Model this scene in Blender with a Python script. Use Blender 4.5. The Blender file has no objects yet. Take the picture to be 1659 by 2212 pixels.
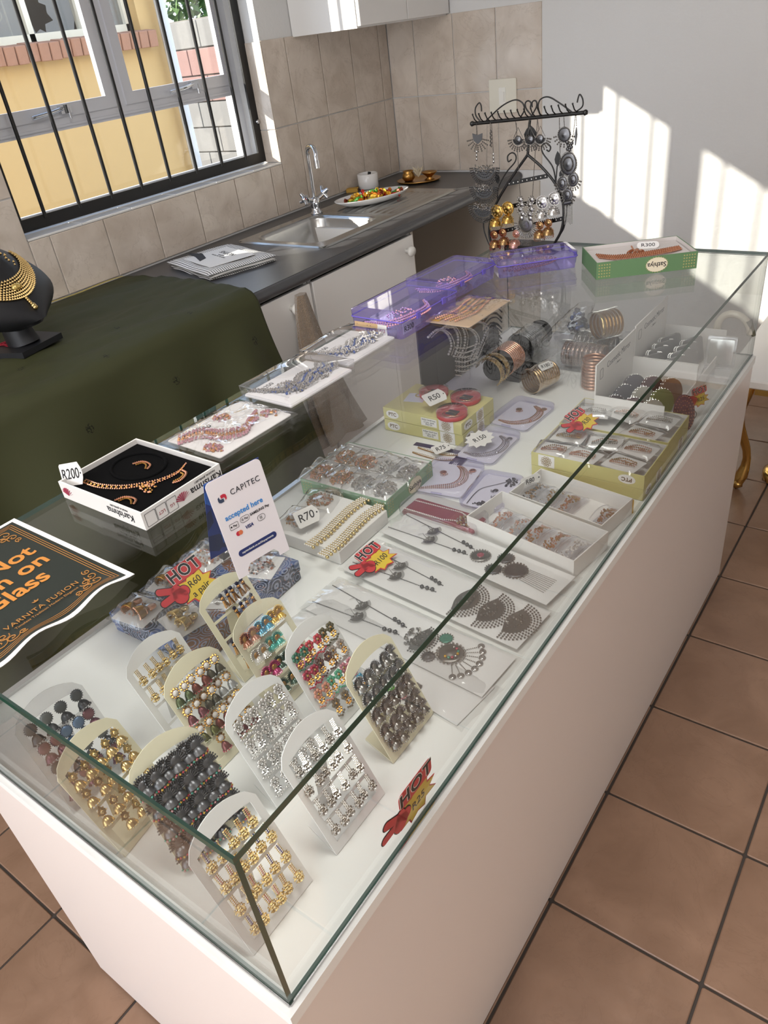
import bpy, bmesh, math, random
from mathutils import Vector, Matrix, noise
PI = math.pi
random.seed(7)
SC = bpy.context.scene
COL = SC.collection

# ------------------------------------------------------------------ camera
CAM = Vector((0.37567, -0.18476, 1.57756))
FPX = 1617.04                                   # focal length in pixels of the 1659 x 2212 frame
ROT = Matrix(((0.80736, 0.57839, -0.11677), (0.24091, -0.50376, -0.82957), (-0.53864, 0.64163, -0.54605)))
cam_data = bpy.data.cameras.new('camera')
cam_data.sensor_width = 36
cam_data.lens = FPX / 2212 * 36
cam_data.clip_start = 0.02
cam = bpy.data.objects.new('camera', cam_data)
COL.objects.link(cam)
SC.camera = cam
cm = Matrix((ROT[0], -ROT[1], -ROT[2])).transposed().to_4x4()
cm.translation = CAM
cam.matrix_world = cm

# ------------------------------------------------------------------ daylight and added overhead fill
SUN_DIR = Vector((1.0, 0.92, -0.585)).normalized()   # the way the sunlight travels
wd = bpy.data.worlds.new('sky')
SC.world = wd
wd.use_nodes = True
nt = wd.node_tree
nt.nodes.clear()
tc = nt.nodes.new('ShaderNodeTexCoord')
sp = nt.nodes.new('ShaderNodeSeparateXYZ')
rp = nt.nodes.new('ShaderNodeValToRGB')
bg = nt.nodes.new('ShaderNodeBackground')
wo = nt.nodes.new('ShaderNodeOutputWorld')
rp.color_ramp.elements[0].position = 0.0
rp.color_ramp.elements[0].color = (0.80, 0.88, 1.0, 1)
rp.color_ramp.elements[1].position = 0.8
rp.color_ramp.elements[1].color = (0.42, 0.62, 1.0, 1)
bg.inputs['Strength'].default_value = 2.3
nt.links.new(tc.outputs['Generated'], sp.inputs[0])
nt.links.new(sp.outputs['Z'], rp.inputs[0])
nt.links.new(rp.outputs[0], bg.inputs[0])
nt.links.new(bg.outputs[0], wo.inputs[0])

sl = bpy.data.lights.new('sun', 'SUN')
sl.energy = 9.0
sl.angle = math.radians(0.7)
sl.color = (1.0, 0.93, 0.82)
so = bpy.data.objects.new('sun', sl)
COL.objects.link(so)
so.rotation_euler = (-SUN_DIR).to_track_quat('Z', 'Y').to_euler()
so.location = (-6, -6, 6)

def area(name, loc, target, sx, sy, power, color):
    d = bpy.data.lights.new(name, 'AREA')
    d.shape = 'RECTANGLE'
    d.size = sx
    d.size_y = sy
    d.energy = power
    d.color = color
    o = bpy.data.objects.new(name, d)
    COL.objects.link(o)
    o.location = loc
    o.rotation_euler = (Vector(loc) - Vector(target)).to_track_quat('Z', 'Y').to_euler()
    return o
area('shop_door_daylight', (-0.7, -3.05, 1.25), (-0.3, 0.3, 0.8), 2.5, 2.1, 46, (1.0, 0.965, 0.93))
area('added_overhead_fill', (-0.15, 0.55, 2.52), (-0.15, 0.55, 0.0), 1.0, 0.5, 15, (1.0, 0.97, 0.94))  # added fill without a fixture, brightens the shelf inside the case
area('added_overhead_fill', (-0.55, -1.0, 2.52), (-0.55, -1.0, 0.0), 1.0, 0.5, 15, (1.0, 0.97, 0.94))  # second added fill, out of view, lifts the floor at the near end

SC.view_settings.view_transform = 'Standard'
SC.view_settings.look = 'None'
SC.view_settings.gamma = 1
SC.view_settings.use_curve_mapping = False
SC.view_settings.exposure = 0.35
SC.cycles.transparent_max_bounces = 24
SC.cycles.max_bounces = 6
SC.cycles.diffuse_bounces = 3
SC.cycles.glossy_bounces = 3
SC.cycles.sample_clamp_indirect = 6

# ------------------------------------------------------------------ a point of the photograph on a plane of the room
def _ray(px, py):
    return ROT.transposed() @ Vector(((px - 829.5) / FPX, (py - 1106) / FPX, 1))
def PZ(px, py, z):
    d = _ray(px, py)
    return CAM + d * ((z - CAM.z) / d.z)
def PX(px, py, x):
    d = _ray(px, py)
    return CAM + d * ((x - CAM.x) / d.x)
def PY(px, py, y):
    d = _ray(px, py)
    return CAM + d * ((y - CAM.y) / d.y)

# ------------------------------------------------------------------ materials
def lin(c):
    if isinstance(c, str):
        c = tuple(int(c[i:i + 2], 16) / 255 for i in (0, 2, 4))
    return tuple(((v + 0.055) / 1.055) ** 2.4 if v > 0.04045 else v / 12.92 for v in c) + (1.0,)
MATS = {}
def newmat(name):
    m = bpy.data.materials.new(name)
    m.use_nodes = True
    m.node_tree.nodes.clear()
    MATS[name] = m
    return m, m.node_tree
def nd(nt, kind, **kw):
    n = nt.nodes.new(kind)
    for k, v in kw.items():
        if k in n.inputs:
            n.inputs[k].default_value = v
        else:
            setattr(n, k, v)
    return n
def out(nt, sh):
    o = nt.nodes.new('ShaderNodeOutputMaterial')
    nt.links.new(sh, o.inputs[0])
def mat(name, color, rough=0.5, metal=0.0, spec=0.5, bump=0.0, bscale=200.0, vary=0.0, vscale=8.0, sheen=0.0, coat=0.0, trans=0.0):
    if name in MATS:
        return MATS[name]
    m, nt = newmat(name)
    b = nd(nt, 'ShaderNodeBsdfPrincipled')
    c = lin(color)
    b.inputs['Base Color'].default_value = c
    b.inputs['Roughness'].default_value = rough
    b.inputs['Metallic'].default_value = metal
    b.inputs['Specular IOR Level'].default_value = spec
    b.inputs['Sheen Weight'].default_value = sheen
    b.inputs['Coat Weight'].default_value = coat
    if bump or vary:
        t = nd(nt, 'ShaderNodeTexCoord')
        if vary:
            n = nd(nt, 'ShaderNodeTexNoise', Scale=vscale, Detail=4.0)
            r = nd(nt, 'ShaderNodeMapRange')
            r.inputs['To Min'].default_value = 1 - vary
            r.inputs['To Max'].default_value = 1 + vary
            h = nd(nt, 'ShaderNodeHueSaturation')
            h.inputs['Color'].default_value = c
            nt.links.new(t.outputs['Object'], n.inputs['Vector'])
            nt.links.new(n.outputs['Fac'], r.inputs['Value'])
            nt.links.new(r.outputs[0], h.inputs['Value'])
            nt.links.new(h.outputs[0], b.inputs['Base Color'])
        if bump:
            n = nd(nt, 'ShaderNodeTexNoise', Scale=bscale, Detail=3.0)
            k = nd(nt, 'ShaderNodeBump', Strength=bump, Distance=0.01)
            nt.links.new(t.outputs['Object'], n.inputs['Vector'])
            nt.links.new(n.outputs['Fac'], k.inputs['Height'])
            nt.links.new(k.outputs[0], b.inputs['Normal'])
    out(nt, b.outputs[0])
    return m
def clear(name, tint, rough=0.0, gain=1.0, haze=0.0, hazecol=(0.9, 0.9, 0.9), ior=1.5, bump=0.0, bscale=60.0):
    """thin clear sheet: what lies behind shows through, the sheet mirrors by Fresnel, a little milky haze"""
    if name in MATS:
        return MATS[name]
    m, nt = newmat(name)
    L = nt.links
    g = nd(nt, 'ShaderNodeNewGeometry')
    r = nd(nt, 'ShaderNodeMapRange')
    r.inputs['To Min'].default_value = ior
    r.inputs['To Max'].default_value = 1 / ior
    L.new(g.outputs['Backfacing'], r.inputs['Value'])
    f = nd(nt, 'ShaderNodeFresnel')
    L.new(r.outputs[0], f.inputs['IOR'])
    mu = nd(nt, 'ShaderNodeMath', operation='MULTIPLY', use_clamp=True)
    mu.inputs[1].default_value = gain
    L.new(f.outputs[0], mu.inputs[0])
    t = nd(nt, 'ShaderNodeBsdfTransparent')
    t.inputs[0].default_value = tint + (1,) if len(tint) == 3 else tint
    gl = nd(nt, 'ShaderNodeBsdfGlossy', Roughness=rough)
    if bump:
        tc = nd(nt, 'ShaderNodeTexCoord')
        n = nd(nt, 'ShaderNodeTexNoise', Scale=bscale, Detail=2.0)
        k = nd(nt, 'ShaderNodeBump', Strength=bump, Distance=0.01)
        L.new(tc.outputs['Object'], n.inputs['Vector'])
        L.new(n.outputs['Fac'], k.inputs['Height'])
        L.new(k.outputs[0], gl.inputs['Normal'])
        L.new(k.outputs[0], f.inputs['Normal'])
    base = t.outputs[0]
    if haze:
        d = nd(nt, 'ShaderNodeBsdfDiffuse')
        d.inputs[0].default_value = tuple(hazecol) + (1,)
        x = nd(nt, 'ShaderNodeMixShader')
        x.inputs[0].default_value = haze
        L.new(base, x.inputs[1])
        L.new(d.outputs[0], x.inputs[2])
        base = x.outputs[0]
    x = nd(nt, 'ShaderNodeMixShader')
    L.new(mu.outputs[0], x.inputs[0])
    L.new(base, x.inputs[1])
    L.new(gl.outputs[0], x.inputs[2])
    out(nt, x.outputs[0])
    return m

# ------------------------------------------------------------------ mesh builder
def _ico():
    t = (1 + 5 ** 0.5) / 2
    v = [(-1, t, 0), (1, t, 0), (-1, -t, 0), (1, -t, 0), (0, -1, t), (0, 1, t), (0, -1, -t), (0, 1, -t), (t, 0, -1), (t, 0, 1), (-t, 0, -1), (-t, 0, 1)]
    s = (1 + t * t) ** 0.5
    f = [(0, 11, 5), (0, 5, 1), (0, 1, 7), (0, 7, 10), (0, 10, 11), (1, 5, 9), (5, 11, 4), (11, 10, 2), (10, 7, 6), (7, 1, 8),
         (3, 9, 4), (3, 4, 2), (3, 2, 6), (3, 6, 8), (3, 8, 9), (4, 9, 5), (2, 4, 11), (6, 2, 10), (8, 6, 7), (9, 8, 1)]
    return [tuple(a / s for a in p) for p in v], f
ICO_V, ICO_F = _ico()
OCT_V = [(1, 0, 0), (-1, 0, 0), (0, 1, 0), (0, -1, 0), (0, 0, 1), (0, 0, -1)]
OCT_F = [(0, 2, 4), (2, 1, 4), (1, 3, 4), (3, 0, 4), (2, 0, 5), (1, 2, 5), (3, 1, 5), (0, 3, 5)]
class MB:
    def __init__(self):
        self.v, self.f, self.m, self.s = [], [], [], []
        self.T = None
    def add(self, vs, fs, mi=0, smooth=False):
        o = len(self.v)
        if self.T is None:
            self.v.extend(vs)
        else:
            self.v.extend(tuple(self.T @ Vector(p)) for p in vs)
        for q in fs:
            self.f.append(tuple(i + o for i in q))
            self.m.append(mi)
            self.s.append(smooth)
        return self
    def box(self, x0, x1, y0, y1, z0, z1, mi=0):
        v = [(x0, y0, z0), (x1, y0, z0), (x1, y1, z0), (x0, y1, z0), (x0, y0, z1), (x1, y0, z1), (x1, y1, z1), (x0, y1, z1)]
        return self.add(v, [(0, 3, 2, 1), (4, 5, 6, 7), (0, 1, 5, 4), (1, 2, 6, 5), (2, 3, 7, 6), (3, 0, 4, 7)], mi)
    def rbox(self, x0, x1, y0, y1, z0, z1, r=0.004, mi=0, n=3):
        """box with rounded vertical corners and a small chamfer"""
        o = rrect(x0, x1, y0, y1, r, n)
        c = min(r * 0.5, (z1 - z0) * 0.3)
        oi = rrect(x0 + c, x1 - c, y0 + c, y1 - c, max(r - c, 1e-4), n)
        k = len(o)
        v = [(p[0], p[1], z0) for p in oi] + [(p[0], p[1], z0 + c) for p in o] + [(p[0], p[1], z1 - c) for p in o] + [(p[0], p[1], z1) for p in oi]
        f = [tuple(reversed(range(k))), tuple(range(3 * k, 4 * k))]
        for a in range(3):
            for i in range(k):
                j = (i + 1) % k
                f.append((a * k + i, a * k + j, a * k + k + j, a * k + k + i))
        return self.add(v, f, mi)
    def prism(self, pts, z0, z1, mi=0, smooth=False):
        k = len(pts)
        v = [(p[0], p[1], z0) for p in pts] + [(p[0], p[1], z1) for p in pts]
        self.add(v, [tuple(reversed(range(k))), tuple(range(k, 2 * k))], mi)
        return self.add(v, [(i, (i + 1) % k, k + (i + 1) % k, k + i) for i in range(k)], mi, smooth)
    def ring(self, outer, inner, z0, z1, mi=0):
        """flat frame between two outlines of the same number of points"""
        k = len(outer)
        v = [(p[0], p[1], z) for z in (z0, z1) for o in (outer, inner) for p in o]
        f = []
        for i in range(k):
            j = (i + 1) % k
            f += [(2 * k + i, 2 * k + j, 3 * k + j, 3 * k + i), (j, i, k + i, k + j), (i, j, 2 * k + j, 2 * k + i), (k + j, k + i, 3 * k + i, 3 * k + j)]
        return self.add(v, f, mi)
    def ball(self, c, r, mi=0, low=False, sc=(1, 1, 1)):
        V, F = (OCT_V, OCT_F) if low else (ICO_V, ICO_F)
        return self.add([(c[0] + p[0] * r * sc[0], c[1] + p[1] * r * sc[1], c[2] + p[2] * r * sc[2]) for p in V], F, mi, not low)
    def tube(self, pts, r, n=6, mi=0, closed=False, caps=True, flat=None):
        pts = [Vector(p) for p in pts]
        k = len(pts)
        rs = r if isinstance(r, (list, tuple)) else [r] * k
        up = Vector((0, 0, 1))
        v = []
        prev = None
        for i, p in enumerate(pts):
            if closed:
                t = pts[(i + 1) % k] - pts[i - 1]
            else:
                t = pts[min(i + 1, k - 1)] - pts[max(i - 1, 0)]
            t = t.normalized() if t.length > 1e-9 else Vector((0, 0, 1))
            if prev is None:
                a = up if abs(t.z) < 0.9 else Vector((1, 0, 0))
                s = t.cross(a).normalized()
            else:
                s = prev - t * prev.dot(t)
                s = s.normalized() if s.length > 1e-6 else t.cross(up).normalized()
            prev = s
            b = t.cross(s)
            for j in range(n):
                a = 2 * PI * j / n
                v.append(tuple(p + s * (math.cos(a) * rs[i]) + b * (math.sin(a) * rs[i] * (flat or 1))))
        f = []
        for i in range(k if closed else k - 1):
            i2 = (i + 1) % k
            for j in range(n):
                j2 = (j + 1) % n
                f.append((i * n + j, i * n + j2, i2 * n + j2, i2 * n + j))
        self.add(v, f, mi, True)
        if caps and not closed:
            o = [tuple(reversed(range(n))), tuple(range((k - 1) * n, k * n))]
            self.add(v, o, mi)
        return self
    def lathe(self, prof, n=16, mi=0, c=(0, 0, 0), axis='z', sx=1.0, sy=1.0, smooth=True):
        v = []
        for r, z in prof:
            for j in range(n):
                a = 2 * PI * j / n
                x, y = r * math.cos(a) * sx, r * math.sin(a) * sy
                if axis == 'z':
                    p = (x, y, z)
                elif axis == 'y':
                    p = (x, z, -y)
                else:
                    p = (z, x, y)
                v.append((c[0] + p[0], c[1] + p[1], c[2] + p[2]))
        f = []
        for i in range(len(prof) - 1):
            for j in range(n):
                j2 = (j + 1) % n
                f.append((i * n + j, i * n + j2, (i + 1) * n + j2, (i + 1) * n + j))
        return self.add(v, f, mi, smooth)
    def grid(self, nu, nv, fn, mi=0, smooth=True, flip=False):
        v = [tuple(fn(i / nu, j / nv)) for j in range(nv + 1) for i in range(nu + 1)]
        w = nu + 1
        f = [(j * w + i, j * w + i + 1, (j + 1) * w + i + 1, (j + 1) * w + i) for j in range(nv) for i in range(nu)]
        if flip:
            f = [tuple(reversed(q)) for q in f]
        return self.add(v, f, mi, smooth)
    def mesh(self, name, mats):
        me = bpy.data.meshes.new(name)
        me.from_pydata(self.v, [], self.f)
        for x in (mats if isinstance(mats, (list, tuple)) else [mats]):
            me.materials.append(x)
        me.polygons.foreach_set('material_index', self.m)
        me.polygons.foreach_set('use_smooth', self.s)
        me.update()
        return me
    def build(self, name, mats, parent=None):
        return place(name, self.mesh(name, mats), parent)
def rrect(x0, x1, y0, y1, r, n=4):
    p = []
    for cx, cy, a0 in ((x1 - r, y1 - r, 0), (x0 + r, y1 - r, 90), (x0 + r, y0 + r, 180), (x1 - r, y0 + r, 270)):
        for i in range(n + 1):
            a = math.radians(a0 + 90 * i / n)
            p.append((cx + r * math.cos(a), cy + r * math.sin(a)))
    return p
def circ(cx, cy, r, n=24, sy=1.0):
    return [(cx + r * math.cos(2 * PI * i / n), cy + r * sy * math.sin(2 * PI * i / n)) for i in range(n)]
def place(name, me, parent=None, M=None):
    o = bpy.data.objects.new(name, me)
    COL.objects.link(o)
    if parent is not None:
        o.parent = parent
    if M is not None:
        o.matrix_basis = M
    return o
def tag(o, label, cat, group=None):
    o['label'] = label
    o['category'] = cat
    if group:
        o['group'] = group
    return o
def thing(name, label, cat, loc=(0, 0, 0), rot=0.0, group=None, M=None):
    o = bpy.data.objects.new(name, None)
    o.empty_display_size = 0.02
    COL.objects.link(o)
    o.matrix_basis = M if M is not None else Matrix.Translation(Vector(loc)) @ Matrix.Rotation(rot, 4, 'Z')
    return tag(o, label, cat, group)
def struct(o):
    o['kind'] = 'structure'
    return o
def copy_thing(root, M, label=None, group=None):
    r = root.copy()
    COL.objects.link(r)
    r.matrix_basis = M
    if label:
        r['label'] = label
    if group:
        r['group'] = group
    for ch in root.children:
        c = ch.copy()
        COL.objects.link(c)
        c.parent = r
        for g in ch.children:
            d = g.copy()
            COL.objects.link(d)
            d.parent = c
    return r
_txt = {}
def text_mesh(s, size, bold=0.0, shear=0.0, spacing=1.0, line=1.0):
    k = (s, size, bold, shear, spacing, line)
    if k not in _txt:
        cu = bpy.data.curves.new('lettering', 'FONT')
        cu.body = s
        cu.size = size
        cu.align_x = 'CENTER'
        cu.align_y = 'CENTER'
        cu.offset = bold * size
        cu.shear = shear
        cu.space_character = spacing
        cu.space_line = line
        cu.extrude = 0.00012
        cu.resolution_u = 3
        o = bpy.data.objects.new('lettering', cu)
        COL.objects.link(o)
        dg = bpy.context.evaluated_depsgraph_get()
        _txt[k] = bpy.data.meshes.new_from_object(o.evaluated_get(dg))
        bpy.data.objects.remove(o)
        bpy.data.curves.remove(cu)
    return _txt[k].copy()
def text(s, size, m, parent, M, bold=0.0, shear=0.0, spacing=1.0, line=1.0, name='lettering'):
    me = text_mesh(s, size, bold, shear, spacing, line)
    me.materials.clear()
    me.materials.append(m)
    return place(name, me, parent, M)
def TR(x, y, z=0.0, rz=0.0):
    return Matrix.Translation((x, y, z)) @ Matrix.Rotation(rz, 4, 'Z')
def frame(o, ex, ey):
    """matrix with the given x and y directions at point o"""
    ex = Vector(ex).normalized()
    ey = Vector(ey)
    ez = ex.cross(ey).normalized()
    ey = ez.cross(ex)
    M = Matrix((ex, ey, ez)).transposed().to_4x4()
    M.translation = Vector(o)
    return M
def rnd(a, b):
    return random.uniform(a, b)

ZS, ZT, ZC = 0.7346, 1.0, 0.90           # shelf, glass top, worktop
WX, LY = 0.71, 1.838                     # the showcase: depth and length

# plain materials
M_white = mat('white_melamine', 'e9e6e2', 0.32, spec=0.5)
M_case = mat('showcase_melamine', 'e5dbd4', 0.32)
M_shelfwhite = mat('shelf_white', 'eeeeea', 0.35)
M_paper = mat('white_paper', 'f0eeec', 0.6)
M_card = mat('white_card', 'eae7e3', 0.5)
M_black = mat('black_metal', '141312', 0.42)
M_ink = mat('black_ink', '15151a', 0.6)
M_gold = mat('gold', 'd3b67c', 0.24, 1.0)
M_gold2 = mat('bright_gold', 'e0ca94', 0.2, 1.0)
M_antgold = mat('antique_gold', 'b98d4e', 0.3, 1.0)
M_rose = mat('rose_gold', 'd9a184', 0.28, 1.0)
M_silver = mat('silver', 'bdbbb8', 0.22, 1.0)
M_oxid = mat('oxidised_silver', '8f8c88', 0.32, 1.0)
M_dark = mat('dark_oxidised_metal', '666668', 0.35, 1.0)
M_crystal = mat('crystal_stone', 'd9d6d2', 0.12, 0.75, spec=1.0)
M_pearl = mat('white_pearl', 'f3ede6', 0.2, coat=0.5)
M_chrome = mat('chrome', 'd8dade', 0.07, 1.0)
def stone(c):
    return mat('stone_' + c, c, 0.12, 0.25, spec=0.9)
M_glass = clear('clear_glass', (0.972, 0.982, 0.976), ior=1.5)
M_edge = mat('green_glass_edge', '0f4438', 0.12, 0.0, spec=0.8)
M_film = clear('clear_film', (0.985, 0.985, 0.985), rough=0.05, gain=2.6, haze=0.04)
M_clearbox = clear('clear_plastic', (0.965, 0.965, 0.98), rough=0.02, gain=2.2, haze=0.045)
M_lilac = clear('lilac_clear_plastic', (0.90, 0.89, 0.975), rough=0.03, gain=1.2, haze=0.05, hazecol=(0.72, 0.70, 0.92))
M_purple = clear('purple_clear_plastic', (0.76, 0.72, 0.965), rough=0.03, gain=1.3, haze=0.15, hazecol=(0.46, 0.40, 0.80))

# ================================================================== the room
XL, YF, XR, YB, ZCEIL = -2.115, 3.30, 2.25, -3.1, 2.55
def tile_material(name, light, dark, vein, rough):
    m, nt = newmat(name)
    L = nt.links
    t = nd(nt, 'ShaderNodeTexCoord')
    oi = nd(nt, 'ShaderNodeObjectInfo')
    ad = nd(nt, 'ShaderNodeVectorMath', operation='ADD')
    sc = nd(nt, 'ShaderNodeVectorMath', operation='SCALE')
    sc.inputs['Scale'].default_value = 40
    cb = nd(nt, 'ShaderNodeCombineXYZ')
    L.new(oi.outputs['Random'], cb.inputs[0])
    L.new(oi.outputs['Random'], cb.inputs[1])
    L.new(cb.outputs[0], sc.inputs[0])
    L.new(t.outputs['Object'], ad.inputs[0])
    L.new(sc.outputs[0], ad.inputs[1])
    n1 = nd(nt, 'ShaderNodeTexNoise', Scale=7.0, Detail=5.0, Roughness=0.55, Distortion=0.6)
    n2 = nd(nt, 'ShaderNodeTexNoise', Scale=5.0, Detail=6.0, Roughness=0.6, Distortion=1.6)
    L.new(ad.outputs[0], n1.inputs['Vector'])
    L.new(ad.outputs[0], n2.inputs['Vector'])
    r1 = nd(nt, 'ShaderNodeValToRGB')
    r1.color_ramp.elements[0].position = 0.32
    r1.color_ramp.elements[0].color = lin(dark)
    r1.color_ramp.elements[1].position = 0.68
    r1.color_ramp.elements[1].color = lin(light)
    L.new(n1.outputs['Fac'], r1.inputs[0])
    r2 = nd(nt, 'ShaderNodeValToRGB')
    e = r2.color_ramp.elements
    e[0].position, e[0].color = 0.487, (0, 0, 0, 1)
    e[1].position, e[1].color = 0.513, (0, 0, 0, 1)
    k = e.new(0.5)
    k.color = (0.24, 0.24, 0.24, 1)
    L.new(n2.outputs['Fac'], r2.inputs[0])
    mx = nd(nt, 'ShaderNodeMix', data_type='RGBA')
    L.new(r2.outputs[0], mx.inputs[0])
    L.new(r1.outputs[0], mx.inputs[6])
    mx.inputs[7].default_value = lin(vein)
    b = nd(nt, 'ShaderNodeBsdfPrincipled', Roughness=rough)
    L.new(mx.outputs[2], b.inputs['Base Color'])
    bn = nd(nt, 'ShaderNodeTexNoise', Scale=26.0, Detail=2.0)
    L.new(ad.outputs[0], bn.inputs['Vector'])
    bp = nd(nt, 'ShaderNodeBump', Strength=0.10, Distance=0.01)
    L.new(bn.outputs['Fac'], bp.inputs['Height'])
    L.new(bp.outputs[0], b.inputs['Normal'])
    out(nt, b.outputs[0])
    return m
M_walltile = tile_material('cream_marble_tile', 'dcd0c3', 'c5b7a8', '9c8b7a', 0.14)
M_floortile = tile_material('terracotta_tile', 'a18069', '8c6d57', '7f624d', 0.36)
M_plaster = mat('white_plaster', 'dcdbd9', 0.55, bump=0.16, bscale=55)
M_grout = mat('tile_grout', 'b9aea0', 0.8)
M_dgrout = mat('dark_floor_grout', '4a423c', 0.85)
M_beige = mat('beige_paint', 'd3cabd', 0.7)

# floor: slab with single tiles
fl = MB().box(XL - 0.3, XR, YB, YF + 0.1, -0.10, -0.004).build('floor', M_dgrout)
struct(fl)
PT = 0.305
tm = None
tb = MB().rbox(-0.1497, 0.1497, -0.1497, 0.1497, -0.009, 0.0, 0.004)
tme = tb.mesh('floor_tile', M_floortile)
for i in range(-7, 7):
    for j in range(-10, 11):
        cx, cy = 0.0083 + (i + 0.5) * PT, 0.0085 + (j + 0.5) * PT - 0.0005
        if cx < XL or cx > XR - 0.1 or cy < YB or cy > YF:
            continue
        o = place('floor_tile', tme, fl, TR(cx, cy, 0, random.choice((0, PI / 2, PI, -PI / 2))))
# ceiling and plain walls
struct(MB().box(XL - 0.3, XR + 0.1, YB - 0.1, YF + 0.2, ZCEIL, ZCEIL + 0.1).build('ceiling', M_plaster))
struct(MB().box(XR, XR + 0.1, YB, YF + 0.1, 0, ZCEIL).build('wall_right', M_plaster))
wb = MB()
wb.box(XL, -1.95, YB - 0.1, YB, 0, ZCEIL)
wb.box(0.55, XR, YB - 0.1, YB, 0, ZCEIL)
wb.box(-1.95, 0.55, YB - 0.1, YB, 2.3, ZCEIL)
struct(wb.build('wall_back', M_plaster))
wf = struct(MB().box(XL - 0.3, XR, YF, YF + 0.12, 0, ZCEIL).build('wall_far', M_plaster))
# window wall with two openings
WY0, WY1, WZ0, WZ1 = 1.165, 2.420, 1.107, 2.065
VY0, VY1 = -2.95, -1.935
WO = XL - 0.26                                  # outer face
wl = MB()
wl.box(WO, XL, YB, VY0, 0, ZCEIL)
wl.box(WO, XL, VY0, VY1, 0, 1.10)
wl.box(WO, XL, VY0, VY1, 1.98, ZCEIL)
wl.box(WO, XL, VY1, WY0, 0, ZCEIL)
wl.box(WO, XL, WY1, YF, 0, ZCEIL)
wl.box(WO, XL, WY0, WY1, 0, WZ0)
wl.box(WO, XL, WY0, WY1, WZ1, ZCEIL)
wl = struct(wl.build('wall_left', M_plaster))
# wall tiles, one object each, cut to the window and to the worktop
M_silltile = mat('sunlit_white_sill_tile', 'e9e6e1', 0.15)  # white glaze; its extra lightness stands in for sun on the sill
TW, TH, G = 0.2195, 0.3225, 0.0022
_tc = {}
def wall_tile(wall, a0, a1, z0, z1, axis, pos, d=0.006):
    a0, a1, z0, z1 = a0 + G, a1 - G, z0 + G, z1 - G
    if a1 - a0 < 0.012 or z1 - z0 < 0.012:
        return
    k = (round(a1 - a0, 3), round(z1 - z0, 3), axis)
    if k not in _tc:
        w, h, c = (a1 - a0) / 2, (z1 - z0) / 2, 0.0018
        b = MB()
        o = [(-w, -h), (w, -h), (w, h), (-w, h)]
        q = [(-w + c, -h + c), (w - c, -h + c), (w - c, h - c), (-w + c, h - c)]
        v = [(0, p[0], p[1]) for p in o] + [(d - c * 0.6, p[0], p[1]) for p in o] + [(d, p[0], p[1]) for p in q]
        f = [(8, 9, 10, 11)] + [(i, (i + 1) % 4, 4 + (i + 1) % 4, 4 + i) for i in range(4)] + [(4 + i, 4 + (i + 1) % 4, 8 + (i + 1) % 4, 8 + i) for i in range(4)]
        if axis == 'y':
            v = [(p[1], -p[0], p[2]) for p in v]
        elif axis == 'sill':
            v = [(p[1], p[2], p[0]) for p in v]
        b.add(v, f)
        _tc[k] = b.mesh('wall_tile', M_silltile if axis == 'sill' else M_walltile)
    ca, cz = (a0 + a1) / 2, (z0 + z1) / 2
    if axis == 'x':
        loc = (pos, ca, cz)
    elif axis == 'y':
        loc = (ca, pos, cz)
    else:
        loc = (ca, cz, pos)
    place('wall_tile', _tc[k], wall, Matrix.Translation(loc))
rows = [(0.905, 1.107), (1.107, 1.2435), (1.2435, 1.566)]
TZ = 1.566
y = 1.2450 - 6 * TW
while y < YF - 0.01:
    y0, y1 = y, min(y + TW, YF - 0.006)
    for z0, z1 in ((0.905, 1.2435), (1.2435, 1.566)):
        if y1 <= WY0 or y0 >= WY1:
            wall_tile(wl, y0, y1, z0, z1, 'x', XL)
        else:
            if y0 < WY0 - 0.01:
                wall_tile(wl, y0, WY0, z0, z1, 'x', XL)
            if y1 > WY1 + 0.01:
                wall_tile(wl, WY1, y1, z0, z1, 'x', XL)
            if z0 < 1.0:
                wall_tile(wl, max(y0, WY0), min(y1, WY1), z0, WZ0, 'x', XL)
    y += TW
for z0, z1 in ((0.905, 1.2435), (1.2435, 1.566)):
    for a, b in ((XL + 0.006, -1.958), (-1.958, -1.742), (-1.742, -1.521), (-1.521, -1.298)):
        wall_tile(wf, a, b, z0, z1, 'y', YF)
# sill tiles and the white reveal
y = WY0
while y < WY1 - 0.02:
    wall_tile(wl, XL - 0.085, XL + 0.006, y, min(y + 0.215, WY1), 'sill', WZ0)
    y += 0.215
for z0, z1 in ((1.115, 1.2435), (1.2435, 1.566)):
    b = MB().box(XL - 0.085, XL + 0.006, WY1 - 0.006, WY1, z0, z1 - 0.004)
    place('reveal_tile', b.mesh('reveal_tile', M_walltile), wl)
M_alu = mat('grey_aluminium', 'dedfe4', 0.42, 0.15, bump=0.02, bscale=300)
M_pane = clear('window_pane', (0.97, 0.98, 0.975), ior=1.5)
# trim between floor and far wall
struct(MB().box(-1.3, XR, YF - 0.015, YF, 0, 0.075).build('baseboard_far', M_plaster))

# the kitchen window: outer frame, mullion, transom, two sashes, panes, stays
FX0, FX1 = -2.298, -2.280
w1 = MB()
w1.box(FX0, FX1, WY0, WY1, WZ0, WZ0 + 0.045)
w1.box(FX0, FX1, WY0, WY1, WZ1 - 0.045, WZ1)
w1.box(FX0, FX1, WY0, WY0 + 0.04, WZ0 + 0.045, WZ1 - 0.045)
w1.box(FX0, FX1, WY1 - 0.04, WY1, WZ0 + 0.045, WZ1 - 0.045)
w1 = struct(w1.build('window_1', M_alu))
MU = 1.80                                       # mullion
t = MB().box(FX0, FX1, WY0 + 0.04, WY1 - 0.04, 1.385, 1.425)
t.box(FX0, FX1 + 0.008, WY0 + 0.04, WY1 - 0.04, 1.395, 1.402)
t.build('transom', M_alu, w1)
MB().box(FX0, FX1, MU - 0.022, MU + 0.022, 1.425, WZ1 - 0.045).build('mullion', M_alu, w1)
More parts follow.
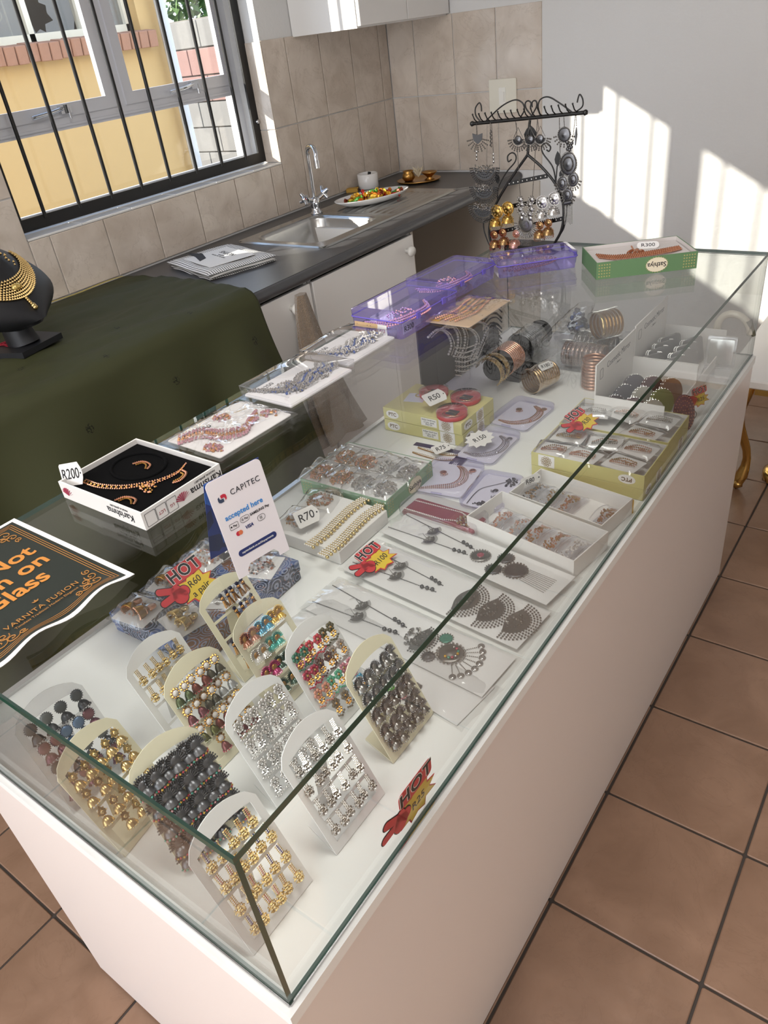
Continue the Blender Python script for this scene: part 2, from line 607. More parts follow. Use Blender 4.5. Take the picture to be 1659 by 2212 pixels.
def sash(y0, y1, z0, z1):
    s = MB()
    a, b, w = FX0 + 0.003, FX1 + 0.007, 0.040
    s.box(a, b, y0, y1, z0, z0 + w)
    s.box(a, b, y0, y1, z1 - w, z1)
    s.box(a, b, y0, y0 + w, z0 + w, z1 - w)
    s.box(a, b, y1 - w, y1, z0 + w, z1 - w)
    s = s.build('sash', M_alu, w1)
    MB().box(-2.287, -2.283, y0 + w, y1 - w, z0 + w, z1 - w).build('pane', M_pane, s)
    h = MB()
    ym = (y0 + y1) / 2 + 0.05
    h.box(b, b + 0.018, ym - 0.012, ym + 0.03, z0 + 0.010, z0 + 0.036)
    h.tube([(b + 0.014, ym, z0 + 0.026), (b + 0.020, ym - 0.05, z0 + 0.020), (b + 0.022, ym - 0.13, z0 + 0.014)], 0.0065, 6)
    h.tube([(b + 0.014, ym + 0.02, z0 + 0.026), (b + 0.016, ym + 0.02, z0 - 0.008)], 0.005, 6)
    h.build('window_stay', M_chrome, s)
sash(WY0 + 0.04, MU - 0.022, 1.425, WZ1 - 0.045)
sash(MU + 0.022, WY1 - 0.04, 1.425, WZ1 - 0.045)
MB().box(-2.287, -2.283, WY0 + 0.04, WY1 - 0.04, WZ0 + 0.045, 1.385).build('pane', M_pane, w1)
# burglar bars
bg_ = thing('burglar_bars', 'black steel burglar bars across the kitchen window', 'burglar bars', (-2.2, (WY0 + WY1) / 2, WZ0))
yc = (WY0 + WY1) / 2
h = MB().box(-0.005, 0.005, 1.206 - yc, WY1 - 0.004 - yc, 0.012, 0.052)
h.box(-0.005, 0.005, 1.206 - yc, WY1 - 0.004 - yc, 0.90, 0.94)
h.box(-0.005, 0.005, WY1 - 0.044 - yc, WY1 - 0.004 - yc, 0.052, 0.90)
h.box(-0.005, 0.005, 1.190 - yc, 1.216 - yc, 0.052, 0.90)
h.build('frame', M_black, bg_)
for k in range(8):
    yy = 1.306 + k * 0.1415 - yc
    MB().tube([(0.003, yy, 0.04), (0.003, yy, 0.91)], 0.0072, 6).build('bar', M_black, bg_)
b = MB().lathe([(0, 0.012), (0.008, 0.010), (0.008, 0)], 10, axis='x', c=(0.005, WY1 - 0.02 - yc, 0.17))
b.build('bolt', M_chrome, bg_)
# second window, behind the camera on the same wall
w2 = MB()
for a in ((VY0, VY1, 1.10, 1.14), (VY0, VY1, 1.94, 1.98), (VY0, VY0 + 0.04, 1.14, 1.94), (VY1 - 0.04, VY1, 1.14, 1.94)):
    w2.box(FX0, FX1, *a)
w2 = struct(w2.build('window_2', M_alu))
MB().box(-2.287, -2.283, VY0 + 0.04, VY1 - 0.04, 1.14, 1.94).build('pane', M_pane, w2)

# ================================================================== outside the window
M_yellow = mat('yellow_house_plaster', 'c9a56c', 0.8, bump=0.05, bscale=40, vary=0.03)
M_brick = mat('orange_brick', 'a5775c', 0.85, bump=0.3, bscale=90, vary=0.18, vscale=20)
M_block = mat('grey_concrete_block', '7d7973', 0.9, bump=0.3, bscale=50, vary=0.1)
M_pinkblock = mat('pink_concrete_block', '8f6f66', 0.9, bump=0.3, bscale=50, vary=0.1)
M_mortar = mat('block_mortar', '7f7970', 0.9)
M_cream = mat('cream_window_paint', 'ded5bf', 0.6)
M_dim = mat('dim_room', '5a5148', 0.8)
M_paving = mat('grey_paving', '7b756d', 0.9, vary=0.08)
struct(MB().box(-16, WO, -8, 16, -0.4, -0.10).build('ground_outside', M_paving))
HX = -4.2
hz = thing('yellow_house', 'yellow plastered neighbouring house with a broken window, seen through the bars', 'house', (HX, 2.4, -0.1))
hw = MB()
def hb(b, x0, x1, y0, y1, z0, z1, mi=0):
    return b.box(x0 - HX, x1 - HX, y0 - 2.4, y1 - 2.4, z0 + 0.1, z1 + 0.1, mi)
NY0, NY1, NZ0, NZ1 = 2.42, 3.54, 1.70, 2.5
hb(hw, HX - 3, HX, 0.9, NY0, -0.1, 2.9)
hb(hw, HX - 3, HX, NY1, 3.75, -0.1, 2.9)
hb(hw, HX - 3, HX, NY0, NY1, -0.1, NZ0)
hb(hw, HX - 3, HX, NY0, NY1, NZ1, 2.9)
hb(hw, HX - 3, HX - 0.4, NY0, NY1, NZ0, NZ1)
hw.build('wall', M_yellow, hz)
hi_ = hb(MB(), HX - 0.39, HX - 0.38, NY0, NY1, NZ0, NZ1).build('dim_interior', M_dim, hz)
nf = MB()
for a in ((NY0, NY1, NZ0, NZ0 + 0.045), (NY0, NY1, NZ1 - 0.045, NZ1), (NY0, NY0 + 0.04, NZ0, NZ1), (NY1 - 0.04, NY1, NZ0, NZ1), (2.80, 2.835, NZ0, NZ1), (3.17, 3.20, NZ0, NZ1)):
    hb(nf, HX - 0.14, HX - 0.08, *a)
nf = nf.build('window_frame', M_cream, hz)
M_dusty = clear('dusty_pane', (0.75, 0.74, 0.70), rough=0.1, haze=0.25, hazecol=(0.55, 0.52, 0.46))
# panes; the middle one is broken: jagged star-shaped hole
for a, b in ((NY0 + 0.04, 2.80), (3.20, NY1 - 0.04)):
    hb(MB(), HX - 0.112, HX - 0.108, a, b, NZ0 + 0.045, NZ1 - 0.045).build('pane', M_dusty, nf)
pb = MB()
cy, cz = 2.90, 1.84
n = 16
jag = [(cy + math.cos(2 * PI * i / n) * (0.09 if i % 2 else 0.062) * (1.0 if i % 3 else 1.25), cz + math.sin(2 * PI * i / n) * (0.10 if i % 2 else 0.075)) for i in range(n)]
y0_, y1_, z0_, z1_ = 2.835, 3.17, NZ0 + 0.045, NZ1 - 0.045
rim = []
for i in range(n):
    a = 2 * PI * i / n
    dx, dz = math.cos(a), math.sin(a)
    s = min(((y1_ - cy) / dx if dx > 1e-6 else (y0_ - cy) / dx if dx < -1e-6 else 9), ((z1_ - cz) / dz if dz > 1e-6 else (z0_ - cz) / dz if dz < -1e-6 else 9))
    rim.append((cy + dx * s, cz + dz * s))
v = [(-0.112, p[0] - 2.4, p[1] + 0.1) for p in rim] + [(-0.112, min(max(p[0], y0_), y1_) - 2.4, max(p[1], z0_) + 0.1) for p in jag]
pb.add(v, [(i, (i + 1) % n, n + (i + 1) % n, n + i) for i in range(n)])
pb.build('broken_pane', M_dusty, nf)
# scroll bars inside the neighbour's window
for yy in (2.50, 2.62, 2.74, 3.26, 3.37, 3.47):
    MB().tube([(-0.16, yy - 2.4, NZ0 + 0.1), (-0.16, yy - 2.4, NZ1 + 0.1)], 0.007, 5).build('security_bar', M_cream, hz)
for yy, s in ((2.56, 1), (2.68, -1), (3.31, 1), (3.42, -1)):
    pts = []
    for i in range(22):
        a = i * 0.42
        r = 0.045 * (1 - i / 26)
        pts.append((-0.16, yy - 2.4 + s * r * math.cos(a), 1.85 + 0.1 + r * math.sin(a)))
    MB().tube(pts, 0.006, 5).build('scroll', M_cream, hz)
# brick sill
bm_ = MB().rbox(-0.05, 0.05, -0.033, 0.033, -0.045, 0.045, 0.006).mesh('brick', M_brick)
ny = 2.40
while ny < 3.62:
    o = place('brick', bm_, hz, Matrix.Translation((0.03, ny - 2.4, 1.655 + 0.1 + rnd(-0.003, 0.003))) @ Matrix.Rotation(rnd(-0.03, 0.03), 4, 'X') @ Matrix.Rotation(0.12, 4, 'Y'))
    ny += 0.0725
MB().tube([(0.07, 1.28, 0.05), (0.07, 1.28, 2.9)], 0.035, 10).build('downpipe', mat('pipe_grey', 'c9c7c3', 0.5), hz)
# block wall further back
bw = thing('block_wall', 'garden wall of grey and pink concrete blocks beyond the yellow house', 'wall', (-8.8, 8, -0.1))
MB().box(-2.2, 1.9, 0.02, 0.18, 0, 1.98).build('mortar_core', M_mortar, bw)
bkm = [MB().rbox(-0.31, 0.31, 0.0, 0.12, 0.008, 0.312, 0.01).mesh('block', q) for q in (M_block, M_pinkblock)]
for r in range(6):
    for c in range(-3, 3):
        place('block', bkm[1] if r in (3, 4) and c > -3 else bkm[0], bw, Matrix.Translation((c * 0.63 + (0.3 if r % 2 else 0) + 0.3, -0.02, 0.05 + r * 0.32)))
# tree crown behind the wall
tr = thing('leafy_tree', 'green leafy tree above the concrete block wall', 'tree', (-9.2, 9.2, -0.1))
MB().tube([(0, 0, 0), (0.1, 0, 1.4), (0, 0.1, 2.6)], [0.12, 0.09, 0.05], 8).build('trunk', mat('bark', '5d4a3a', 0.9), tr)
lf = MB()
rr = random.Random(3)
for i in range(1500):
    a, e, q = rr.uniform(0, 2 * PI), rr.uniform(-1, 1), rr.random() ** 0.33
    c = Vector((math.cos(a) * math.sqrt(1 - e * e) * q * 1.3, math.sin(a) * math.sqrt(1 - e * e) * q * 0.9, 2.7 + e * q * 0.9))
    d = Vector((rr.uniform(-1, 1), rr.uniform(-1, 1), rr.uniform(-1, 1))).normalized() * 0.11
    s = d.cross(Vector((rr.uniform(-1, 1), rr.uniform(-1, 1), rr.uniform(-1, 1)))).normalized() * 0.04
    lf.add([tuple(c - d), tuple(c + s), tuple(c + d), tuple(c - s)], [(0, 1, 2, 3)], rr.randint(0, 1))
lf = lf.build('foliage', [mat('leaf_green', '5f7f35', 0.5), mat('leaf_dark_green', '3f5c27', 0.5)], tr)
lf['kind'] = 'stuff'

# cloth swag with a gold border along the wall above the kitchen window (mirrored in the glass top)
vl = thing('window_swag', 'dark olive cloth swag with a gold border above the window, mirrored in the glass', 'cloth swag', (XL + 0.02, 1.6, 2.0))
_top = [(0.55, 2.25), (0.80, 2.285), (1.10, 2.29), (1.30, 2.25), (1.48, 2.19), (1.68, 2.115), (1.90, 2.13), (2.17, 2.12), (2.42, 2.14)]
def swag_top(y):
    for (a, za), (c, zc_) in zip(_top, _top[1:]):
        if y <= c:
            t = (y - a) / (c - a)
            t = t * t * (3 - 2 * t)
            return za + (zc_ - za) * t
    return _top[-1][1]
def swag(u, v, lo, hi):
    y = 0.56 + 1.85 * u
    z = swag_top(y) + lo + (hi - lo) * v
    return (0.022 + 0.016 * math.sin(y * 24) * (1 - 0.5 * v), y - 1.6, z - 2.0)
b = MB().grid(110, 4, lambda u, v: swag(u, v, -0.16, 0.0))
o = b.build('cloth', mat('dark_olive_cloth', '2c2c1e', 0.7), vl)
o.modifiers.new('thickness', 'SOLIDIFY').thickness = 0.002
b = MB().grid(110, 2, lambda u, v: swag(u, v, 0.0, 0.045))
o = b.build('gold_border', mat('gold_brocade', '8a7440', 0.35, 0.7), vl)
o.modifiers.new('thickness', 'SOLIDIFY').thickness = 0.002
for i in range(44):
    p = Vector(swag((i + 0.5) / 44, 0.5, 0.0, 0.045))
    MB().ball((p.x + 0.003, p.y, p.z), 0.014, sc=(0.25, 0.55, 1.0)).build('paisley_motif', mat('brocade_dark', '3c3522', 0.5), vl)

# ================================================================== kitchen counter
M_lam = mat('dark_grey_laminate', '4a4a4c', 0.33, vary=0.12, vscale=60)
M_steel = mat('stainless_steel', 'b9b9b7', 0.24, 1.0, bump=0.015, bscale=500)
CX = -1.40
SX0, SX1, SY0, SY1 = -1.99, -1.525, 1.95, 2.91
BX0, BX1, BY0, BY1 = -1.93, -1.59, 2.0, 2.385
wt = thing('worktop', 'dark grey laminate worktop with rounded front edge under the window', 'worktop', (-1.75, 1.0, 0.86))
def wb_(b, x0, x1, y0, y1, z0, z1):
    b.box(x0 + 1.75, x1 + 1.75, y0 - 1, y1 - 1, z0 - 0.86, z1 - 0.86)
b = MB()
wb_(b, XL + 0.007, CX - 0.02, -1.4, BY0 - 0.01, 0.862, ZC)
wb_(b, XL + 0.007, CX - 0.02, BY1 + 0.01, YF - 0.007, 0.862, ZC)
wb_(b, XL + 0.007, BX0 - 0.01, BY0 - 0.01, BY1 + 0.01, 0.862, ZC)
wb_(b, BX1 + 0.01, CX - 0.02, BY0 - 0.01, BY1 + 0.01, 0.862, ZC)
b.build('top', M_lam, wt)
e = MB()
prof = [(0.33, 0.04)] + [(0.33 + 0.02 * math.sin(a), 0.02 + 0.02 * math.cos(a)) for a in (i * PI / 10 for i in range(11))] + [(0.33, 0.0)]
v = [(x, yy, z) for yy in (-2.4, YF - 0.007 - 1) for x, z in prof]
k = len(prof)
e.add(v, [(i, k + i, k + i + 1, i + 1) for i in range(k - 1)], 0, True)
e.build('front_edge', M_lam, wt)
# base cabinets
M_knob = mat('white_knob', 'e6e3dc', 0.25)
def base_cabinet(y0, y1, label, knob_y, knob=True):
    c = thing('base_cabinet', label, 'cabinet', (-1.76, (y0 + y1) / 2, 0), group='white base cabinets under the worktop')
    w = (y1 - y0) / 2
    b = MB()
    b.box(-0.34, 0.325, -w, -w + 0.016, 0.10, 0.861)
    b.box(-0.34, 0.325, w - 0.016, w, 0.10, 0.861)
    b.box(-0.34, 0.325, -w + 0.016, w - 0.016, 0.10, 0.116)
    b.box(-0.34, -0.33, -w + 0.016, w - 0.016, 0.116, 0.861)
    b.box(-0.30, 0.28, -w, w, 0.0, 0.10)
    b.build('body', M_white, c)
    d = MB().rbox(0.327, 0.345, -w + 0.003, w - 0.003, 0.105, 0.85, 0.003).build('door', M_white, c)
    if knob:
        MB().lathe([(0, 0.0), (0.009, 0.0), (0.008, 0.012), (0.018, 0.020), (0.021, 0.028), (0.017, 0.036), (0, 0.038)], 14, axis='x', c=(0.345, knob_y - (y0 + y1) / 2, 0.80)).build('knob', M_knob, d)
    return c
base_cabinet(0.47, 1.10, 'white base cabinet hidden behind the green cloth', 0.6)
base_cabinet(1.10, 1.728, 'white base cabinet with the brown towel hanging on its door', 1.612)
base_cabinet(1.735, 2.368, 'white base cabinet under the sink with a white round knob', 2.31)
struct(MB().box(-2.108, -1.43, 2.372, 2.388, 0, 0.86).build('trim_1', M_beige))
struct(MB().box(XL + 0.001, -1.31, YF - 0.012, YF - 0.001, 0.0, 0.86).build('trim_2', M_beige))
# wall cupboard
uc = thing('wall_cupboard', 'white wall cupboard above the sink corner', 'cupboard', (-1.93, 2.955, 1.56))
MB().box(-0.182, 0.162, -0.335, 0.335, 0, 0.66).build('body', M_white, uc)
for a, b_, kn in ((-0.333, -0.002, -0.25), (0.002, 0.333, None)):
    d = MB().rbox(0.163, 0.181, a, b_, 0.006, 0.655, 0.003).build('door', M_white, uc)
    if kn is not None:
        MB().lathe([(0, 0), (0.009, 0), (0.008, 0.012), (0.017, 0.020), (0.020, 0.027), (0.016, 0.034), (0, 0.036)], 14, axis='x', c=(0.181, kn, 0.115)).build('knob', M_knob, d)
# light switch on the far wall
sw = thing('light_switch', 'cream rectangular light switch on the cream wall tiles', 'light switch', (-1.491, YF - 0.006, 1.152))
MB().rbox(-0.07, 0.07, 0, 0.14, 0, 0.008, 0.006).build('plate', mat('switch_cream', 'e9e4d4', 0.35), sw, )
for o in sw.children:
    o.matrix_basis = Matrix.Rotation(PI / 2, 4, 'X')
rk = MB().box(-0.017, 0.017, -0.0105, -0.008, 0.035, 0.105).box(-0.011, 0.011, -0.015, -0.0105, 0.048, 0.088).build('rocker', mat('switch_white', 'f2efe6', 0.3), sw)
for zz in (0.013, 0.127):
    MB().lathe([(0, 0.0022), (0.003, 0.0018), (0.0034, 0)], 8, axis='y', c=(0, -0.008, zz)).build('screw', M_dark, sw)
# sink
sk = thing('kitchen_sink', 'stainless steel sink with bowl and ribbed drainer', 'sink', (0, 0, ZC))
s = MB()
def ringpts(x0, x1, y0, y1, r, z):
    return [(p[0], p[1], z) for p in rrect(x0, x1, y0, y1, r, 6)]
lv = [ringpts(SX0, SX1, SY0, SY1, 0.03, 0.0005), ringpts(SX0 + 0.006, SX1 - 0.006, SY0 + 0.006, SY1 - 0.006, 0.028, 0.006)]
inner = ringpts(BX0 - 0.012, BX1 + 0.012, BY0 - 0.012, BY1 + 0.012, 0.07, 0.004)
drain = ringpts(SX0 + 0.035, SX1 - 0.035, BY1 + 0.03, SY1 - 0.035, 0.03, 0.004)
k = len(inner)
s.add(lv[0] + lv[1], [(i, (i + 1) % k, k + (i + 1) % k, k + i) for i in range(k)], 0, True)
# rim plate, with the bowl left open: four strips
s.add([(SX0 + .006, SY0 + .006, .006), (SX1 - .006, SY0 + .006, .006), (SX1 - .006, BY0 - .012, .006), (SX0 + .006, BY0 - .012, .006)], [(0, 1, 2, 3)])
s.add([(SX0 + .006, BY1 + .012, .006), (SX1 - .006, BY1 + .012, .006), (SX1 - .006, BY1 + .03, .006), (SX0 + .006, BY1 + .03, .006)], [(0, 1, 2, 3)])
s.add([(SX0 + .006, BY0 - .012, .006), (BX0 - .012, BY0 - .012, .006), (BX0 - .012, BY1 + .012, .006), (SX0 + .006, BY1 + .012, .006)], [(0, 1, 2, 3)])
s.add([(BX1 + .012, BY0 - .012, .006), (SX1 - .006, BY0 - .012, .006), (SX1 - .006, BY1 + .012, .006), (BX1 + .012, BY1 + .012, .006)], [(0, 1, 2, 3)])
sq = [(p[0], p[1], 0.006) for p in rrect(BX0 - .012, BX1 + .012, BY0 - .012, BY1 + .012, 0.0005, 6)]
s.add(sq + [(p[0], p[1], 0.006) for p in inner], [(i, (i + 1) % k, k + (i + 1) % k, k + i) for i in range(k)])
s.build('rim', M_steel, sk)
bw_ = MB()
L_ = [ringpts(BX0 - .012, BX1 + .012, BY0 - .012, BY1 + .012, 0.07, 0.006), ringpts(BX0 - 0.004, BX1 + 0.004, BY0 - 0.004, BY1 + 0.004, 0.065, 0.002),
      ringpts(BX0, BX1, BY0, BY1, 0.062, -0.008), ringpts(BX0 + 0.012, BX1 - 0.012, BY0 + 0.012, BY1 - 0.012, 0.06, -0.125), ringpts(BX0 + 0.05, BX1 - 0.05, BY0 + 0.05, BY1 - 0.05, 0.05, -0.145)]
vv = sum(L_, [])
ff = [(a * k + i, a * k + (i + 1) % k, (a + 1) * k + (i + 1) % k, (a + 1) * k + i) for a in range(4) for i in range(k)]
bw_.add(vv, ff, 0, True)
bw_.add(L_[4], [tuple(range(k))], 0)
bowl = bw_.build('bowl', M_steel, sk)
MB().lathe([(0, 0.0), (0.03, 0.001), (0.036, 0.004), (0.038, 0.0)], 16, c=((BX0 + BX1) / 2, (BY0 + BY1) / 2, -0.144)).build('waste', M_chrome, bowl)
d = MB()
y0, y1 = BY1 + 0.03, SY1 - 0.006
def dr(u, v):
    x = SX0 + 0.006 + u * (SX1 - SX0 - 0.012)
    yy = y0 + v * (y1 - y0)
    e = min(u, 1 - u, v, 1 - v)
    z = 0.006
    if 0.06 < u < 0.94 and 0.04 < v < 0.95:
        z = 0.0035 + (0.004 * max(0, math.sin(u * 2 * PI * 13)) if 0.12 < v < 0.86 else 0)
    return (x, yy, z)
d.grid(104, 24, dr)
d.build('drainer', M_steel, sk)
# tap
tp = thing('mixer_tap', 'chrome swan-neck mixer tap standing behind the sink bowl', 'tap', (-1.945, 2.41, ZC + 0.006))
b = MB().lathe([(0, 0), (0.026, 0), (0.026, 0.006), (0.020, 0.012), (0.019, 0.03), (0.022, 0.038), (0.022, 0.062), (0.014, 0.07), (0, 0.07)], 16)
b.tube([(0, -0.05, 0.066), (0, 0, 0.05), (0, 0.05, 0.066)], 0.011, 10)
b.build('body', M_chrome, tp)
ht = 0.275
pts = [(0, 0, 0.06), (0, 0, 0.14), (0, 0, ht - 0.04)] + [(0.036 - 0.036 * math.cos(a), -0.010 * a, ht - 0.04 + 0.036 * math.sin(a)) for a in (PI * i / 8 for i in range(1, 9))] + [(0.072, -0.034, ht - 0.075)]
MB().tube(pts, 0.0095, 10).build('spout', M_chrome, tp)
MB().tube([(0.072, -0.033, ht - 0.055), (0.072, -0.034, ht - 0.085)], 0.0125, 10).build('aerator', M_chrome, tp)
for sy, c in ((-1, 'c23a34'), (1, '2a62b0')):
    b = MB()
    for a in range(4):
        q = a * PI / 2 + 0.5
        b.tube([(0, sy * 0.060, 0.072), (0.026 * math.cos(q), sy * 0.070, 0.074 + 0.026 * math.sin(q))], [0.011, 0.007], 8)
    b.ball((0, sy * 0.065, 0.073), 0.016)
    hnd = b.build('handle', M_chrome, tp)
    MB().lathe([(0, 0.003), (0.006, 0.002), (0.007, 0)], 10, axis='x', c=(0.015, sy * 0.068, 0.078)).build('cap', mat('cap_' + c, c, 0.3), hnd)
# oval plate of wrapped sweets
pc = Vector((-1.80, 2.63, ZC + 0.0075))
pl = thing('oval_plate', 'white oval plate of wrapped sweets on the drainer', 'plate', pc, 1.15)
MB().lathe([(0, 0.002), (0.10, 0.003), (0.145, 0.016), (0.178, 0.030), (0.184, 0.032), (0.178, 0.026), (0.14, 0.008), (0.10, 0.0), (0, 0.0)], 36, sy=0.52).build('dish', mat('white_porcelain', 'f2f0ee', 0.15), pl)
sweet_cols = [('c8322c', 'red'), ('e2872a', 'orange'), ('e3c12e', 'yellow'), ('4f9a3a', 'green'), ('8d3f24', 'brown'), ('d8a93a', 'gold')]
sweets = {}
for c, nme in sweet_cols:
    b = MB()
    b.lathe([(0.0, -0.016), (0.007, -0.014), (0.0095, -0.004), (0.0095, 0.004), (0.007, 0.014), (0.0, 0.016)], 7, axis='x', smooth=False)
    for sx in (-1, 1):
        pts = [(sx * 0.015, 0, 0)] + [(sx * 0.026, 0.010 * math.cos(a), 0.010 * math.sin(a)) for a in (i * PI / 3 for i in range(6))]
        b.add(pts, [(0, 1 + i, 1 + (i + 1) % 6) for i in range(6)])
    sweets[nme] = b.mesh('sweet', mat('foil_' + c, c, 0.22, 0.45, spec=0.8))
rs = random.Random(11)
for i in range(46):
    r, a = math.sqrt(rs.random()), rs.uniform(0, 2 * PI)
    lx, ly = r * math.cos(a) * 0.135, r * math.sin(a) * 0.062
    lz = 0.014 + (1 - r) * 0.022 + rs.random() * 0.006
    nme = sweet_cols[rs.randrange(6)][1]
    M = pl.matrix_basis @ Matrix.Translation((lx, ly, lz)) @ Matrix.Rotation(rs.uniform(0, 6.28), 4, 'Z') @ Matrix.Rotation(rs.uniform(-0.5, 0.5), 4, 'Y')
    o = place('wrapped_sweet', sweets[nme], None, M)
    tag(o, '%s foil-wrapped sweet heaped on the white oval plate' % nme, 'sweet', '%s sweets on the oval plate' % nme)
# ramekin, matchbox, brass tray
rk = thing('white_ramekin', 'small white round pot against the tiles behind the sweets', 'pot', PZ(797, 406, ZC))
MB().lathe([(0, 0), (0.046, 0), (0.05, 0.004), (0.05, 0.066), (0.047, 0.068), (0.044, 0.066), (0.044, 0.02), (0, 0.018)], 24).build('cup', mat('white_porcelain', 'f2f0ee', 0.15), rk)
MB().tube([(0.0, 0, 0.02), (0.01, 0.006, 0.072)], 0.008, 8).build('incense_stub', M_black, rk)
mb = thing('matchbox', 'small yellow and brown matchbox beside the white pot', 'matchbox', PZ(762, 414, ZC), 0.5)
MB().rbox(-0.028, 0.028, -0.02, 0.02, 0, 0.016, 0.001).build('sleeve', mat('matchbox_yellow', 'c79a3c', 0.6), mb)
MB().box(-0.029, 0.029, -0.0185, 0.0185, 0.002, 0.0135).build('drawer', mat('matchbox_brown', '5d3a25', 0.7), mb)
bt = thing('brass_tray', 'oval brass tray with small brass pots in the counter corner', 'tray', PZ(905, 392, ZC), 0.3)
MB().lathe([(0, 0.004), (0.08, 0.005), (0.105, 0.012), (0.11, 0.012), (0.10, 0.004), (0.06, 0), (0, 0)], 28, sy=0.85).build('dish', M_antgold, bt)
bx = PZ(905, 392, ZC)
b = thing('brass_pot', 'small round brass pot standing on the oval brass tray', 'pot', bx + Vector((-0.045, -0.02, 0.006)))
MB().lathe([(0, 0), (0.02, 0.0), (0.032, 0.016), (0.028, 0.034), (0.022, 0.04), (0.027, 0.047), (0.024, 0.047), (0.018, 0.04), (0, 0.036)], 16).build('body', M_antgold, b)
b = thing('brass_oil_lamp', 'small brass oil lamp standing on the oval brass tray', 'lamp', bx + Vector((0.05, 0.02, 0.006)))
MB().lathe([(0, 0), (0.022, 0), (0.010, 0.008), (0.012, 0.014), (0.03, 0.03), (0.033, 0.036), (0.028, 0.034), (0, 0.024)], 14, sx=1.25).build('body', M_antgold, b)
b = thing('white_flower', 'dried white flower lying on the brass tray', 'flower', bx + Vector((0.0, 0.0, 0.012)))
f = MB()
for i in range(9):
    a = i * 0.7
    f.tube([(0, 0, 0.01), (0.014 * math.cos(a), 0.014 * math.sin(a), 0.03 + 0.006 * (i % 3)), (0.026 * math.cos(a), 0.026 * math.sin(a), 0.046 + 0.01 * (i % 2))], [0.003, 0.006, 0.001], 5)
f.build('petals', mat('dried_petal', 'd8cbb0', 0.7), b)
# folded tea towel
def striped(name):
    m, nt = newmat(name)
    t = nd(nt, 'ShaderNodeTexCoord')
    s_ = nd(nt, 'ShaderNodeSeparateXYZ')
    w = nd(nt, 'ShaderNodeMath', operation='PINGPONG')
    w.inputs[1].default_value = 0.0042
    g = nd(nt, 'ShaderNodeMath', operation='GREATER_THAN')
    g.inputs[1].default_value = 0.0029
    nt.links.new(t.outputs['Object'], s_.inputs[0])
    nt.links.new(s_.outputs['Y'], w.inputs[0])
    nt.links.new(w.outputs[0], g.inputs[0])
    x = nd(nt, 'ShaderNodeMix', data_type='RGBA')
    x.inputs[6].default_value = lin('efeeec')
    x.inputs[7].default_value = lin('2a2a2c')
    nt.links.new(g.outputs[0], x.inputs[0])
    b = nd(nt, 'ShaderNodeBsdfPrincipled', Roughness=0.85)
    nt.links.new(x.outputs[2], b.inputs['Base Color'])
    out(nt, b.outputs[0])
    return m
M_stripe = striped('black_white_stripe')
tt = thing('tea_towel', 'folded white tea towel with black stripes and print beside the sink', 'tea towel', (-1.815, 1.70, ZC), -0.28)
for k, (w, h_, z) in enumerate(((0.175, 0.135, 0.0), (0.178, 0.13, 0.009), (0.172, 0.137, 0.017))):
    b = MB()
    def tw(u, v, w=w, h_=h_, z=z, k=k):
        x, yy = (u - 0.5) * 2 * w, (v - 0.5) * 2 * h_
        return (x, yy, z + 0.008 + 0.0025 * math.sin(x * 30 + k * 2) * math.cos(yy * 24 + k) - (0.007 if min(u, 1 - u, v, 1 - v) < 0.02 else 0))
    b.grid(16, 12, tw)
    b.grid(16, 12, lambda u, v: (tw(u, v)[0], tw(u, v)[1], z), flip=True)
    b.build('fold', [M_stripe if k != 1 else mat('towel_check', 'd9d8d5', 0.85)], tt)
b = MB().rbox(-0.10, 0.12, -0.10, 0.085, 0.0285, 0.0292, 0.006)
b.build('printed_panel', mat('towel_white', 'efeeec', 0.85), tt)
text('NOTHS', 0.03, M_ink, tt, TR(0.0, 0.035, 0.0295, PI), 0.01)
text('made for the kitchen\nwith love', 0.012, M_ink, tt, TR(0.0, 0.0, 0.0295, PI))
b = MB().prism([(-0.10, -0.02), (-0.02, -0.045), (0.0, -0.08), (-0.08, -0.06), (-0.15, -0.055), (-0.15, -0.045)], 0.0293, 0.0300)
b.build('printed_knife', mat('print_grey', '38393d', 0.8), tt)

# ================================================================== green cloth over the counter
def green_cloth():
    m, nt = newmat('olive_green_cloth')
    L = nt.links
    t = nd(nt, 'ShaderNodeUVMap')
    v = nd(nt, 'ShaderNodeTexVoronoi', Scale=6.2, Randomness=0.18)
    L.new(t.outputs[0], v.inputs['Vector'])
    n = nd(nt, 'ShaderNodeTexNoise', Scale=190.0, Detail=1.0)
    L.new(t.outputs[0], n.inputs['Vector'])
    a = nd(nt, 'ShaderNodeMath', operation='LESS_THAN')
    a.inputs[1].default_value = 0.085
    L.new(v.outputs['Distance'], a.inputs[0])
    c = nd(nt, 'ShaderNodeMath', operation='GREATER_THAN')
    c.inputs[1].default_value = 0.52
    L.new(n.outputs['Fac'], c.inputs[0])
    q = nd(nt, 'ShaderNodeMath', operation='MULTIPLY')
    L.new(a.outputs[0], q.inputs[0])
    L.new(c.outputs[0], q.inputs[1])
    x = nd(nt, 'ShaderNodeMix', data_type='RGBA')
    x.inputs[6].default_value = lin('3d3f27')
    x.inputs[7].default_value = lin('1a1c12')
    L.new(q.outputs[0], x.inputs[0])
    b = nd(nt, 'ShaderNodeBsdfPrincipled', Roughness=0.7)
    b.inputs['Specular IOR Level'].default_value = 0.25
    L.new(x.outputs[2], b.inputs['Base Color'])
    out(nt, b.outputs[0])
    return m
M_cloth = green_cloth()
ct = thing('green_cloth', 'olive green cloth with small dark motifs draped over the counter', 'cloth', (-1.75, 0.4, ZC))
CY0, CY1 = -0.9, 1.462
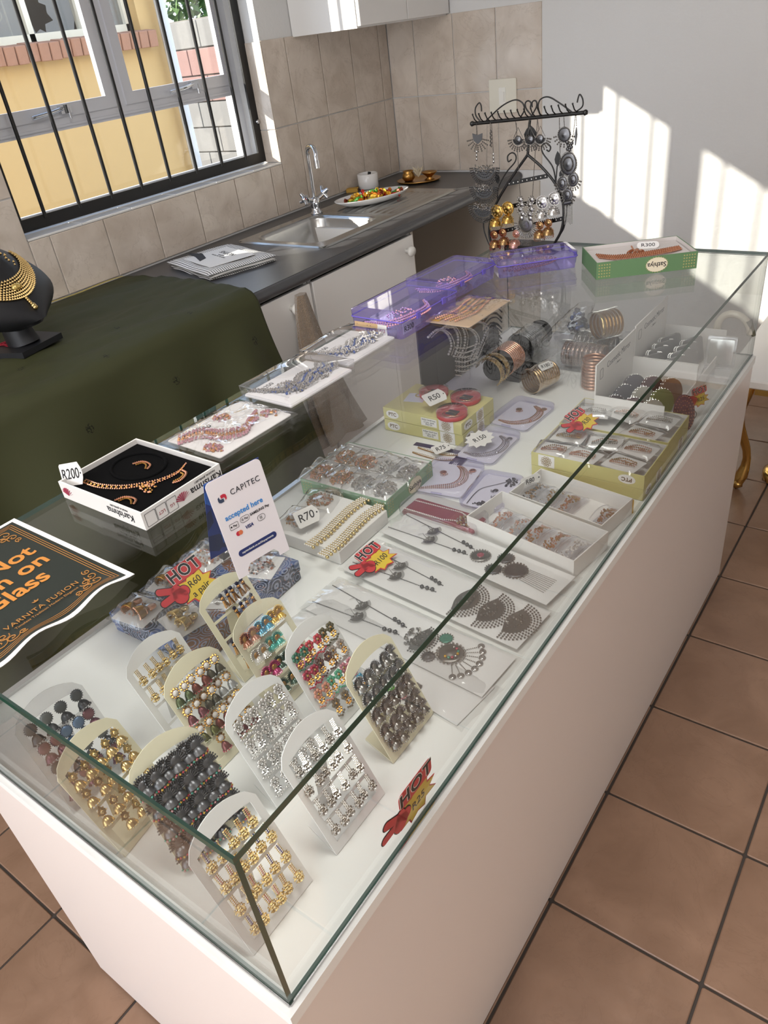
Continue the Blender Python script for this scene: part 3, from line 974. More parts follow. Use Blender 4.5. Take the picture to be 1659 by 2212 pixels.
def cloth_pt(u, v):
    yy = CY0 + (CY1 - CY0) * u
    s = v * 1.36                                 # length along the drape from the back edge
    top = 0.70
    wr = noise.noise(Vector((yy * 2.2, s * 5.5, 0))) * 0.013 + noise.noise(Vector((yy * 5 + s * 5, s * 15 - yy * 4, 4))) * 0.008 + noise.noise(Vector((yy * 14 - s * 6, s * 30, 9))) * 0.003
    if s < top - 0.04:
        x, z = -2.088 + s + 0.012 * noise.noise(Vector((yy * 3, 0, 1))) * (1 - s / top), 0.004 + max(0.0, 0.010 + wr) * min(1, s * 14)
    elif s < top + 0.03:
        a = (s - top + 0.04) / 0.07 * PI / 2
        x, z = -2.088 + top - 0.04 + 0.045 * math.sin(a), 0.012 + wr * 0.6 - 0.045 * (1 - math.cos(a))
    else:
        q = s - top - 0.03
        amp = min(q * 0.26, 0.075)
        fold = math.sin(yy * 21 + 1.3 * math.sin(yy * 4.1) + q * 1.5) * 0.6 + math.sin(yy * 9.3 + 2) * 0.4
        x = -2.088 + top + 0.005 + q * 0.06 + amp * (fold + 0.9) * 0.75
        z = -0.033 - q
    if u > 0.985:
        x += 0.0
    e = max(0.0, (yy - 1.28) / 0.18)
    yo = yy + (0.045 * e * max(0, s - top) / 0.6 if e > 0 else 0) + 0.02 * e * math.sin(s * 6)
    return (x + 1.75, yo - 0.4, z)
b = MB()
NU, NV = 220, 96
b.grid(NU, NV, cloth_pt)
me = b.mesh('drape', M_cloth)
uv = me.uv_layers.new(name='uv')
for p in me.polygons:
    for li in p.loop_indices:
        vi = me.loops[li].vertex_index
        uv.data[li].uv = ((vi % (NU + 1)) / NU * (CY1 - CY0), (vi // (NU + 1)) / NV * 1.36)
o = place('drape', me, ct)
md = o.modifiers.new('thickness', 'SOLIDIFY')
md.thickness = 0.0012
b = MB()
b.grid(120, 2, lambda u, v: (cloth_pt(u * 0.999, 0)[0] - 0.012 + v * 0.016, cloth_pt(u, 0)[1], 0.0075 + 0.002 * math.sin(u * 60)))
b.build('yellow_border', mat('yellow_ribbon', 'b9a860', 0.6), ct)

# brown towel hanging from the door knob
M_towel = mat('brown_towelling', '8f7a63', 0.95, bump=0.9, bscale=260, sheen=0.6)
tw_ = thing('hand_towel', 'brown towelling hand towel hanging from a cabinet knob', 'towel', (-1.375, 1.62, 0.80))
b = MB()
def tow(u, v):
    a = u * 2 * PI
    q = v
    wy = 0.022 + 0.085 * q ** 0.8
    wx = 0.016 + 0.022 * q
    fold = 1 + 0.30 * math.sin(a * 5 + q * 2) * (0.3 + q)
    yy = math.cos(a) * wy * fold + 0.105 * q * q
    xx = math.sin(a) * wx * fold
    return (xx + 0.012, yy - 0.005, 0.052 - 0.58 * q + 0.02 * math.sin(a) * q)
b.grid(48, 30, tow, flip=True)
k = len(b.v)
b.add([tow(i / 48, 0) for i in range(48)], [tuple(range(48))])
b.build('towelling', M_towel, tw_)
struct_ = None

# jewellery bust with necklace
bu = thing('necklace_bust', 'black leatherette necklace bust standing on the green cloth', 'bust', M=TR(-1.70, 0.825, ZC + 0.030, math.radians(18)) @ Matrix.Scale(1.17, 4))
M_leather = mat('black_leatherette', '16171b', 0.5, bump=0.06, bscale=500)
MB().prism([(-0.06, -0.075), (0.05, -0.065), (0.06, 0.065), (-0.06, 0.08)], -0.006, 0.008).build('base', M_leather, bu)
MB().tube([(0, 0, 0.006), (-0.01, 0, 0.06)], [0.034, 0.028], 10, flat=1.3).build('stem', M_leather, bu)
def bust(u, v, off=0.0):
    # a slanted shield: u across, v from the lower edge (0) to the neck (1)
    a = (u - 0.5) * 2
    W = 0.150 * (math.sin(min(1.0, (v + 0.04) / 0.42) * PI / 2) ** 0.7) * (1 - 0.50 * max(0, (v - 0.45) / 0.55) ** 1.6)
    n = 0.040 * (1 - a * a) + off
    sl = 0.62
    h = v * 0.205 + 0.012 * a * a
    return (0.055 - h * math.sin(sl) + n * math.cos(sl), a * W, 0.045 + h * math.cos(sl) + n * math.sin(sl))
b = MB()
b.grid(22, 20, bust)
b.grid(22, 20, lambda u, v: bust(u, v, -0.016 * (1 - (2 * u - 1) ** 2) - 0.006), flip=True)
b.build('chest', M_leather, bu)
nk = thing('gold_bridal_necklace', 'wide gold beaded necklace on the black bust', 'necklace', M=bu.matrix_basis.copy())
b = MB()
for r in range(8):
    n = 34 + r * 2
    for i in range(n):
        u = 0.5 + (i / (n - 1) - 0.5) * 0.94
        c = 1 - (2 * u - 1) ** 2
        v = 0.86 - 0.34 * c - r * 0.026 * (0.25 + c)
        b.ball(Vector(bust(u, v, 0.004)), 0.0042, 0, low=True)
for i in range(6):
    b.ball(Vector(bust(0.5, 0.27 - 0.026 * i, 0.004)), 0.0048 if i < 4 else 0.0075)
b.build('collar', M_gold, nk)
MB().ball(Vector(bust(0.5, 0.42, 0.006)), 0.013, sc=(0.7, 1.3, 0.8)).build('centre_stone', mat('gold_stone', 'e8c877', 0.1, 0.7), nk)
for sgn, nm in ((-0.15, 'nearer'), (0.20, 'farther')):
    e = thing('gold_drop_earring', 'long gold drop earring pinned high on the black bust, the %s one' % nm, 'earring', M=bu.matrix_basis.copy(), group='gold drop earrings on the bust')
    b = MB()
    b.ball(Vector(bust(0.5 + sgn, 0.96, 0.006)), 0.010)
    for i in range(9):
        b.ball(Vector(bust(0.5 + sgn, 0.92 - 0.034 * i, 0.007)) + Vector((0, 0.004 * math.sin(i * 2), 0)), 0.006 - 0.0003 * i, low=True)
    b.build('drop', M_gold, e)
ts = thing('red_tassel', 'red thread tassel lying on the green cloth by the bust', 'tassel', PZ(-14, 752, ZC + 0.034))
b = MB()
for i in range(40):
    a = rnd(-0.5, 0.5)
    b.tube([(0, 0, 0.005), (0.03, 0.03 + a * 0.03, 0.008 + rnd(-0.003, 0.006)), (0.055, 0.055 + a * 0.08, rnd(0, 0.012))], 0.0012, 3)
b.build('threads', mat('red_thread', 'a81f33', 0.8), ts)
MB().ball((-0.005, -0.005, 0.008), 0.009).build('knot', mat('red_thread', 'a81f33', 0.8), ts)

# ================================================================== glass showcase
cs = thing('glass_showcase', 'long white display counter with a glass case on top', 'showcase', (-WX / 2, LY / 2, 0))
def cb_(b, x0, x1, y0, y1, z0, z1, mi=0):
    return b.box(x0 + WX / 2, x1 + WX / 2, y0 - LY / 2, y1 - LY / 2, z0, z1, mi)
cb_(MB(), -0.02, 0.005, -0.004, LY, 0.012, 0.7135).build('front_panel', M_case, cs)
cb_(MB(), -WX, -0.02, -0.004, 0.02, 0.012, 0.7135).build('near_end_panel', M_case, cs)
cb_(MB(), -WX, -0.02, LY - 0.02, LY - 0.003, 0.012, 0.712).build('far_end_panel', M_case, cs)
cb_(MB(), -WX, -WX + 0.016, 0.02, LY - 0.02, 0.012, 0.712).build('back_panel', M_case, cs)
cb_(MB(), -WX + 0.03, -0.028, 0.03, LY - 0.03, 0.0, 0.012).build('plinth', M_black, cs)
cb_(MB(), -WX, 0.0085, -0.009, LY, 0.7145, ZS).build('display_shelf', M_shelfwhite, cs)
M_alus = mat('bright_aluminium', 'c8c8c8', 0.2, 1.0)
def pane(name, x0, x1, y0, y1, z0, z1):
    """glass sheet: clear faces, green edges; the thin direction is found from the size"""
    b = MB()
    cb_(b, x0, x1, y0, y1, z0, z1)
    d = [x1 - x0, y1 - y0, z1 - z0]
    thin = d.index(min(d))
    face_axis = [2, 2, 1, 0, 1, 0]
    b.m = [0 if face_axis[i] == thin else 1 for i in range(6)]
    return b.build(name, [M_glass, M_edge], cs)
TK = 0.006
pane('top_glass', -WX, 0, 0, LY, ZT - 0.008, ZT)
pane('front_glass', -TK, 0, TK, LY - TK, ZS + 0.002, ZT - 0.0085)
pane('near_end_glass', -WX, 0, 0, TK, ZS + 0.002, ZT - 0.0085)
pane('far_end_glass', -WX, 0, LY - TK, LY, ZS + 0.002, ZT - 0.0085)
b = MB()
cb_(b, 0.0003, 0.0018, 0.0, LY, ZS, ZS + 0.0035)
b.build('front_channel', M_alus, cs)
b = MB()
cb_(b, -WX, 0.0, -0.0020, -0.0003, ZS, ZS + 0.0045)
b.build('near_end_channel', M_alus, cs)
b = MB()
cb_(b, -WX, -WX + 0.012, TK, LY - TK, ZS, ZS + 0.006)
b.build('door_track', M_alus, cs)
# low coffee table with gilt legs beyond the far end
tbl = thing('coffee_table', 'low white-topped table with curved gilt legs beyond the showcase', 'table', (0.35, 2.72, 0))
MB().rbox(-0.52, 0.55, -0.42, 0.42, 0.425, 0.455, 0.01).build('table_top', mat('white_marble_top', 'efece8', 0.2), tbl)
M_gilt = mat('polished_gilt', 'd9b36a', 0.12, 1.0)
for lx, ly in ((-0.44, -0.36), (0.47, -0.36), (-0.44, 0.36), (0.47, 0.36)):
    sx, sy = (1 if lx > 0 else -1), (1 if ly > 0 else -1)
    pts, rs_ = [], []
    for i in range(13):
        t = i / 12
        off = 0.035 * math.sin(t * 2 * PI * 0.9 + 0.3) 
        pts.append((lx + sx * off * 0.7, ly + sy * off * 0.7, 0.43 - t * 0.41))
        rs_.append([0.03, 0.036, 0.034, 0.028, 0.024, 0.020, 0.017, 0.015, 0.014, 0.014, 0.016, 0.022, 0.018][i])
    lg = MB().tube(pts, rs_, 12)
    lg.ball((pts[-1][0], pts[-1][1], 0.022), 0.024, sc=(1, 1, 0.9))
    lg.build('leg', M_gilt, tbl)
b = MB()
for sy in (-0.36, 0.36):
    b.box(-0.42, 0.45, sy - 0.012, sy + 0.012, 0.385, 0.425)
for sx in (-0.44, 0.47):
    b.box(sx - 0.012, sx + 0.012, -0.34, 0.34, 0.385, 0.425)
b.build('apron', M_gilt, tbl)
fp = Vector((0.0, 2.62, 0.455))
fv = thing('gold_flower_vase', 'gold vase of red and orange flowers on the white table', 'vase', fp + Vector((0.02, 0.02, 0)))
MB().lathe([(0, 0), (0.04, 0), (0.05, 0.03), (0.03, 0.09), (0.022, 0.12), (0.03, 0.14), (0.026, 0.14), (0, 0.1)], 18).build('vase', M_gilt, fv)
pm = [mat('red_petal', 'cf3527', 0.6), mat('orange_petal', 'e8863a', 0.6), mat('stem_green', '4c7a3a', 0.6)]
for i, (dx, dy, dz) in enumerate(((-0.05, -0.02, 0.20), (0.03, 0.03, 0.24), (0.05, -0.03, 0.19), (-0.02, 0.05, 0.22))):
    b = MB()
    for r in range(3):
        for q in range(7):
            a = q * 2 * PI / 7 + r * 0.4
            rr_ = 0.028 - r * 0.007
            b.ball((dx + rr_ * math.cos(a), dy + rr_ * math.sin(a), dz + 0.010 * r), 0.014, (i + r) % 2, sc=(1, 1, 0.45 + 0.25 * r))
    b.tube([(0, 0, 0.12), (dx, dy, dz)], 0.003, 5, mi=2)
    b.build('flower', pm, fv)
st = thing('round_pedestal', 'round brass-rimmed pedestal foot on the floor tiles', 'pedestal', (0.055, 2.50, 0))
MB().lathe([(0, 0.0), (0.075, 0.0), (0.08, 0.006), (0.08, 0.03), (0.07, 0.036), (0.02, 0.042), (0.014, 0.05), (0.014, 0.38)], 28).build('foot', M_gilt, st)

# ================================================================== earrings and their card stands
def bell(b, r, h, top, mi, n=12):
    b.lathe([(r * 0.18, top), (r * 0.55, top - h * 0.18), (r * 0.85, top - h * 0.5), (r, top - h * 0.95), (r * 1.04, top - h), (r * 0.9, top - h)], n, mi, axis='y')
def rosette(b, cy, r, mi_rim, mi_in, n=9, petal=0.34):
    b.lathe([(0, r * 0.25), (r * 0.62, r * 0.18), (r * 0.66, 0), (0, -0.0005)], 10, mi_in, axis='z', c=(0, cy, 0.001))
    for i in range(n):
        a = 2 * PI * i / n
        b.ball((r * 0.82 * math.cos(a), cy + r * 0.82 * math.sin(a), r * 0.15), r * petal, mi_rim, low=True)
_ear = {}
def ear_meshes(kind, mats):
    """meshes (top part, drop part) of an earring hanging from the origin along -y, face towards +z"""
    key = (kind,) + tuple(m.name for m in mats)
    if key in _ear:
        return _ear[key]
    a, d = MB(), MB()
    if kind == 'jhumka':                       # flower stud and bell with bead fringe; mats: rim, centre, bell, fringe
        rosette(a, -0.0050, 0.0066, 0, 1)
        bell(d, 0.0062, 0.0105, -0.0115, 2)
        for i in range(10):
            q = 2 * PI * i / 10
            d.ball((0.0062 * math.cos(q), -0.0232, 0.0062 * math.sin(q)), 0.0014, 3, low=True)
    elif kind == 'disc':                       # round flat disc and big dome
        a.lathe([(0, 0.0022), (0.0045, 0.002), (0.0075, 0.0014), (0.0082, 0)], 16, 0, c=(0, -0.0075, 0.001))
        for i in range(18):
            q = 2 * PI * i / 18
            a.ball((0.0083 * math.cos(q), -0.0075 + 0.0083 * math.sin(q), 0.0016), 0.0011, 1, low=True)
        bell(d, 0.0085, 0.0105, -0.0165, 2)
        for i in range(12):
            q = 2 * PI * i / 12
            d.ball((0.0085 * math.cos(q), -0.0285, 0.0085 * math.sin(q)), 0.0016, 3, low=True)
    elif kind == 'fan':                        # serrated fan and fringe
        for i in range(13):
            q = PI * i / 12
            c, s = math.cos(q), math.sin(q)
            a.tube([(0, -0.0125, 0.001), (0.010 * c, -0.0125 + 0.011 * s, 0.0022)], [0.0007, 0.0013], 4, 0)
            a.ball((0.0112 * c, -0.0125 + 0.0122 * s, 0.0022), 0.0013, 0, low=True)
        a.lathe([(0, 0.002), (0.005, 0.0016), (0.006, 0)], 12, 1, c=(0, -0.011, 0.0015))
        bell(d, 0.0085, 0.0085, -0.0125, 2)
        for i in range(9):
            q = PI * i / 8
            d.ball((0.0088 * math.cos(q), -0.0228 - 0.0005 * (i % 2), 0.0085 * math.sin(q)), 0.0015, 3 + i % 2, low=True)
    elif kind == 'bar':                        # strip of stones and a stone ball
        for r in range(6):
            for c in (-1, 0, 1):
                a.ball((c * 0.0023, -0.0012 - r * 0.0023, 0.0012), 0.0013, 0 if (r + c) % 2 else 1, low=True)
        if len(mats) > 2:
            for r in range(6):
                a.ball((0, -0.0012 - r * 0.0022, 0.0018), 0.0013, 2, low=True)
        for i in range(3):
            rr_ = 0.0056 * math.sin(PI * (i + 0.5) / 3.4)
            for q in range(9):
                t = 2 * PI * q / 9 + i
                d.ball((rr_ * math.cos(t), -0.0195 + 0.0056 * math.cos(PI * (i + 0.5) / 3.4), max(0, rr_ * math.sin(t)) + 0.0008), 0.0018, (0, 1)[q % 2], low=True)
        d.ball((0, -0.0195, 0.0010), 0.0042, 1)
        for q in range(10):
            t = 2 * PI * q / 10
            d.ball((0.0062 * math.cos(t), -0.0195 + 0.0062 * math.sin(t), 0.0006), 0.0014, 1, low=True)
    elif kind == 'flower':                     # six-petal flower, small second flower and bead drops
        for i in range(6):
            t = 2 * PI * i / 6
            a.ball((0.0044 * math.cos(t), -0.0062 + 0.0044 * math.sin(t), 0.0018), 0.0031, 0, sc=(1, 1, 0.6))
        a.ball((0, -0.0062, 0.0030), 0.0019, 1)
        for i in range(6):
            t = 2 * PI * i / 6
            d.ball((0.0036 * math.cos(t), -0.0155 + 0.0036 * math.sin(t), 0.0018), 0.0024, 1, low=True)
        for i in range(5):
            d.ball(((i - 2) * 0.0030, -0.0215 - 0.0016 * (2 - abs(i - 2)), 0.0012), 0.0017, 2)
    elif kind == 'leaf':                       # pointed leaf top and dome
        pts = [(0, 0.0005), (-0.004, -0.0035), (-0.0062, -0.0085), (-0.003, -0.0125), (0, -0.0135), (0.003, -0.0125), (0.0062, -0.0085), (0.004, -0.0035)]
        a.prism(pts, 0.0005, 0.0016, 0)
        for p in pts:
            a.ball((p[0], p[1], 0.0016), 0.0013, 0, low=True)
        a.ball((0, -0.0078, 0.0022), 0.0032, 1, sc=(1, 1.2, 0.6))
        bell(d, 0.0078, 0.0095, -0.0150, 0)
        for i in range(12):
            t = 2 * PI * i / 12
            d.ball((0.0078 * math.cos(t), -0.0255, 0.0078 * math.sin(t)), 0.0014, 1, low=True)
    elif kind == 'tassel':                     # dark stud with a gold thread tassel
        a.ball((0, -0.003, 0.002), 0.0035, 1, sc=(1, 1, 0.7))
        a.ball((0, -0.0082, 0.002), 0.0036, 0)
        for i in range(9):
            t = 2 * PI * i / 9
            d.tube([(0.0014 * math.cos(t), -0.010, 0.002 + 0.0014 * math.sin(t)), (0.0042 * math.cos(t), -0.024, 0.0028 + 0.0026 * math.sin(t))], 0.0009, 3, 0)
        d.lathe([(0.0026, 0.001), (0.003, 0), (0.0026, -0.001)], 8, 1, axis='y', c=(0, -0.0105, 0.002))
    ms = list(mats)
    _ear[key] = (a.mesh('stud', ms), d.mesh('drop', ms))
    return _ear[key]
DROP_NAME = {'jhumka': 'bell', 'disc': 'bell', 'fan': 'bell', 'leaf': 'bell', 'bar': 'drop', 'flower': 'drop', 'tassel': 'tassel'}
def earring(kind, mats, M, label, group):
    e = thing('earring', label, 'earring', M=M, group=group)
    a, d = ear_meshes(kind, mats)
    place('stud', a, e)
    place(DROP_NAME[kind], d, e)
    return e
CW, CH, ARCH, LEAN = 0.102, 0.142, 0.020, math.radians(26)
SLOTS = ((0.108, 0.138), (0.076, 0.104), (0.044, 0.072), (0.012, 0.040))
_cardmesh = {}
def card_stand(x, y, yaw, m, label, leaf_m=None, low_slots=4):
    """arched card leaning back, with oblong windows, a foot flap and a rear strut; (x, y): the middle of its foot"""
    ex = Vector((-math.sin(yaw), math.cos(yaw), 0))
    back = Vector((-math.cos(yaw), -math.sin(yaw), 0))
    ey = back * math.sin(LEAN) + Vector((0, 0, math.cos(LEAN)))
    M = frame((x, y, ZS + 0.0012), ex, ey)
    t = thing('card_stand', label, 'display card', M=M, group='earring card stands')
    if m.name not in _cardmesh:
        b = MB()
        w = CW / 2
        th = 0.0016
        b.box(-w, -w + 0.010, 0, 0.108, -th, 0)
        b.box(w - 0.010, w, 0, 0.108, -th, 0)
        prev = 0.0
        for z0, z1 in reversed(SLOTS):
            b.box(-w + 0.010, w - 0.010, prev, z0, -th, 0)
            prev = z1
        # arched head with the top window left open: ring between the arch and the slot
        o, q = [], []
        n = 12
        s0, s1 = SLOTS[0]
        for i in range(n + 1):
            u = i / n
            o.append((-w + CW * u, CH + ARCH * (1 - (2 * u - 1) ** 2) - (0.006 if i in (0, n) else 0)))
            q.append((-w + 0.010 + (CW - 0.020) * u, s1 - 0.004 + 0.006 * (1 - (2 * u - 1) ** 2)))
        o = [(-w, 0.108)] + o + [(w, 0.108)]
        q = [(-w + 0.010, 0.108)] + q + [(w - 0.010, 0.108)]
        k = len(o)
        v = [(p[0], p[1], z) for z in (0, -th) for r in (o, q) for p in r]
        f = []
        for i in range(k - 1):
            f += [(i, k + i, k + i + 1, i + 1), (2 * k + i, 2 * k + i + 1, 3 * k + i + 1, 3 * k + i), (i, i + 1, 2 * k + i + 1, 2 * k + i), (k + i, 3 * k + i, 3 * k + i + 1, k + i + 1)]
        b.add(v, f)
        panel = b.mesh('panel', m)
        # foot flap lying on the shelf and strut behind, in the card's own frame
        fl_, stt = MB(), MB()
        dn = Vector((0, math.sin(LEAN), -math.cos(LEAN)))          # world "back along the shelf" in card coordinates
        def cp(wx, bk, up):                                        # across, back along the shelf, up
            return (wx, bk * math.sin(LEAN) + up * math.cos(LEAN), -bk * math.cos(LEAN) + up * math.sin(LEAN))
        A = [(-w, 0.002), (w, 0.002), (w * 0.75, 0.058), (-w * 0.75, 0.058)]
        v = [cp(p[0], p[1], 0.0) for p in A] + [cp(p[0], p[1], 0.0016) for p in A]
        fl_.add(v, [(0, 1, 2, 3), (7, 6, 5, 4), (0, 4, 5, 1), (1, 5, 6, 2), (2, 6, 7, 3), (3, 7, 4, 0)])
        flap = fl_.mesh('foot_flap', m)
        B = [cp(-0.012, 0.058, 0.0018), cp(0.012, 0.058, 0.0018), cp(0.012, 0.052, 0.098), cp(-0.012, 0.052, 0.098)]
        v = B + [(p[0], p[1] - 0.0014, p[2] - 0.0004) for p in B]
        stt.add(v, [(0, 1, 2, 3), (7, 6, 5, 4), (0, 4, 5, 1), (1, 5, 6, 2), (2, 6, 7, 3), (3, 7, 4, 0)])
        _cardmesh[m.name] = (panel, flap, stt.mesh('strut', m))
    for nme, me in zip(('panel', 'foot_flap', 'strut'), _cardmesh[m.name]):
        place(nme, me, t)
    return t, M
M_cwhite = mat('white_card_plastic', 'efefed', 0.35)
M_ccream = mat('cream_card_plastic', 'e9e3c6', 0.35)
M_cclear = clear('clear_card_plastic', (0.97, 0.97, 0.97), rough=0.05, gain=1.4, haze=0.22, hazecol=(0.85, 0.85, 0.85))
ORD = ('first', 'second', 'third', 'fourth', 'fifth', 'sixth', 'seventh')
def fill(M, rows, label, group, lean_out=0.0025, seed=1, scale=1.0):
    """rows: (height on the card, x0, x1, [(kind, mats, look), ...])"""
    rs = random.Random(seed)
    for r, (h, x0, x1, items) in enumerate(rows):
        n = len(items)
        for i, (kind, mats, look) in enumerate(items):
            x = x0 + (x1 - x0) * (i / (n - 1) if n > 1 else 0.5)
            Me = M @ Matrix.Translation((x + rs.uniform(-0.0006, 0.0006), h, 0.0012 + lean_out * (i % 2))) @ Matrix.Rotation(rs.uniform(-0.10, 0.10), 4, 'Z') @ Matrix.Scale(scale, 4)
            earring(kind, mats, Me, (label % look if '%s' in label else label) + ', %s row, %s from left' % (ORD[r].replace('first', 'top'), ORD[i]), group)
S = stone
OX = (M_dark, M_oxid, M_dark, M_oxid, M_oxid)
# 1 oxidised silver peacock fans, cream card nearest the front glass
oxl = (mat('oxid_light', '8b8a8c', 0.3, 1.0), M_oxid, M_oxid, M_dark, M_oxid)
t, M = card_stand(-0.080, 0.355, 0.0, M_ccream, 'cream card stand of dark silver earrings, alone nearest the necklace packets')
fill(M, [(h, -0.036, 0.036, [('fan', oxl, '')] * n) for h, n in ((0.134, 5), (0.108, 5), (0.082, 5), (0.056, 5), (0.036, 5))],
     'dark silver fan earring on the cream card by the packets', 'earrings on the silver cream card', seed=1, scale=0.95)
# 2 crystal bars on white
cr = (M_crystal, mat('crystal_ball', 'a39d94', 0.15, 0.9), )
t, M = card_stand(-0.063, 0.209, 0.0, M_cwhite, 'white card stand of clear crystal drop earrings near the front glass')
fill(M, [(h, -0.037, 0.037, [('bar', cr, '')] * n) for h, n in ((0.137, 6), (0.110, 6), (0.078, 6), (0.046, 6))],
     'clear crystal bar earring on the white crystal card', 'earrings on the crystal bar card', seed=2)
# 3 crystal flowers on white
crf = (M_crystal, M_silver, M_crystal)
t, M = card_stand(-0.168, 0.218, 0.0, M_cwhite, 'white card stand of sparkling silver flower earrings in the middle')
fill(M, [(h, -0.036, 0.036, [('flower', crf, '')] * n) for h, n in ((0.135, 6), (0.106, 6), (0.074, 6), (0.042, 5))],
     'silver crystal flower earring on the middle white card', 'earrings on the crystal flower card', seed=3, scale=1.12)
# 4 coloured kundan bells on cream
def kun(c, b='5a4a38'):
    return (M_antgold, M_pearl, mat('bell_' + b, b, 0.35, 0.6), S(c))
t, M = card_stand(-0.284, 0.216, 0.02, M_ccream, 'cream card stand of coloured bell earrings with flower studs')
K = {'green': ('1f5a3c', '4d5738'), 'red': ('9d1f30', '6e3a2e'), 'black': ('1d2a24', '4a4638'), 'maroon': ('a01d3c', '6b3c40'), 'grey': ('c9ccd0', 'a9aaa8'), 'olive': ('58602c', '5b5a30'), 'pink': ('b53350', '7b4a48')}
def kr(*names):
    return [('jhumka', kun(*K[n]), n) for n in names for _ in (0, 1)]
fill(M, [(0.136, -0.036, 0.036, kr('green', 'red', 'black')), (0.105, -0.036, 0.036, kr('maroon', 'black', 'grey')), (0.073, -0.036, 0.036, kr('olive', 'red', 'black')), (0.042, -0.020, 0.036, kr('pink', 'maroon'))],
     '%s bell earring with pearl stud on its cream card', 'earrings on the coloured bell card', seed=4, scale=1.08)
# 5 gold bars on white, at the back
gb = (mat('gold_crystal', 'e6cf9a', 0.15, 0.7), M_gold2)
t, M = card_stand(-0.362, 0.214, 0.05, M_cwhite, 'white card stand of gold crystal bar earrings in front of the patterned box')
fill(M, [(0.137, -0.036, 0.036, [('bar', gb, '')] * 6), (0.107, -0.034, 0.036, [('bar', gb, '')] * 6), (0.050, -0.01, 0.036, [('bar', gb, '')] * 3)],
     'gold bar earring on the white card by the patterned box', 'earrings on the gold bar card at the back', seed=5)
# 6 gold tassels on cream
gt = (mat('copper_gold', 'b98a52', 0.3, 1.0), mat('navy_bead', '1d1d35', 0.3))
t, M = card_stand(-0.372, 0.361, 0.0, M_ccream, 'half empty cream card stand of gold tassel earrings against the patterned box')
fill(M, [(0.140, -0.010, 0.036, [('tassel', gt, '')] * 5), (0.110, 0.0, 0.036, [('tassel', gt, '')] * 4), (0.070, -0.034, -0.02, [('tassel', gt, '')] * 2), (0.040, -0.034, -0.026, [('tassel', gt, '')] * 1)],
     'gold tassel earring on the half empty cream card', 'earrings on the tassel card', seed=6, scale=1.05)
# 7 coloured fans on cream
def cf(c):
    return (mat('fan_' + c, c, 0.35, 0.75), M_antgold, S(c), S(c), S(c))
FC = {'copper': 'a9694a', 'blue': '3f9ab8', 'yellow': 'd0a52c', 'white': 'd8d4cc', 'turquoise': '4fb0a0', 'magenta': 'b52a6a', 'dark green': '2c4f3c', 'pink': 'd070a0', 'red': 'a8323c'}
def fr(*names):
    return [('fan', cf(FC[n]), n) for n in names for _ in (0, 1)]
t, M = card_stand(-0.277, 0.340, 0.0, M_ccream, 'cream card stand of rainbow fan earrings behind the flower earrings')
fill(M, [(0.137, -0.034, 0.036, fr('copper', 'blue', 'yellow')), (0.107, -0.034, 0.010, fr('white', 'turquoise')), (0.075, -0.034, 0.036, fr('magenta', 'dark green', 'red')), (0.043, -0.02, 0.036, fr('dark green', 'pink'))],
     '%s fan earring on the rainbow cream card stand', 'earrings on the rainbow fan card', seed=7, scale=0.92)
# 8 coloured flowers on white
FL = {'green': '2c6a52', 'red': 'c03a46', 'olive': '5a5332', 'ruby': 'a52440', 'brown': '5c3a34', 'smoky': 'a89a90', 'peach': 'd08f78', 'mint': '5fae8c', 'pink': 'c9838e', 'bronze': '7a6a55', 'blue': '3f8fae'}
def ff_(*names):
    return [('flower', (S(FL[n]), M_antgold, S(FL[n])), n) for n in names for _ in (0, 1)]
t, M = card_stand(-0.181, 0.347, 0.0, M_cwhite, 'white card stand of coloured flower earrings behind the front row')
fill(M, [(0.137, -0.036, 0.036, ff_('green', 'red', 'olive')), (0.106, -0.036, 0.036, ff_('ruby', 'brown', 'smoky')), (0.074, -0.036, 0.036, ff_('peach', 'mint', 'pink')), (0.043, -0.02, 0.036, ff_('bronze', 'blue'))],
     '%s flower earring on the coloured-flowers white card', 'earrings on the coloured flower card', seed=8, scale=1.15)
# 9 oxidised fans with coloured beads, cream, near end
oxc = (M_dark, M_dark, M_dark, S('b03040'), S('c9a030'))
oxd = (M_dark, M_dark, M_dark, S('3f9a86'), S('c08a8a'))
t, M = card_stand(-0.206, 0.092, -0.10, M_ccream, 'cream card stand of blackened fan earrings with bead fringes by the near glass')
fill(M, [(h, -0.038, 0.038, [('fan', oxc if (i + r) % 2 else oxd, '') for i in range(n)]) for r, (h, n) in enumerate(((0.138, 6), (0.108, 6), (0.078, 6), (0.050, 6), (0.032, 4)))],
     'blackened fan earring with bead fringe on the near cream card', 'earrings on the blackened fan card', seed=9, scale=1.25)
# 10 gold balls with coloured bars, white, near corner
def gbar(c):
    return (mat('gold_crystal', 'e6cf9a', 0.15, 0.7), M_gold2, S(c))
GB = [('bar', gbar(c), n) for c, n in (('22307a', 'blue-striped'), ('22307a', 'blue-striped'), ('b98a40', 'gold'), ('b98a40', 'gold'), ('c07868', 'pink-striped'), ('c07868', 'pink-striped'))]
t, M = card_stand(-0.068, 0.067, 0.0, M_cwhite, 'white card stand of gold ball earrings in the near corner of the case')
fill(M, [(0.136, -0.034, 0.030, GB[:5]), (0.106, -0.036, 0.036, GB[4:] + GB[2:4] + GB[:2]), (0.074, -0.036, 0.036, GB[2:] + GB[:2]), (0.043, -0.034, 0.036, GB[:2] + GB[4:] + GB[2:4])],
     '%s gold ball earring on the near corner card', 'earrings on the near corner card', seed=10, scale=1.05)
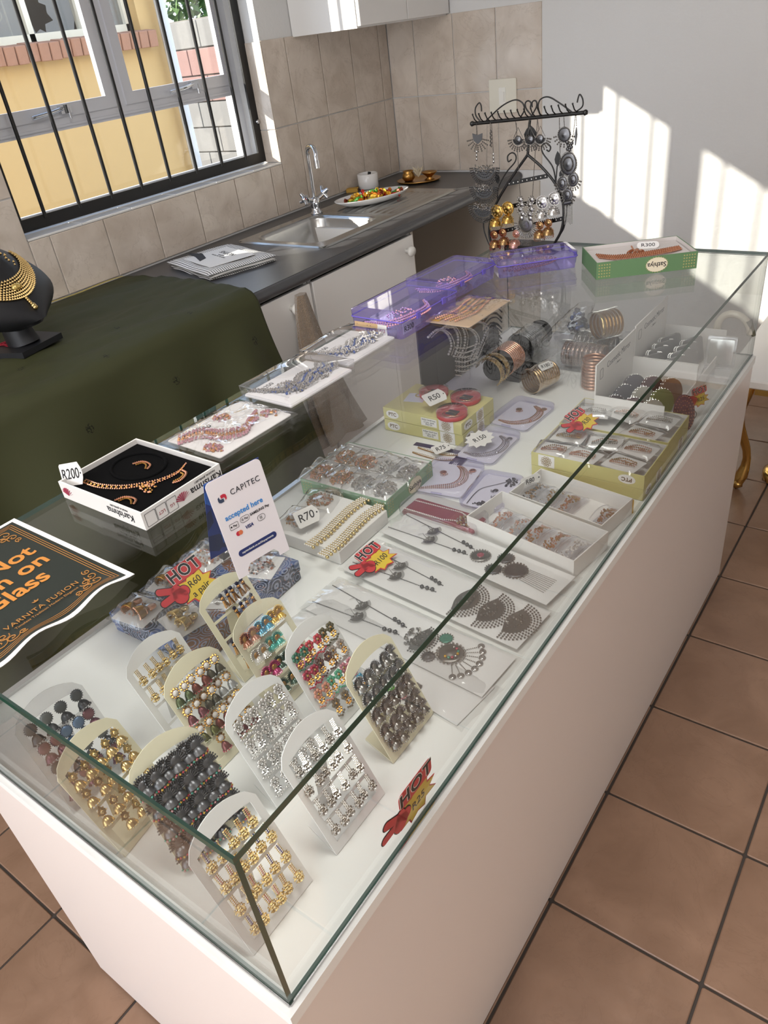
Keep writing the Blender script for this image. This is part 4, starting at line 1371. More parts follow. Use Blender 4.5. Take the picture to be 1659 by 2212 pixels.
# 11 gold leaf bells, cream
gl_ = (M_gold, M_gold2)
t, M = card_stand(-0.302, 0.064, 0.16, M_ccream, 'cream card stand of plain gold bell earrings by the near glass')
rw = [('leaf', gl_, '')]
fill(M, [(0.134, -0.036, 0.036, rw * 5), (0.106, -0.036, 0.036, rw * 5), (0.074, -0.036, 0.036, rw * 5), (0.046, -0.02, 0.036, rw * 4)],
     'plain gold bell earring on the cream card by the glass', 'earrings on the gold bell card', seed=11, scale=0.98)
# 12 dark discs on a clear card
DC = {'grey': ('6c7070', '46484a'), 'blue': ('6c84a4', '3f6080'), 'plum': ('8a6068', '6b4450'), 'charcoal': ('555a5c', '38393c')}
def dr_(*names):
    return [('disc', (mat('disc_' + n, DC[n][0], 0.4, 0.6), M_dark, mat('dome_' + n, DC[n][1], 0.3, 0.7), S(DC[n][1])), n) for n in names for _ in (0, 1)]
t, M = card_stand(-0.408, 0.067, -0.02, M_cclear, 'clear card stand of dark disc earrings in the back near corner')
fill(M, [(0.138, -0.034, 0.036, dr_('grey', 'charcoal')), (0.106, -0.034, 0.036, dr_('plum', 'blue', 'plum')[:5]), (0.074, -0.034, 0.036, dr_('charcoal', 'grey')), (0.046, -0.034, 0.036, dr_('plum', 'plum')[:4])],
     '%s disc earring with dome on the clear card', 'earrings on the clear card', seed=12, scale=1.0)

# ================================================================== goods on the shelf inside the case
def chain(b, pts, step, r, mi=0, low=True, jit=0.0, rs=random.Random(5)):
    """beads every step along a polyline"""
    pts = [Vector(p) for p in pts]
    left = 0.0
    for p, q in zip(pts, pts[1:]):
        d = (q - p).length
        while left < d:
            c = p.lerp(q, left / d)
            b.ball((c.x + rs.uniform(-jit, jit), c.y + rs.uniform(-jit, jit), c.z), r, mi, low)
            left += step
        left -= d
    return b
def curve(pts, n=6):
    """Catmull-Rom through the points"""
    P = [Vector(p) for p in pts]
    P = [2 * P[0] - P[1]] + P + [2 * P[-1] - P[-2]]
    o = []
    for i in range(1, len(P) - 2):
        for k in range(n):
            t = k / n
            o.append(0.5 * (2 * P[i] + (P[i + 1] - P[i - 1]) * t + (2 * P[i - 1] - 5 * P[i] + 4 * P[i + 1] - P[i + 2]) * t * t + (3 * P[i] - P[i - 1] - 3 * P[i + 1] + P[i + 2]) * t ** 3))
    return o + [P[-2]]
def disc(b, x, y, z, r, mi=0, mi2=0, n=14, h=0.002):
    b.lathe([(r, 0), (r, h * 0.6), (r * 0.8, h), (r * 0.55, h * 0.7), (r * 0.3, h * 1.3), (0, h * 1.5)], n, mi, c=(x, y, z))
    for i in range(n + 4):
        a = 2 * PI * i / (n + 4)
        b.ball((x + r * 1.08 * math.cos(a), y + r * 1.08 * math.sin(a), z + h * 0.5), r * 0.13, mi2, low=True)
def crescent(b, x, y, z, r, a0, mi=0, rows=3, step=0.35):
    """half-moon pendant opening towards direction a0"""
    n = 16
    o = [(x + r * math.cos(a0 + PI / 2 + PI * i / n), y + r * math.sin(a0 + PI / 2 + PI * i / n)) for i in range(n + 1)]
    q = [(x + r * 0.28 * math.cos(a0) * math.sin(PI * i / n) + r * 0.92 * math.cos(a0 + PI / 2) * (1 - 2 * i / n), y + r * 0.28 * math.sin(a0) * math.sin(PI * i / n) * -1 + r * 0.92 * math.sin(a0 + PI / 2) * (1 - 2 * i / n)) for i in range(n + 1)]
    v = [(p[0], p[1], zz) for zz in (z, z + 0.002) for s_ in (o, q) for p in s_]
    k = n + 1
    f = []
    for i in range(n):
        f += [(2 * k + i, 2 * k + i + 1, 3 * k + i + 1, 3 * k + i), (i, 2 * k + i, 2 * k + i + 1, i + 1)]
    b.add(v, [tuple(reversed(t)) for t in f], mi)
    for rr_ in range(rows):
        m = 17 + rr_ * 2
        for i in range(m):
            a = a0 + PI / 2 + PI * (i + 0.5) / m
            R_ = r * (1.06 + 0.16 * rr_)
            b.ball((x + R_ * math.cos(a), y + R_ * math.sin(a), z + 0.0015), r * 0.075, mi, low=True)
    for i in range(9):
        a = a0 + PI / 2 + PI * (i + 0.5) / 9
        b.ball((x + r * 0.62 * math.cos(a), y + r * 0.62 * math.sin(a), z + 0.003), r * 0.09, mi, low=True)
def heap(b, cx, cy, cz, rx, ry, h, n, r, mis, seed, low=True):
    rs = random.Random(seed)
    for i in range(n):
        q, a = math.sqrt(rs.random()), rs.uniform(0, 2 * PI)
        x, y = q * math.cos(a), q * math.sin(a)
        b.ball((cx + x * rx, cy + y * ry, cz + h * (1 - q * q) * rs.uniform(0.55, 1.0)), r * rs.uniform(0.75, 1.25), rs.choice(mis), low)
    return b
def film(b, w, d, h, seed, z=0.0, mi=0, rough=0.18, nx=14, ny=12):
    """pillow of clear film with creases; centred, w x d"""
    o = Vector((seed * 3.7, seed * 1.3, 0))
    def top(u, v):
        e = min(1.0, min(u, 1 - u) * 7) * min(1.0, min(v, 1 - v) * 7)
        x, y = (u - 0.5) * w, (v - 0.5) * d
        q = noise.noise(o + Vector((x * 55, y * 55, 0))) + 0.6 * noise.noise(o + Vector((x * 130, y * 130, 3)))
        return (x * (1 + 0.02 * noise.noise(o + Vector((0, y * 60, 1)))), y * (1 + 0.02 * noise.noise(o + Vector((x * 60, 0, 2)))), z + 0.0012 + (h * (0.75 + rough * q) + 0.0) * e ** 0.7 + (1 - e) * 0.0016 * q)
    b.grid(nx, ny, top, mi)
    return b
def tray_box(b, w, d, h, t=0.0018, mi_out=0, mi_in=1, mi_floor=None, floor=0.002):
    """open box w x d x h centred on the origin"""
    x, y = w / 2, d / 2
    for sx in (-1, 1):
        a, c = sorted((sx * x, sx * (x - t)))
        b.box(a, c, -y, y, 0, h, mi_out)
        q = sx * (x - t - 0.0003)
        a, c = sorted((q, q - sx * 0.0003))
        b.box(a, c, -y + t, y - t, floor, h - 0.0004, mi_in)
    for sy in (-1, 1):
        a, c = sorted((sy * y, sy * (y - t)))
        b.box(-x + t, x - t, a, c, 0, h, mi_out)
        q = sy * (y - t - 0.0003)
        a, c = sorted((q, q - sy * 0.0003))
        b.box(-x + t, x - t, a, c, floor, h - 0.0004, mi_in)
    b.box(-x + t, x - t, -y + t, y - t, 0.0003, floor, mi_in if mi_floor is None else mi_floor)
    return b
def side(w, d, h, which, z=None):
    """matrix for lettering on a side of a box: near (-y), right (+x)"""
    z = h / 2 if z is None else z
    if which == 'near':
        return frame((0, -d / 2 - 0.0003, z), (1, 0, 0), (0, 0, 1))
    return frame((w / 2 + 0.0003, 0, z), (0, 1, 0), (0, 0, 1))
FLIP = Matrix.Rotation(PI, 4, 'Z')
def price_tag(s, M, label, w=0.05, h=0.03, size=0.02, curl=True):
    """white swing tag with scalloped end and a handwritten price"""
    t = thing('price_tag', label, 'price tag', M=M)
    x, y = w / 2, h / 2
    p = [(-x + 0.003, -y), (x - 0.008, -y), (x - 0.004, -y * 0.62), (x - 0.002, -y * 0.45), (x, 0), (x - 0.002, y * 0.45), (x - 0.004, y * 0.62), (x - 0.008, y), (-x + 0.003, y), (-x, y - 0.003), (-x, -y + 0.003)]
    MB().prism(p, 0, 0.0007).build('tag', M_card, t)
    MB().lathe([(0, 0.0002), (0.0016, 0.0002), (0.0018, 0)], 8, c=(x - 0.005, 0, 0.0007)).build('hole', M_ink, t)
    text(s, size, M_ink, t, TR(-0.003, 0, 0.0010), 0.004, 0.1)
    return t
def burst_sign(s, M, label, w=0.11, size=0.015, hot=True):
    """HOT sign: red hand, lettering on red, yellow star with a handwritten price; reads along local x"""
    t = thing('hot_price_sign', label, 'price sign', M=M, group='HOT price signs')
    k = w / 0.11
    red, yel = mat('sign_red', 'c8333a', 0.4), mat('sign_yellow', 'e2c23c', 0.4)
    def star(cx, cy, rx, ry, n=9, q=0.66):
        rs = random.Random(4)
        return [(cx + rx * (1 if i % 2 == 0 else q) * math.cos(PI * i / n + 0.2) * (0.9 + 0.2 * rs.random()), cy + ry * (1 if i % 2 == 0 else q) * math.sin(PI * i / n + 0.2) * (0.9 + 0.2 * rs.random())) for i in range(2 * n)]
    b = MB()
    b.prism([(x * k, y * k) for x, y in star(0.012, -0.012, 0.047, 0.034)], 0, 0.0008, 0)
    b.build('star_border', red, t)
    b = MB().prism([(x * k, y * k) for x, y in star(0.012, -0.012, 0.043, 0.030)], 0.0008, 0.0012)
    b.build('star', yel, t)
    b = MB().prism([(p[0], p[1]) for p in rrect(-0.026 * k, 0.048 * k, 0.010 * k, 0.040 * k, 0.008 * k)], 0.0013, 0.0020)
    b.build('banner', red, t)
    text('HOT', 0.032 * k, mat('sign_white', 'f2efe9', 0.5), t, TR(0.011 * k, 0.025 * k, 0.0021), 0.055, 0, 1.1)
    text('HOT', 0.032 * k, M_ink, t, TR(0.011 * k, 0.025 * k, 0.0025), 0.022, 0, 1.1)
    b = MB()
    hb_ = MB()
    for dst, gr in ((hb_, 0.0016), (b, 0.0)):
        zz = 0.0014 if gr else 0.0020
        for p0, p1, r in (((-0.030, 0.004), (-0.054, 0.018), 0.0065), ((-0.032, -0.004), (-0.060, -0.004), 0.0065)):
            d = Vector((p1[0] - p0[0], p1[1] - p0[1]))
            nrm = Vector((-d.y, d.x)).normalized()
            rr_ = r + gr
            o = []
            for i in range(9):
                a = PI * i / 8
                v = Vector(p1) + nrm * rr_ * math.cos(a) + d.normalized() * rr_ * math.sin(a)
                o.append(v)
            o += [Vector(p0) - nrm * rr_, Vector(p0) + nrm * rr_]
            dst.prism([(v.x * k, v.y * k) for v in reversed(o)], zz, zz + 0.0005)
        for cx, cy, r in ((-0.026, -0.010, 0.015), (-0.026, 0.003, 0.010), (-0.014, -0.006, 0.010)):
            dst.prism([(x * k, y * k) for x, y in circ(cx, cy, r + gr, 16)], zz, zz + 0.0005)
    hb_.build('hand_outline', M_ink, t)
    b.build('hand', red, t)
    if s:
        text(s, size, M_ink, t, TR(0.014 * k, -0.013 * k, 0.0016, 0.05), 0.0, 0.1)
    return t
def on_shelf(x, y, z=0.0, rz=0.0):
    return TR(x, y, ZS + z + 0.0008, rz)

# ---- paisley box with film packets
def paisley():
    m, nt = newmat('paisley_print')
    L = nt.links
    t = nd(nt, 'ShaderNodeTexCoord')
    v = nd(nt, 'ShaderNodeTexVoronoi', Scale=38.0)
    n = nd(nt, 'ShaderNodeTexNoise', Scale=12.0, Detail=1.0)
    w = nd(nt, 'ShaderNodeTexVoronoi', Scale=150.0)
    for q in (v, n, w):
        L.new(t.outputs['Object'], q.inputs['Vector'])
    r = nd(nt, 'ShaderNodeMath', operation='SINE')
    mu = nd(nt, 'ShaderNodeMath', operation='MULTIPLY')
    mu.inputs[1].default_value = 34.0
    L.new(v.outputs['Distance'], mu.inputs[0])
    L.new(mu.outputs[0], r.inputs[0])
    c1 = nd(nt, 'ShaderNodeValToRGB')
    e = c1.color_ramp.elements
    e[0].position, e[0].color = 0.40, lin('2c3444')
    e[1].position, e[1].color = 0.62, lin('7a5a44')
    k = e.new(0.5)
    k.color = lin('4f608a')
    c1.color_ramp.interpolation = 'CONSTANT'
    L.new(n.outputs['Fac'], c1.inputs[0])
    c2 = nd(nt, 'ShaderNodeMix', data_type='RGBA')
    g = nd(nt, 'ShaderNodeMath', operation='GREATER_THAN')
    g.inputs[1].default_value = 0.45
    L.new(r.outputs[0], g.inputs[0])
    L.new(g.outputs[0], c2.inputs[0])
    L.new(c1.outputs[0], c2.inputs[6])
    c2.inputs[7].default_value = lin('8d94a8')
    c3 = nd(nt, 'ShaderNodeMix', data_type='RGBA')
    g2 = nd(nt, 'ShaderNodeMath', operation='LESS_THAN')
    g2.inputs[1].default_value = 0.16
    L.new(w.outputs['Distance'], g2.inputs[0])
    L.new(g2.outputs[0], c3.inputs[0])
    L.new(c2.outputs[2], c3.inputs[6])
    c3.inputs[7].default_value = lin('c07a50')
    b = nd(nt, 'ShaderNodeBsdfPrincipled', Roughness=0.4)
    L.new(c3.outputs[2], b.inputs['Base Color'])
    out(nt, b.outputs[0])
    return m
M_paisley = paisley()
pbx = PZ(236, 1320, 0.775)
PXC, PYC, PW, PD, PH = pbx.x + 0.107, pbx.y + 0.132, 0.213, 0.263, 0.040
pb = thing('paisley_box', 'blue and brown paisley-printed box under the film packets', 'box', M=on_shelf(PXC, PYC, 0, 0.03))
MB().rbox(-PW / 2, PW / 2, -PD / 2, PD / 2, 0, PH, 0.003).build('box', M_paisley, pb)
MB().rbox(-PW / 2 - 0.0015, PW / 2 + 0.0015, -PD / 2 - 0.0015, PD / 2 + 0.0015, PH * 0.45, PH + 0.001, 0.003).build('lid', M_paisley, pb)
def sachet(M, w, d, h, look, mats, label, group, seed, n=70, r=0.0022, card=None, style='heap'):
    t = thing('jewellery_packet', label, 'packet', M=M, group=group)
    if card is not None:
        MB().box(-w * 0.42, w * 0.42, -d * 0.42, d * 0.42, 0.0004, 0.001).build('backing_card', card, t)
    b = MB()
    mis = list(range(len(mats)))
    if style == 'heap':
        heap(b, 0, 0, 0.002, w * 0.32, d * 0.32, h * 0.7, n, r, mis, seed)
    elif style == 'bells':
        for sx in (-1, 1):
            b.T = Matrix.Translation((sx * w * 0.16, 0.0, 0.009)) @ Matrix.Rotation(rnd(-0.5, 0.5), 4, 'Z')
            bell(b, w * 0.15, d * 0.26, d * 0.08, 0, 16)
            for i in range(22):
                a = 2 * PI * i / 22
                b.ball((w * 0.15 * math.cos(a), -d * 0.19, w * 0.15 * math.sin(a) * 0.8), 0.0018, mis[-1], low=True)
                b.ball((w * 0.11 * math.cos(a), d * 0.0, w * 0.11 * math.sin(a) * 0.8), 0.0014, mis[-1], low=True)
            b.lathe([(0, 0.004), (w * 0.09, 0.003), (w * 0.10, 0)], 12, mis[-1], c=(0, d * 0.16, -0.002))
            b.T = None
        heap(b, 0, 0, 0.003, w * 0.30, d * 0.22, h * 0.5, n // 3, r * 0.8, mis, seed)
    elif style == 'sprig':
        rs = random.Random(seed)
        for k in range(3):
            y = (k - 1) * 0.004
            chain(b, curve([(-w * 0.30, y - 0.006, 0.004), (-w * 0.05, y + 0.006 * (k - 1), 0.007), (w * 0.30, y * 1.6 + 0.004, 0.005)]), 0.0042, r, rs.choice(mis))
        for i in range(9):
            x = (rs.random() - 0.5) * w * 0.55
            b.tube([(x, 0, 0.005), (x + 0.006, rs.uniform(-0.011, 0.011), 0.007)], [0.0016, 0.0006], 4, mis[0])
    b.build('jewellery', mats, t)
    f = MB()
    film(f, w, d, h, seed)
    f.build('film', M_film, t)
    return t
G_PK = 'film packets on the paisley box'
zc = PH + 0.0015
Mb = pb.matrix_basis
pk = [(-0.055, -0.105, 0.1, 'bells', (M_antgold, M_rose), 'bronze bell earrings', 'at the near corner'), (0.035, -0.085, -0.25, 'bells', (M_gold, M_gold2), 'gold bell earrings', 'nearest the card stands'),
      (-0.062, -0.022, 0.2, 'bells', (M_antgold, M_oxid), 'antique gold bell earrings', 'behind the HOT sign'), (0.060, -0.005, 0.5, 'heap', (M_crystal, M_silver), 'silver crystals', 'in the middle of the right edge'),
      (-0.058, 0.058, 0.0, 'heap', (M_rose, M_crystal), 'pink crystals', 'on the back edge'), (0.055, 0.085, 0.3, 'heap', (M_oxid, M_crystal, M_rose), 'mixed stones', 'under the bank sign'),
      (-0.05, 0.108, -0.2, 'heap', (M_silver, M_rose), 'silver and copper stones', 'at the far back corner')]
for i, (x, y, rz, st_, ms, look, where) in enumerate(pk):
    sachet(Mb @ TR(x, y, zc, rz), 0.088, 0.078, 0.022, look, ms, 'film packet of %s on the paisley box %s' % (look, where), G_PK, 20 + i, 90, 0.0026, M_paper, st_)
# HOT R60 sign standing tilted on the packets
Mh = frame(PX(405, 1262, -0.475), (0, 1, 0), (-math.sin(0.75), 0, math.cos(0.75)))
burst_sign('R60\na pair', Mh, 'HOT sign with R60 a pair on the paisley box packets', 0.092, 0.0155)

# ---- white box with two gold anklets, film packets and the R70 tag
wx, wy = -0.512, 0.700
wbx = thing('white_card_box', 'flat white card box carrying two gold anklets', 'box', M=on_shelf(wx, wy, 0, 0.0))
WBH = 0.030
MB().rbox(-0.088, 0.088, -0.078, 0.078, 0, WBH, 0.002).build('box', M_card, wbx)
for k, (x0, off, nm) in enumerate(((0.02, 0.0, 'inner'), (0.064, -0.012, 'outer'))):
    a = thing('gold_anklet', 'gold anklet of white stones with a fringe of bells, the %s one' % nm, 'anklet', M=wbx.matrix_basis @ TR(0, 0, WBH))
    path = curve([(x0 + 0.004, -0.092 + off, 0.003), (x0 + 0.006, -0.05 + off, 0.003), (x0 + 0.001, 0.0 + off, 0.003), (x0 - 0.002, 0.05 + off, 0.003), (x0 + 0.004, 0.095 + off, 0.003)], 10)
    s_, g_ = MB(), MB()
    for r in range(4):
        chain(s_, [p + Vector(((r - 1.5) * 0.0050, 0, 0.001)) for p in path], 0.0062, 0.0023, 0, low=False)
        chain(g_, [p + Vector(((r - 1.5) * 0.0050, 0.0031, 0.0004)) for p in path], 0.0062, 0.0022, 0, low=False)
    s_.build('stones', M_pearl, a)
    g_.build('links', M_gold2, a)
    f = MB()
    chain(f, [p + Vector((0.0145, 0, 0.001)) for p in path], 0.0105, 0.0040, 0, low=False)
    f.build('bells', M_gold2, a)
for i, (x, y, rz, look) in enumerate(((-0.060, 0.045, 0.3, 'rear'), (-0.052, -0.028, 0.2, 'front'))):
    sachet(wbx.matrix_basis @ TR(x, y, WBH, rz), 0.085, 0.085, 0.014, 'chains', (M_rose, M_antgold, M_crystal), 'film packet of rose gold chains on the white box, %s one' % look, 'film packets on the white box', 40 + i, 150, 0.0024)
price_tag('R70', frame(PZ(664, 1115, 0.795), (0.35, 1, 0), (-0.55, 0.15, 0.75)), 'white tag R70 standing on the white box of anklets', 0.052, 0.034, 0.022)

# ---- boxes with printed sides
M_sgreen = mat('box_green', '86a888', 0.45)
M_sgreen2 = mat('box_deep_green', '62855c', 0.45)
M_ptc = mat('box_yellow', 'd2cb8c', 0.45)
M_ornate = mat('print_gold', 'c9b87a', 0.45, 0.3)
M_labelcream = mat('label_cream', 'e8dcc2', 0.5)
def ornament(t, M, w, h, m=None):
    """panel of little gold rosettes and scrolls printed on a box side"""
    b = MB()
    nx, ny = max(2, int(w / 0.006)), max(2, int(h / 0.006))
    for i in range(nx):
        for j in range(ny):
            cx, cy = (i + 0.5) / nx * w - w / 2, (j + 0.5) / ny * h - h / 2
            b.prism([(cx + 0.0022 * (1 if k % 2 else 0.45) * math.cos(k * PI / 5), cy + 0.0022 * (1 if k % 2 else 0.45) * math.sin(k * PI / 5)) for k in range(10)], 0, 0.0002)
    o = place('printed_ornament', b.mesh('printed_ornament', m or M_ornate), t, M)
    return o
def oval_label(t, M, rx, ry, s, size, bold=0.02, rim=True):
    b = MB()
    b.prism(circ(0, 0, rx, 28, ry / rx), 0, 0.0003, 0)
    if rim:
        for i in range(26):
            a = 2 * PI * i / 26
            b.ball(((rx + 0.001) * math.cos(a), (ry + 0.001) * math.sin(a), 0.0003), 0.0012, 1, low=True, sc=(1, 1, 0.3))
    o = place('printed_label', b.mesh('printed_label', [M_labelcream, M_ornate]), t, M)
    text(s, size, M_ink, t, M @ TR(0, 0, 0.0005), bold)
def sathiya(M, label, w, d, h, flipped=False, mgreen=None, inner=None):
    t = thing('jewellery_box', label, 'box', M=M)
    b = MB()
    tray_box(b, w, d, h)
    b.build('tray', [mgreen or M_sgreen, inner or M_paper], t)
    R_ = FLIP if flipped else Matrix.Identity(4)
    for which, L_ in (('near', w), ('right', d)):
        F = side(w, d, h, which)
        sgn = -1 if flipped else 1
        ornament(t, F @ TR(-sgn * L_ * 0.42, 0, 0), L_ * 0.13, h * 0.85)
        ornament(t, F @ TR(sgn * L_ * 0.42, 0, 0), L_ * 0.13, h * 0.85)
        oval_label(t, F @ TR(-sgn * L_ * (0.10 if which == 'near' else -0.10), 0, 0) @ R_, h * 0.62, h * 0.42, 'Sathiya', h * 0.40, 0.01)
    return t
sx_, sy_ = -0.549, 0.876
sb_ = sathiya(on_shelf(sx_, sy_, 0, 0.02), 'pale green printed box holding eight film packets inside the case', 0.226, 0.176, 0.040)
b = MB().rbox(-0.109, 0.109, -0.084, 0.084, 0.003, 0.034, 0.002)
b.build('inner_tray', M_paper, sb_)
k = 0
for j in range(2):
    for i in range(4):
        gold = i < 2
        sachet(sb_.matrix_basis @ TR(-0.086 + i * 0.056 + (0.01 if j else 0), -0.046 + j * 0.074, 0.0345, rnd(-0.25, 0.1)), 0.074, 0.088, 0.024, '', (M_rose, M_antgold) if gold else (M_silver, M_crystal, M_chrome),
               'film packet of %s stones, %s from left, %s row of the green box' % ('rose gold' if gold else 'silver', ORD[i], ('near', 'far')[j]), 'packets in the green box', 60 + k, 150, 0.0030)
        k += 1
# ---- two yellow boxes, red rimmed rounds, R50 tag
def ptc_label(t, F, h, flip=False):
    R_ = FLIP if flip else Matrix.Identity(4)
    b = MB().prism(circ(0, 0, h * 0.62, 26, 0.58), 0, 0.0003, 0)
    place('printed_label', b.mesh('printed_label', M_paper), t, F)
    text('PTC', h * 0.42, mat('print_brown', '6b5335', 0.6), t, F @ R_ @ TR(0, 0, 0.0005), 0.03)
def mandala(t, F, h, bw):
    b = MB().box(-bw, bw, -h * 0.48, h * 0.48, 0, 0.0003, 0)
    o = place('printed_panel', b.mesh('printed_panel', M_paper), t, F)
    b = MB()
    for r, n, s in ((0.34, 10, 0.10), (0.20, 8, 0.09), (0.07, 5, 0.06)):
        for i in range(n):
            a = 2 * PI * i / n
            b.ring(circ(h * r * math.cos(a), h * r * math.sin(a), h * s, 8), circ(h * r * math.cos(a), h * r * math.sin(a), h * s * 0.62, 8), 0.0003, 0.0005)
    place('printed_mandala', b.mesh('printed_mandala', mat('print_bronze', '9a7f4a', 0.5)), t, F)
YH, YW, YD = 0.030, 0.224, 0.146
for k, lab in enumerate(('yellow printed box lying at the bottom of the pair', 'yellow printed box on top of the other, carrying red rounds')):
    t = thing('yellow_box', lab, 'box', M=on_shelf(-0.556, 1.181, k * (YH + 0.0008), -0.015 if k else 0.0), group='pair of yellow boxes')
    MB().rbox(-YW / 2, YW / 2, -YD / 2, YD / 2, 0, YH, 0.0015).build('box', M_ptc, t)
    F = side(YW, YD, YH, 'near')
    ptc_label(t, F @ TR(-0.084, 0, 0), YH)
    mandala(t, F @ TR(0.070, 0, 0), YH, 0.020)
    b = MB().box(-0.022, 0.022, -0.010, 0.010, 0, 0.0003)
    place('printed_sticker', b.mesh('printed_sticker', M_paper), t, F @ TR(0.022, 0, 0))
    text('Indian bindi box\n12 pcs  pack\nPKD 01', 0.006, M_ink, t, F @ TR(0.022, 0, 0.0004))
    F = side(YW, YD, YH, 'right')
    ptc_label(t, F @ TR(-0.045, 0, 0), YH)
    mandala(t, F @ TR(0.008, 0, 0), YH, 0.016)
    if k:
        place('printed_card', MB().box(-0.05, 0.0, -0.035, 0.012, 0, 0.0006).mesh('printed_card', mat('silvery_card', 'd5d8e2', 0.25, 0.2)), t, TR(-0.042, 0.018, YH + 0.0003, 0.25))
        MB().ring(circ(-0.062, 0.016, 0.012, 18), circ(-0.062, 0.016, 0.008, 18), YH + 0.001, YH + 0.0013).build('printed_rosette', M_ornate, t)
zy = 2 * YH + 0.0025
M_redp = mat('red_plastic', 'c2333a', 0.3)
for i, (px, py, nm) in enumerate(((937, 846, 'rearmost'), (1006, 858, 'rightmost'), (976, 891, 'nearest'))):
    p = PZ(px, py, ZS + zy + 0.008)
    t = thing('round_ring_box', 'round red-rimmed clear box on the yellow boxes, the %s' % nm, 'box', (p.x, p.y, ZS + zy), group='round red boxes')
    MB().lathe([(0, 0.0), (0.0345, 0.0), (0.036, 0.002), (0.036, 0.011), (0.0335, 0.011), (0.033, 0.003), (0, 0.0025)], 28).build('base', M_redp, t)
    MB().lathe([(0.0372, 0.009), (0.0372, 0.015), (0.035, 0.0165), (0, 0.0165)], 28).build('lid', M_clearbox, t)
    b = MB().box(-0.016, 0.010, -0.004, 0.018, 0.003, 0.005)
    b.build('black_card', M_black, t)
    b = MB()
    b.tube([(0.016 * math.cos(a) - 0.004, 0.012 * math.sin(a) - 0.008, 0.007) for a in (q * 0.35 for q in range(15))], 0.0008, 4)
    b.tube([(-0.02, -0.01, 0.006), (0, -0.02, 0.007), (0.02, -0.006, 0.006)], 0.0008, 4)
    b.build('gold_nose_ring', M_gold, t)
price_tag('R50', frame(PZ(940, 858, 0.826), (0.32, 1, 0.0), (-1, 0.15, 0.55)), 'white scalloped tag R50 leaning on the red rounds', 0.060, 0.036, 0.021)

# ---- R75 bracelet card
t = thing('bracelet_card', 'purple and white card with two gold bracelets beside the yellow boxes', 'card', M=on_shelf(-0.48, 1.035, 0, 0.05))
b = MB().box(-0.075, 0.075, -0.05, 0.05, 0, 0.002, 0).box(-0.075, 0.075, 0.034, 0.05, 0.0021, 0.0024, 1).box(0.045, 0.075, -0.05, 0.034, 0.0021, 0.0024, 1)
b.build('card', [M_paper, mat('purple_print', '3f3358', 0.4)], t)
text('SHREE', 0.014, M_paper, t, TR(0.060, -0.02, 0.0026, PI / 2), 0.02)
for k, y in enumerate((0.018, -0.006)):
    a = thing('gold_bracelet', 'slim gold bracelet on the purple card, the %s one' % ('upper', 'lower')[k], 'bracelet', M=t.matrix_basis @ TR(0, 0, 0.0025), group='slim gold bracelets')
    b = MB()
    chain(b, curve([(-0.055, y + 0.006, 0.002), (-0.02, y, 0.002), (0.02, y - 0.002, 0.002), (0.05, y + 0.008, 0.002)]), 0.003, 0.0019, 0)
    chain(b, curve([(-0.055, y + 0.008, 0.003), (-0.02, y + 0.003, 0.004), (0.02, y + 0.001, 0.004), (0.05, y + 0.010, 0.003)]), 0.0045, 0.0016, 1)
    b.build('links', [M_antgold, M_gold2], a)
price_tag('R75', frame(PZ(954, 968, 0.752), (0.5, 1, 0), (-1, 0.4, 0.35)), 'small white tag R75 on the bracelet card', 0.046, 0.026, 0.016)

# ---- shallow lilac boxes with necklace sets
def lilac_box(x, y, w, d, h, rz, label, m=M_lilac, insert=M_paper):
    t = thing('clear_jewellery_box', label, 'box', M=on_shelf(x, y, 0, rz), group='shallow clear jewellery boxes')
    MB().rbox(-w / 2 + 0.006, w / 2 - 0.006, -d / 2 + 0.006, d / 2 - 0.006, 0.001, 0.0025, 0.01).build('insert', insert, t)
    n = 6
    o, i_ = rrect(-w / 2, w / 2, -d / 2, d / 2, 0.016, n), rrect(-w / 2 + 0.004, w / 2 - 0.004, -d / 2 + 0.004, d / 2 - 0.004, 0.013, n)
    b = MB()
    k = len(o)
    lv = [[(p[0], p[1], 0.0) for p in i_], [(p[0], p[1], 0.002) for p in o], [(p[0], p[1], h * 0.45) for p in o]]
    b.add(sum(lv, []), [(a * k + q, a * k + (q + 1) % k, (a + 1) * k + (q + 1) % k, (a + 1) * k + q) for a in range(2) for q in range(k)], 0, True)
    b.build('base', m, t)
    b = MB()
    o2 = rrect(-w / 2 - 0.001, w / 2 + 0.001, -d / 2 - 0.001, d / 2 + 0.001, 0.017, n)
    lv = [[(p[0], p[1], h * 0.40) for p in o2], [(p[0], p[1], h * 0.85) for p in o2], [(p[0], p[1], h) for p in i_]]
    b.add(sum(lv, []), [(a * k + q, a * k + (q + 1) % k, (a + 1) * k + (q + 1) % k, (a + 1) * k + q) for a in range(2) for q in range(k)], 0, True)
    b.add([(p[0], p[1], h) for p in i_], [tuple(range(k))])
    b.build('lid', m, t)
    MB().tube([(-0.012, -d / 2 - 0.001, h * 0.5), (0.012, -d / 2 - 0.001, h * 0.5)], 0.0022, 6).build('catch', m, t)
    return t
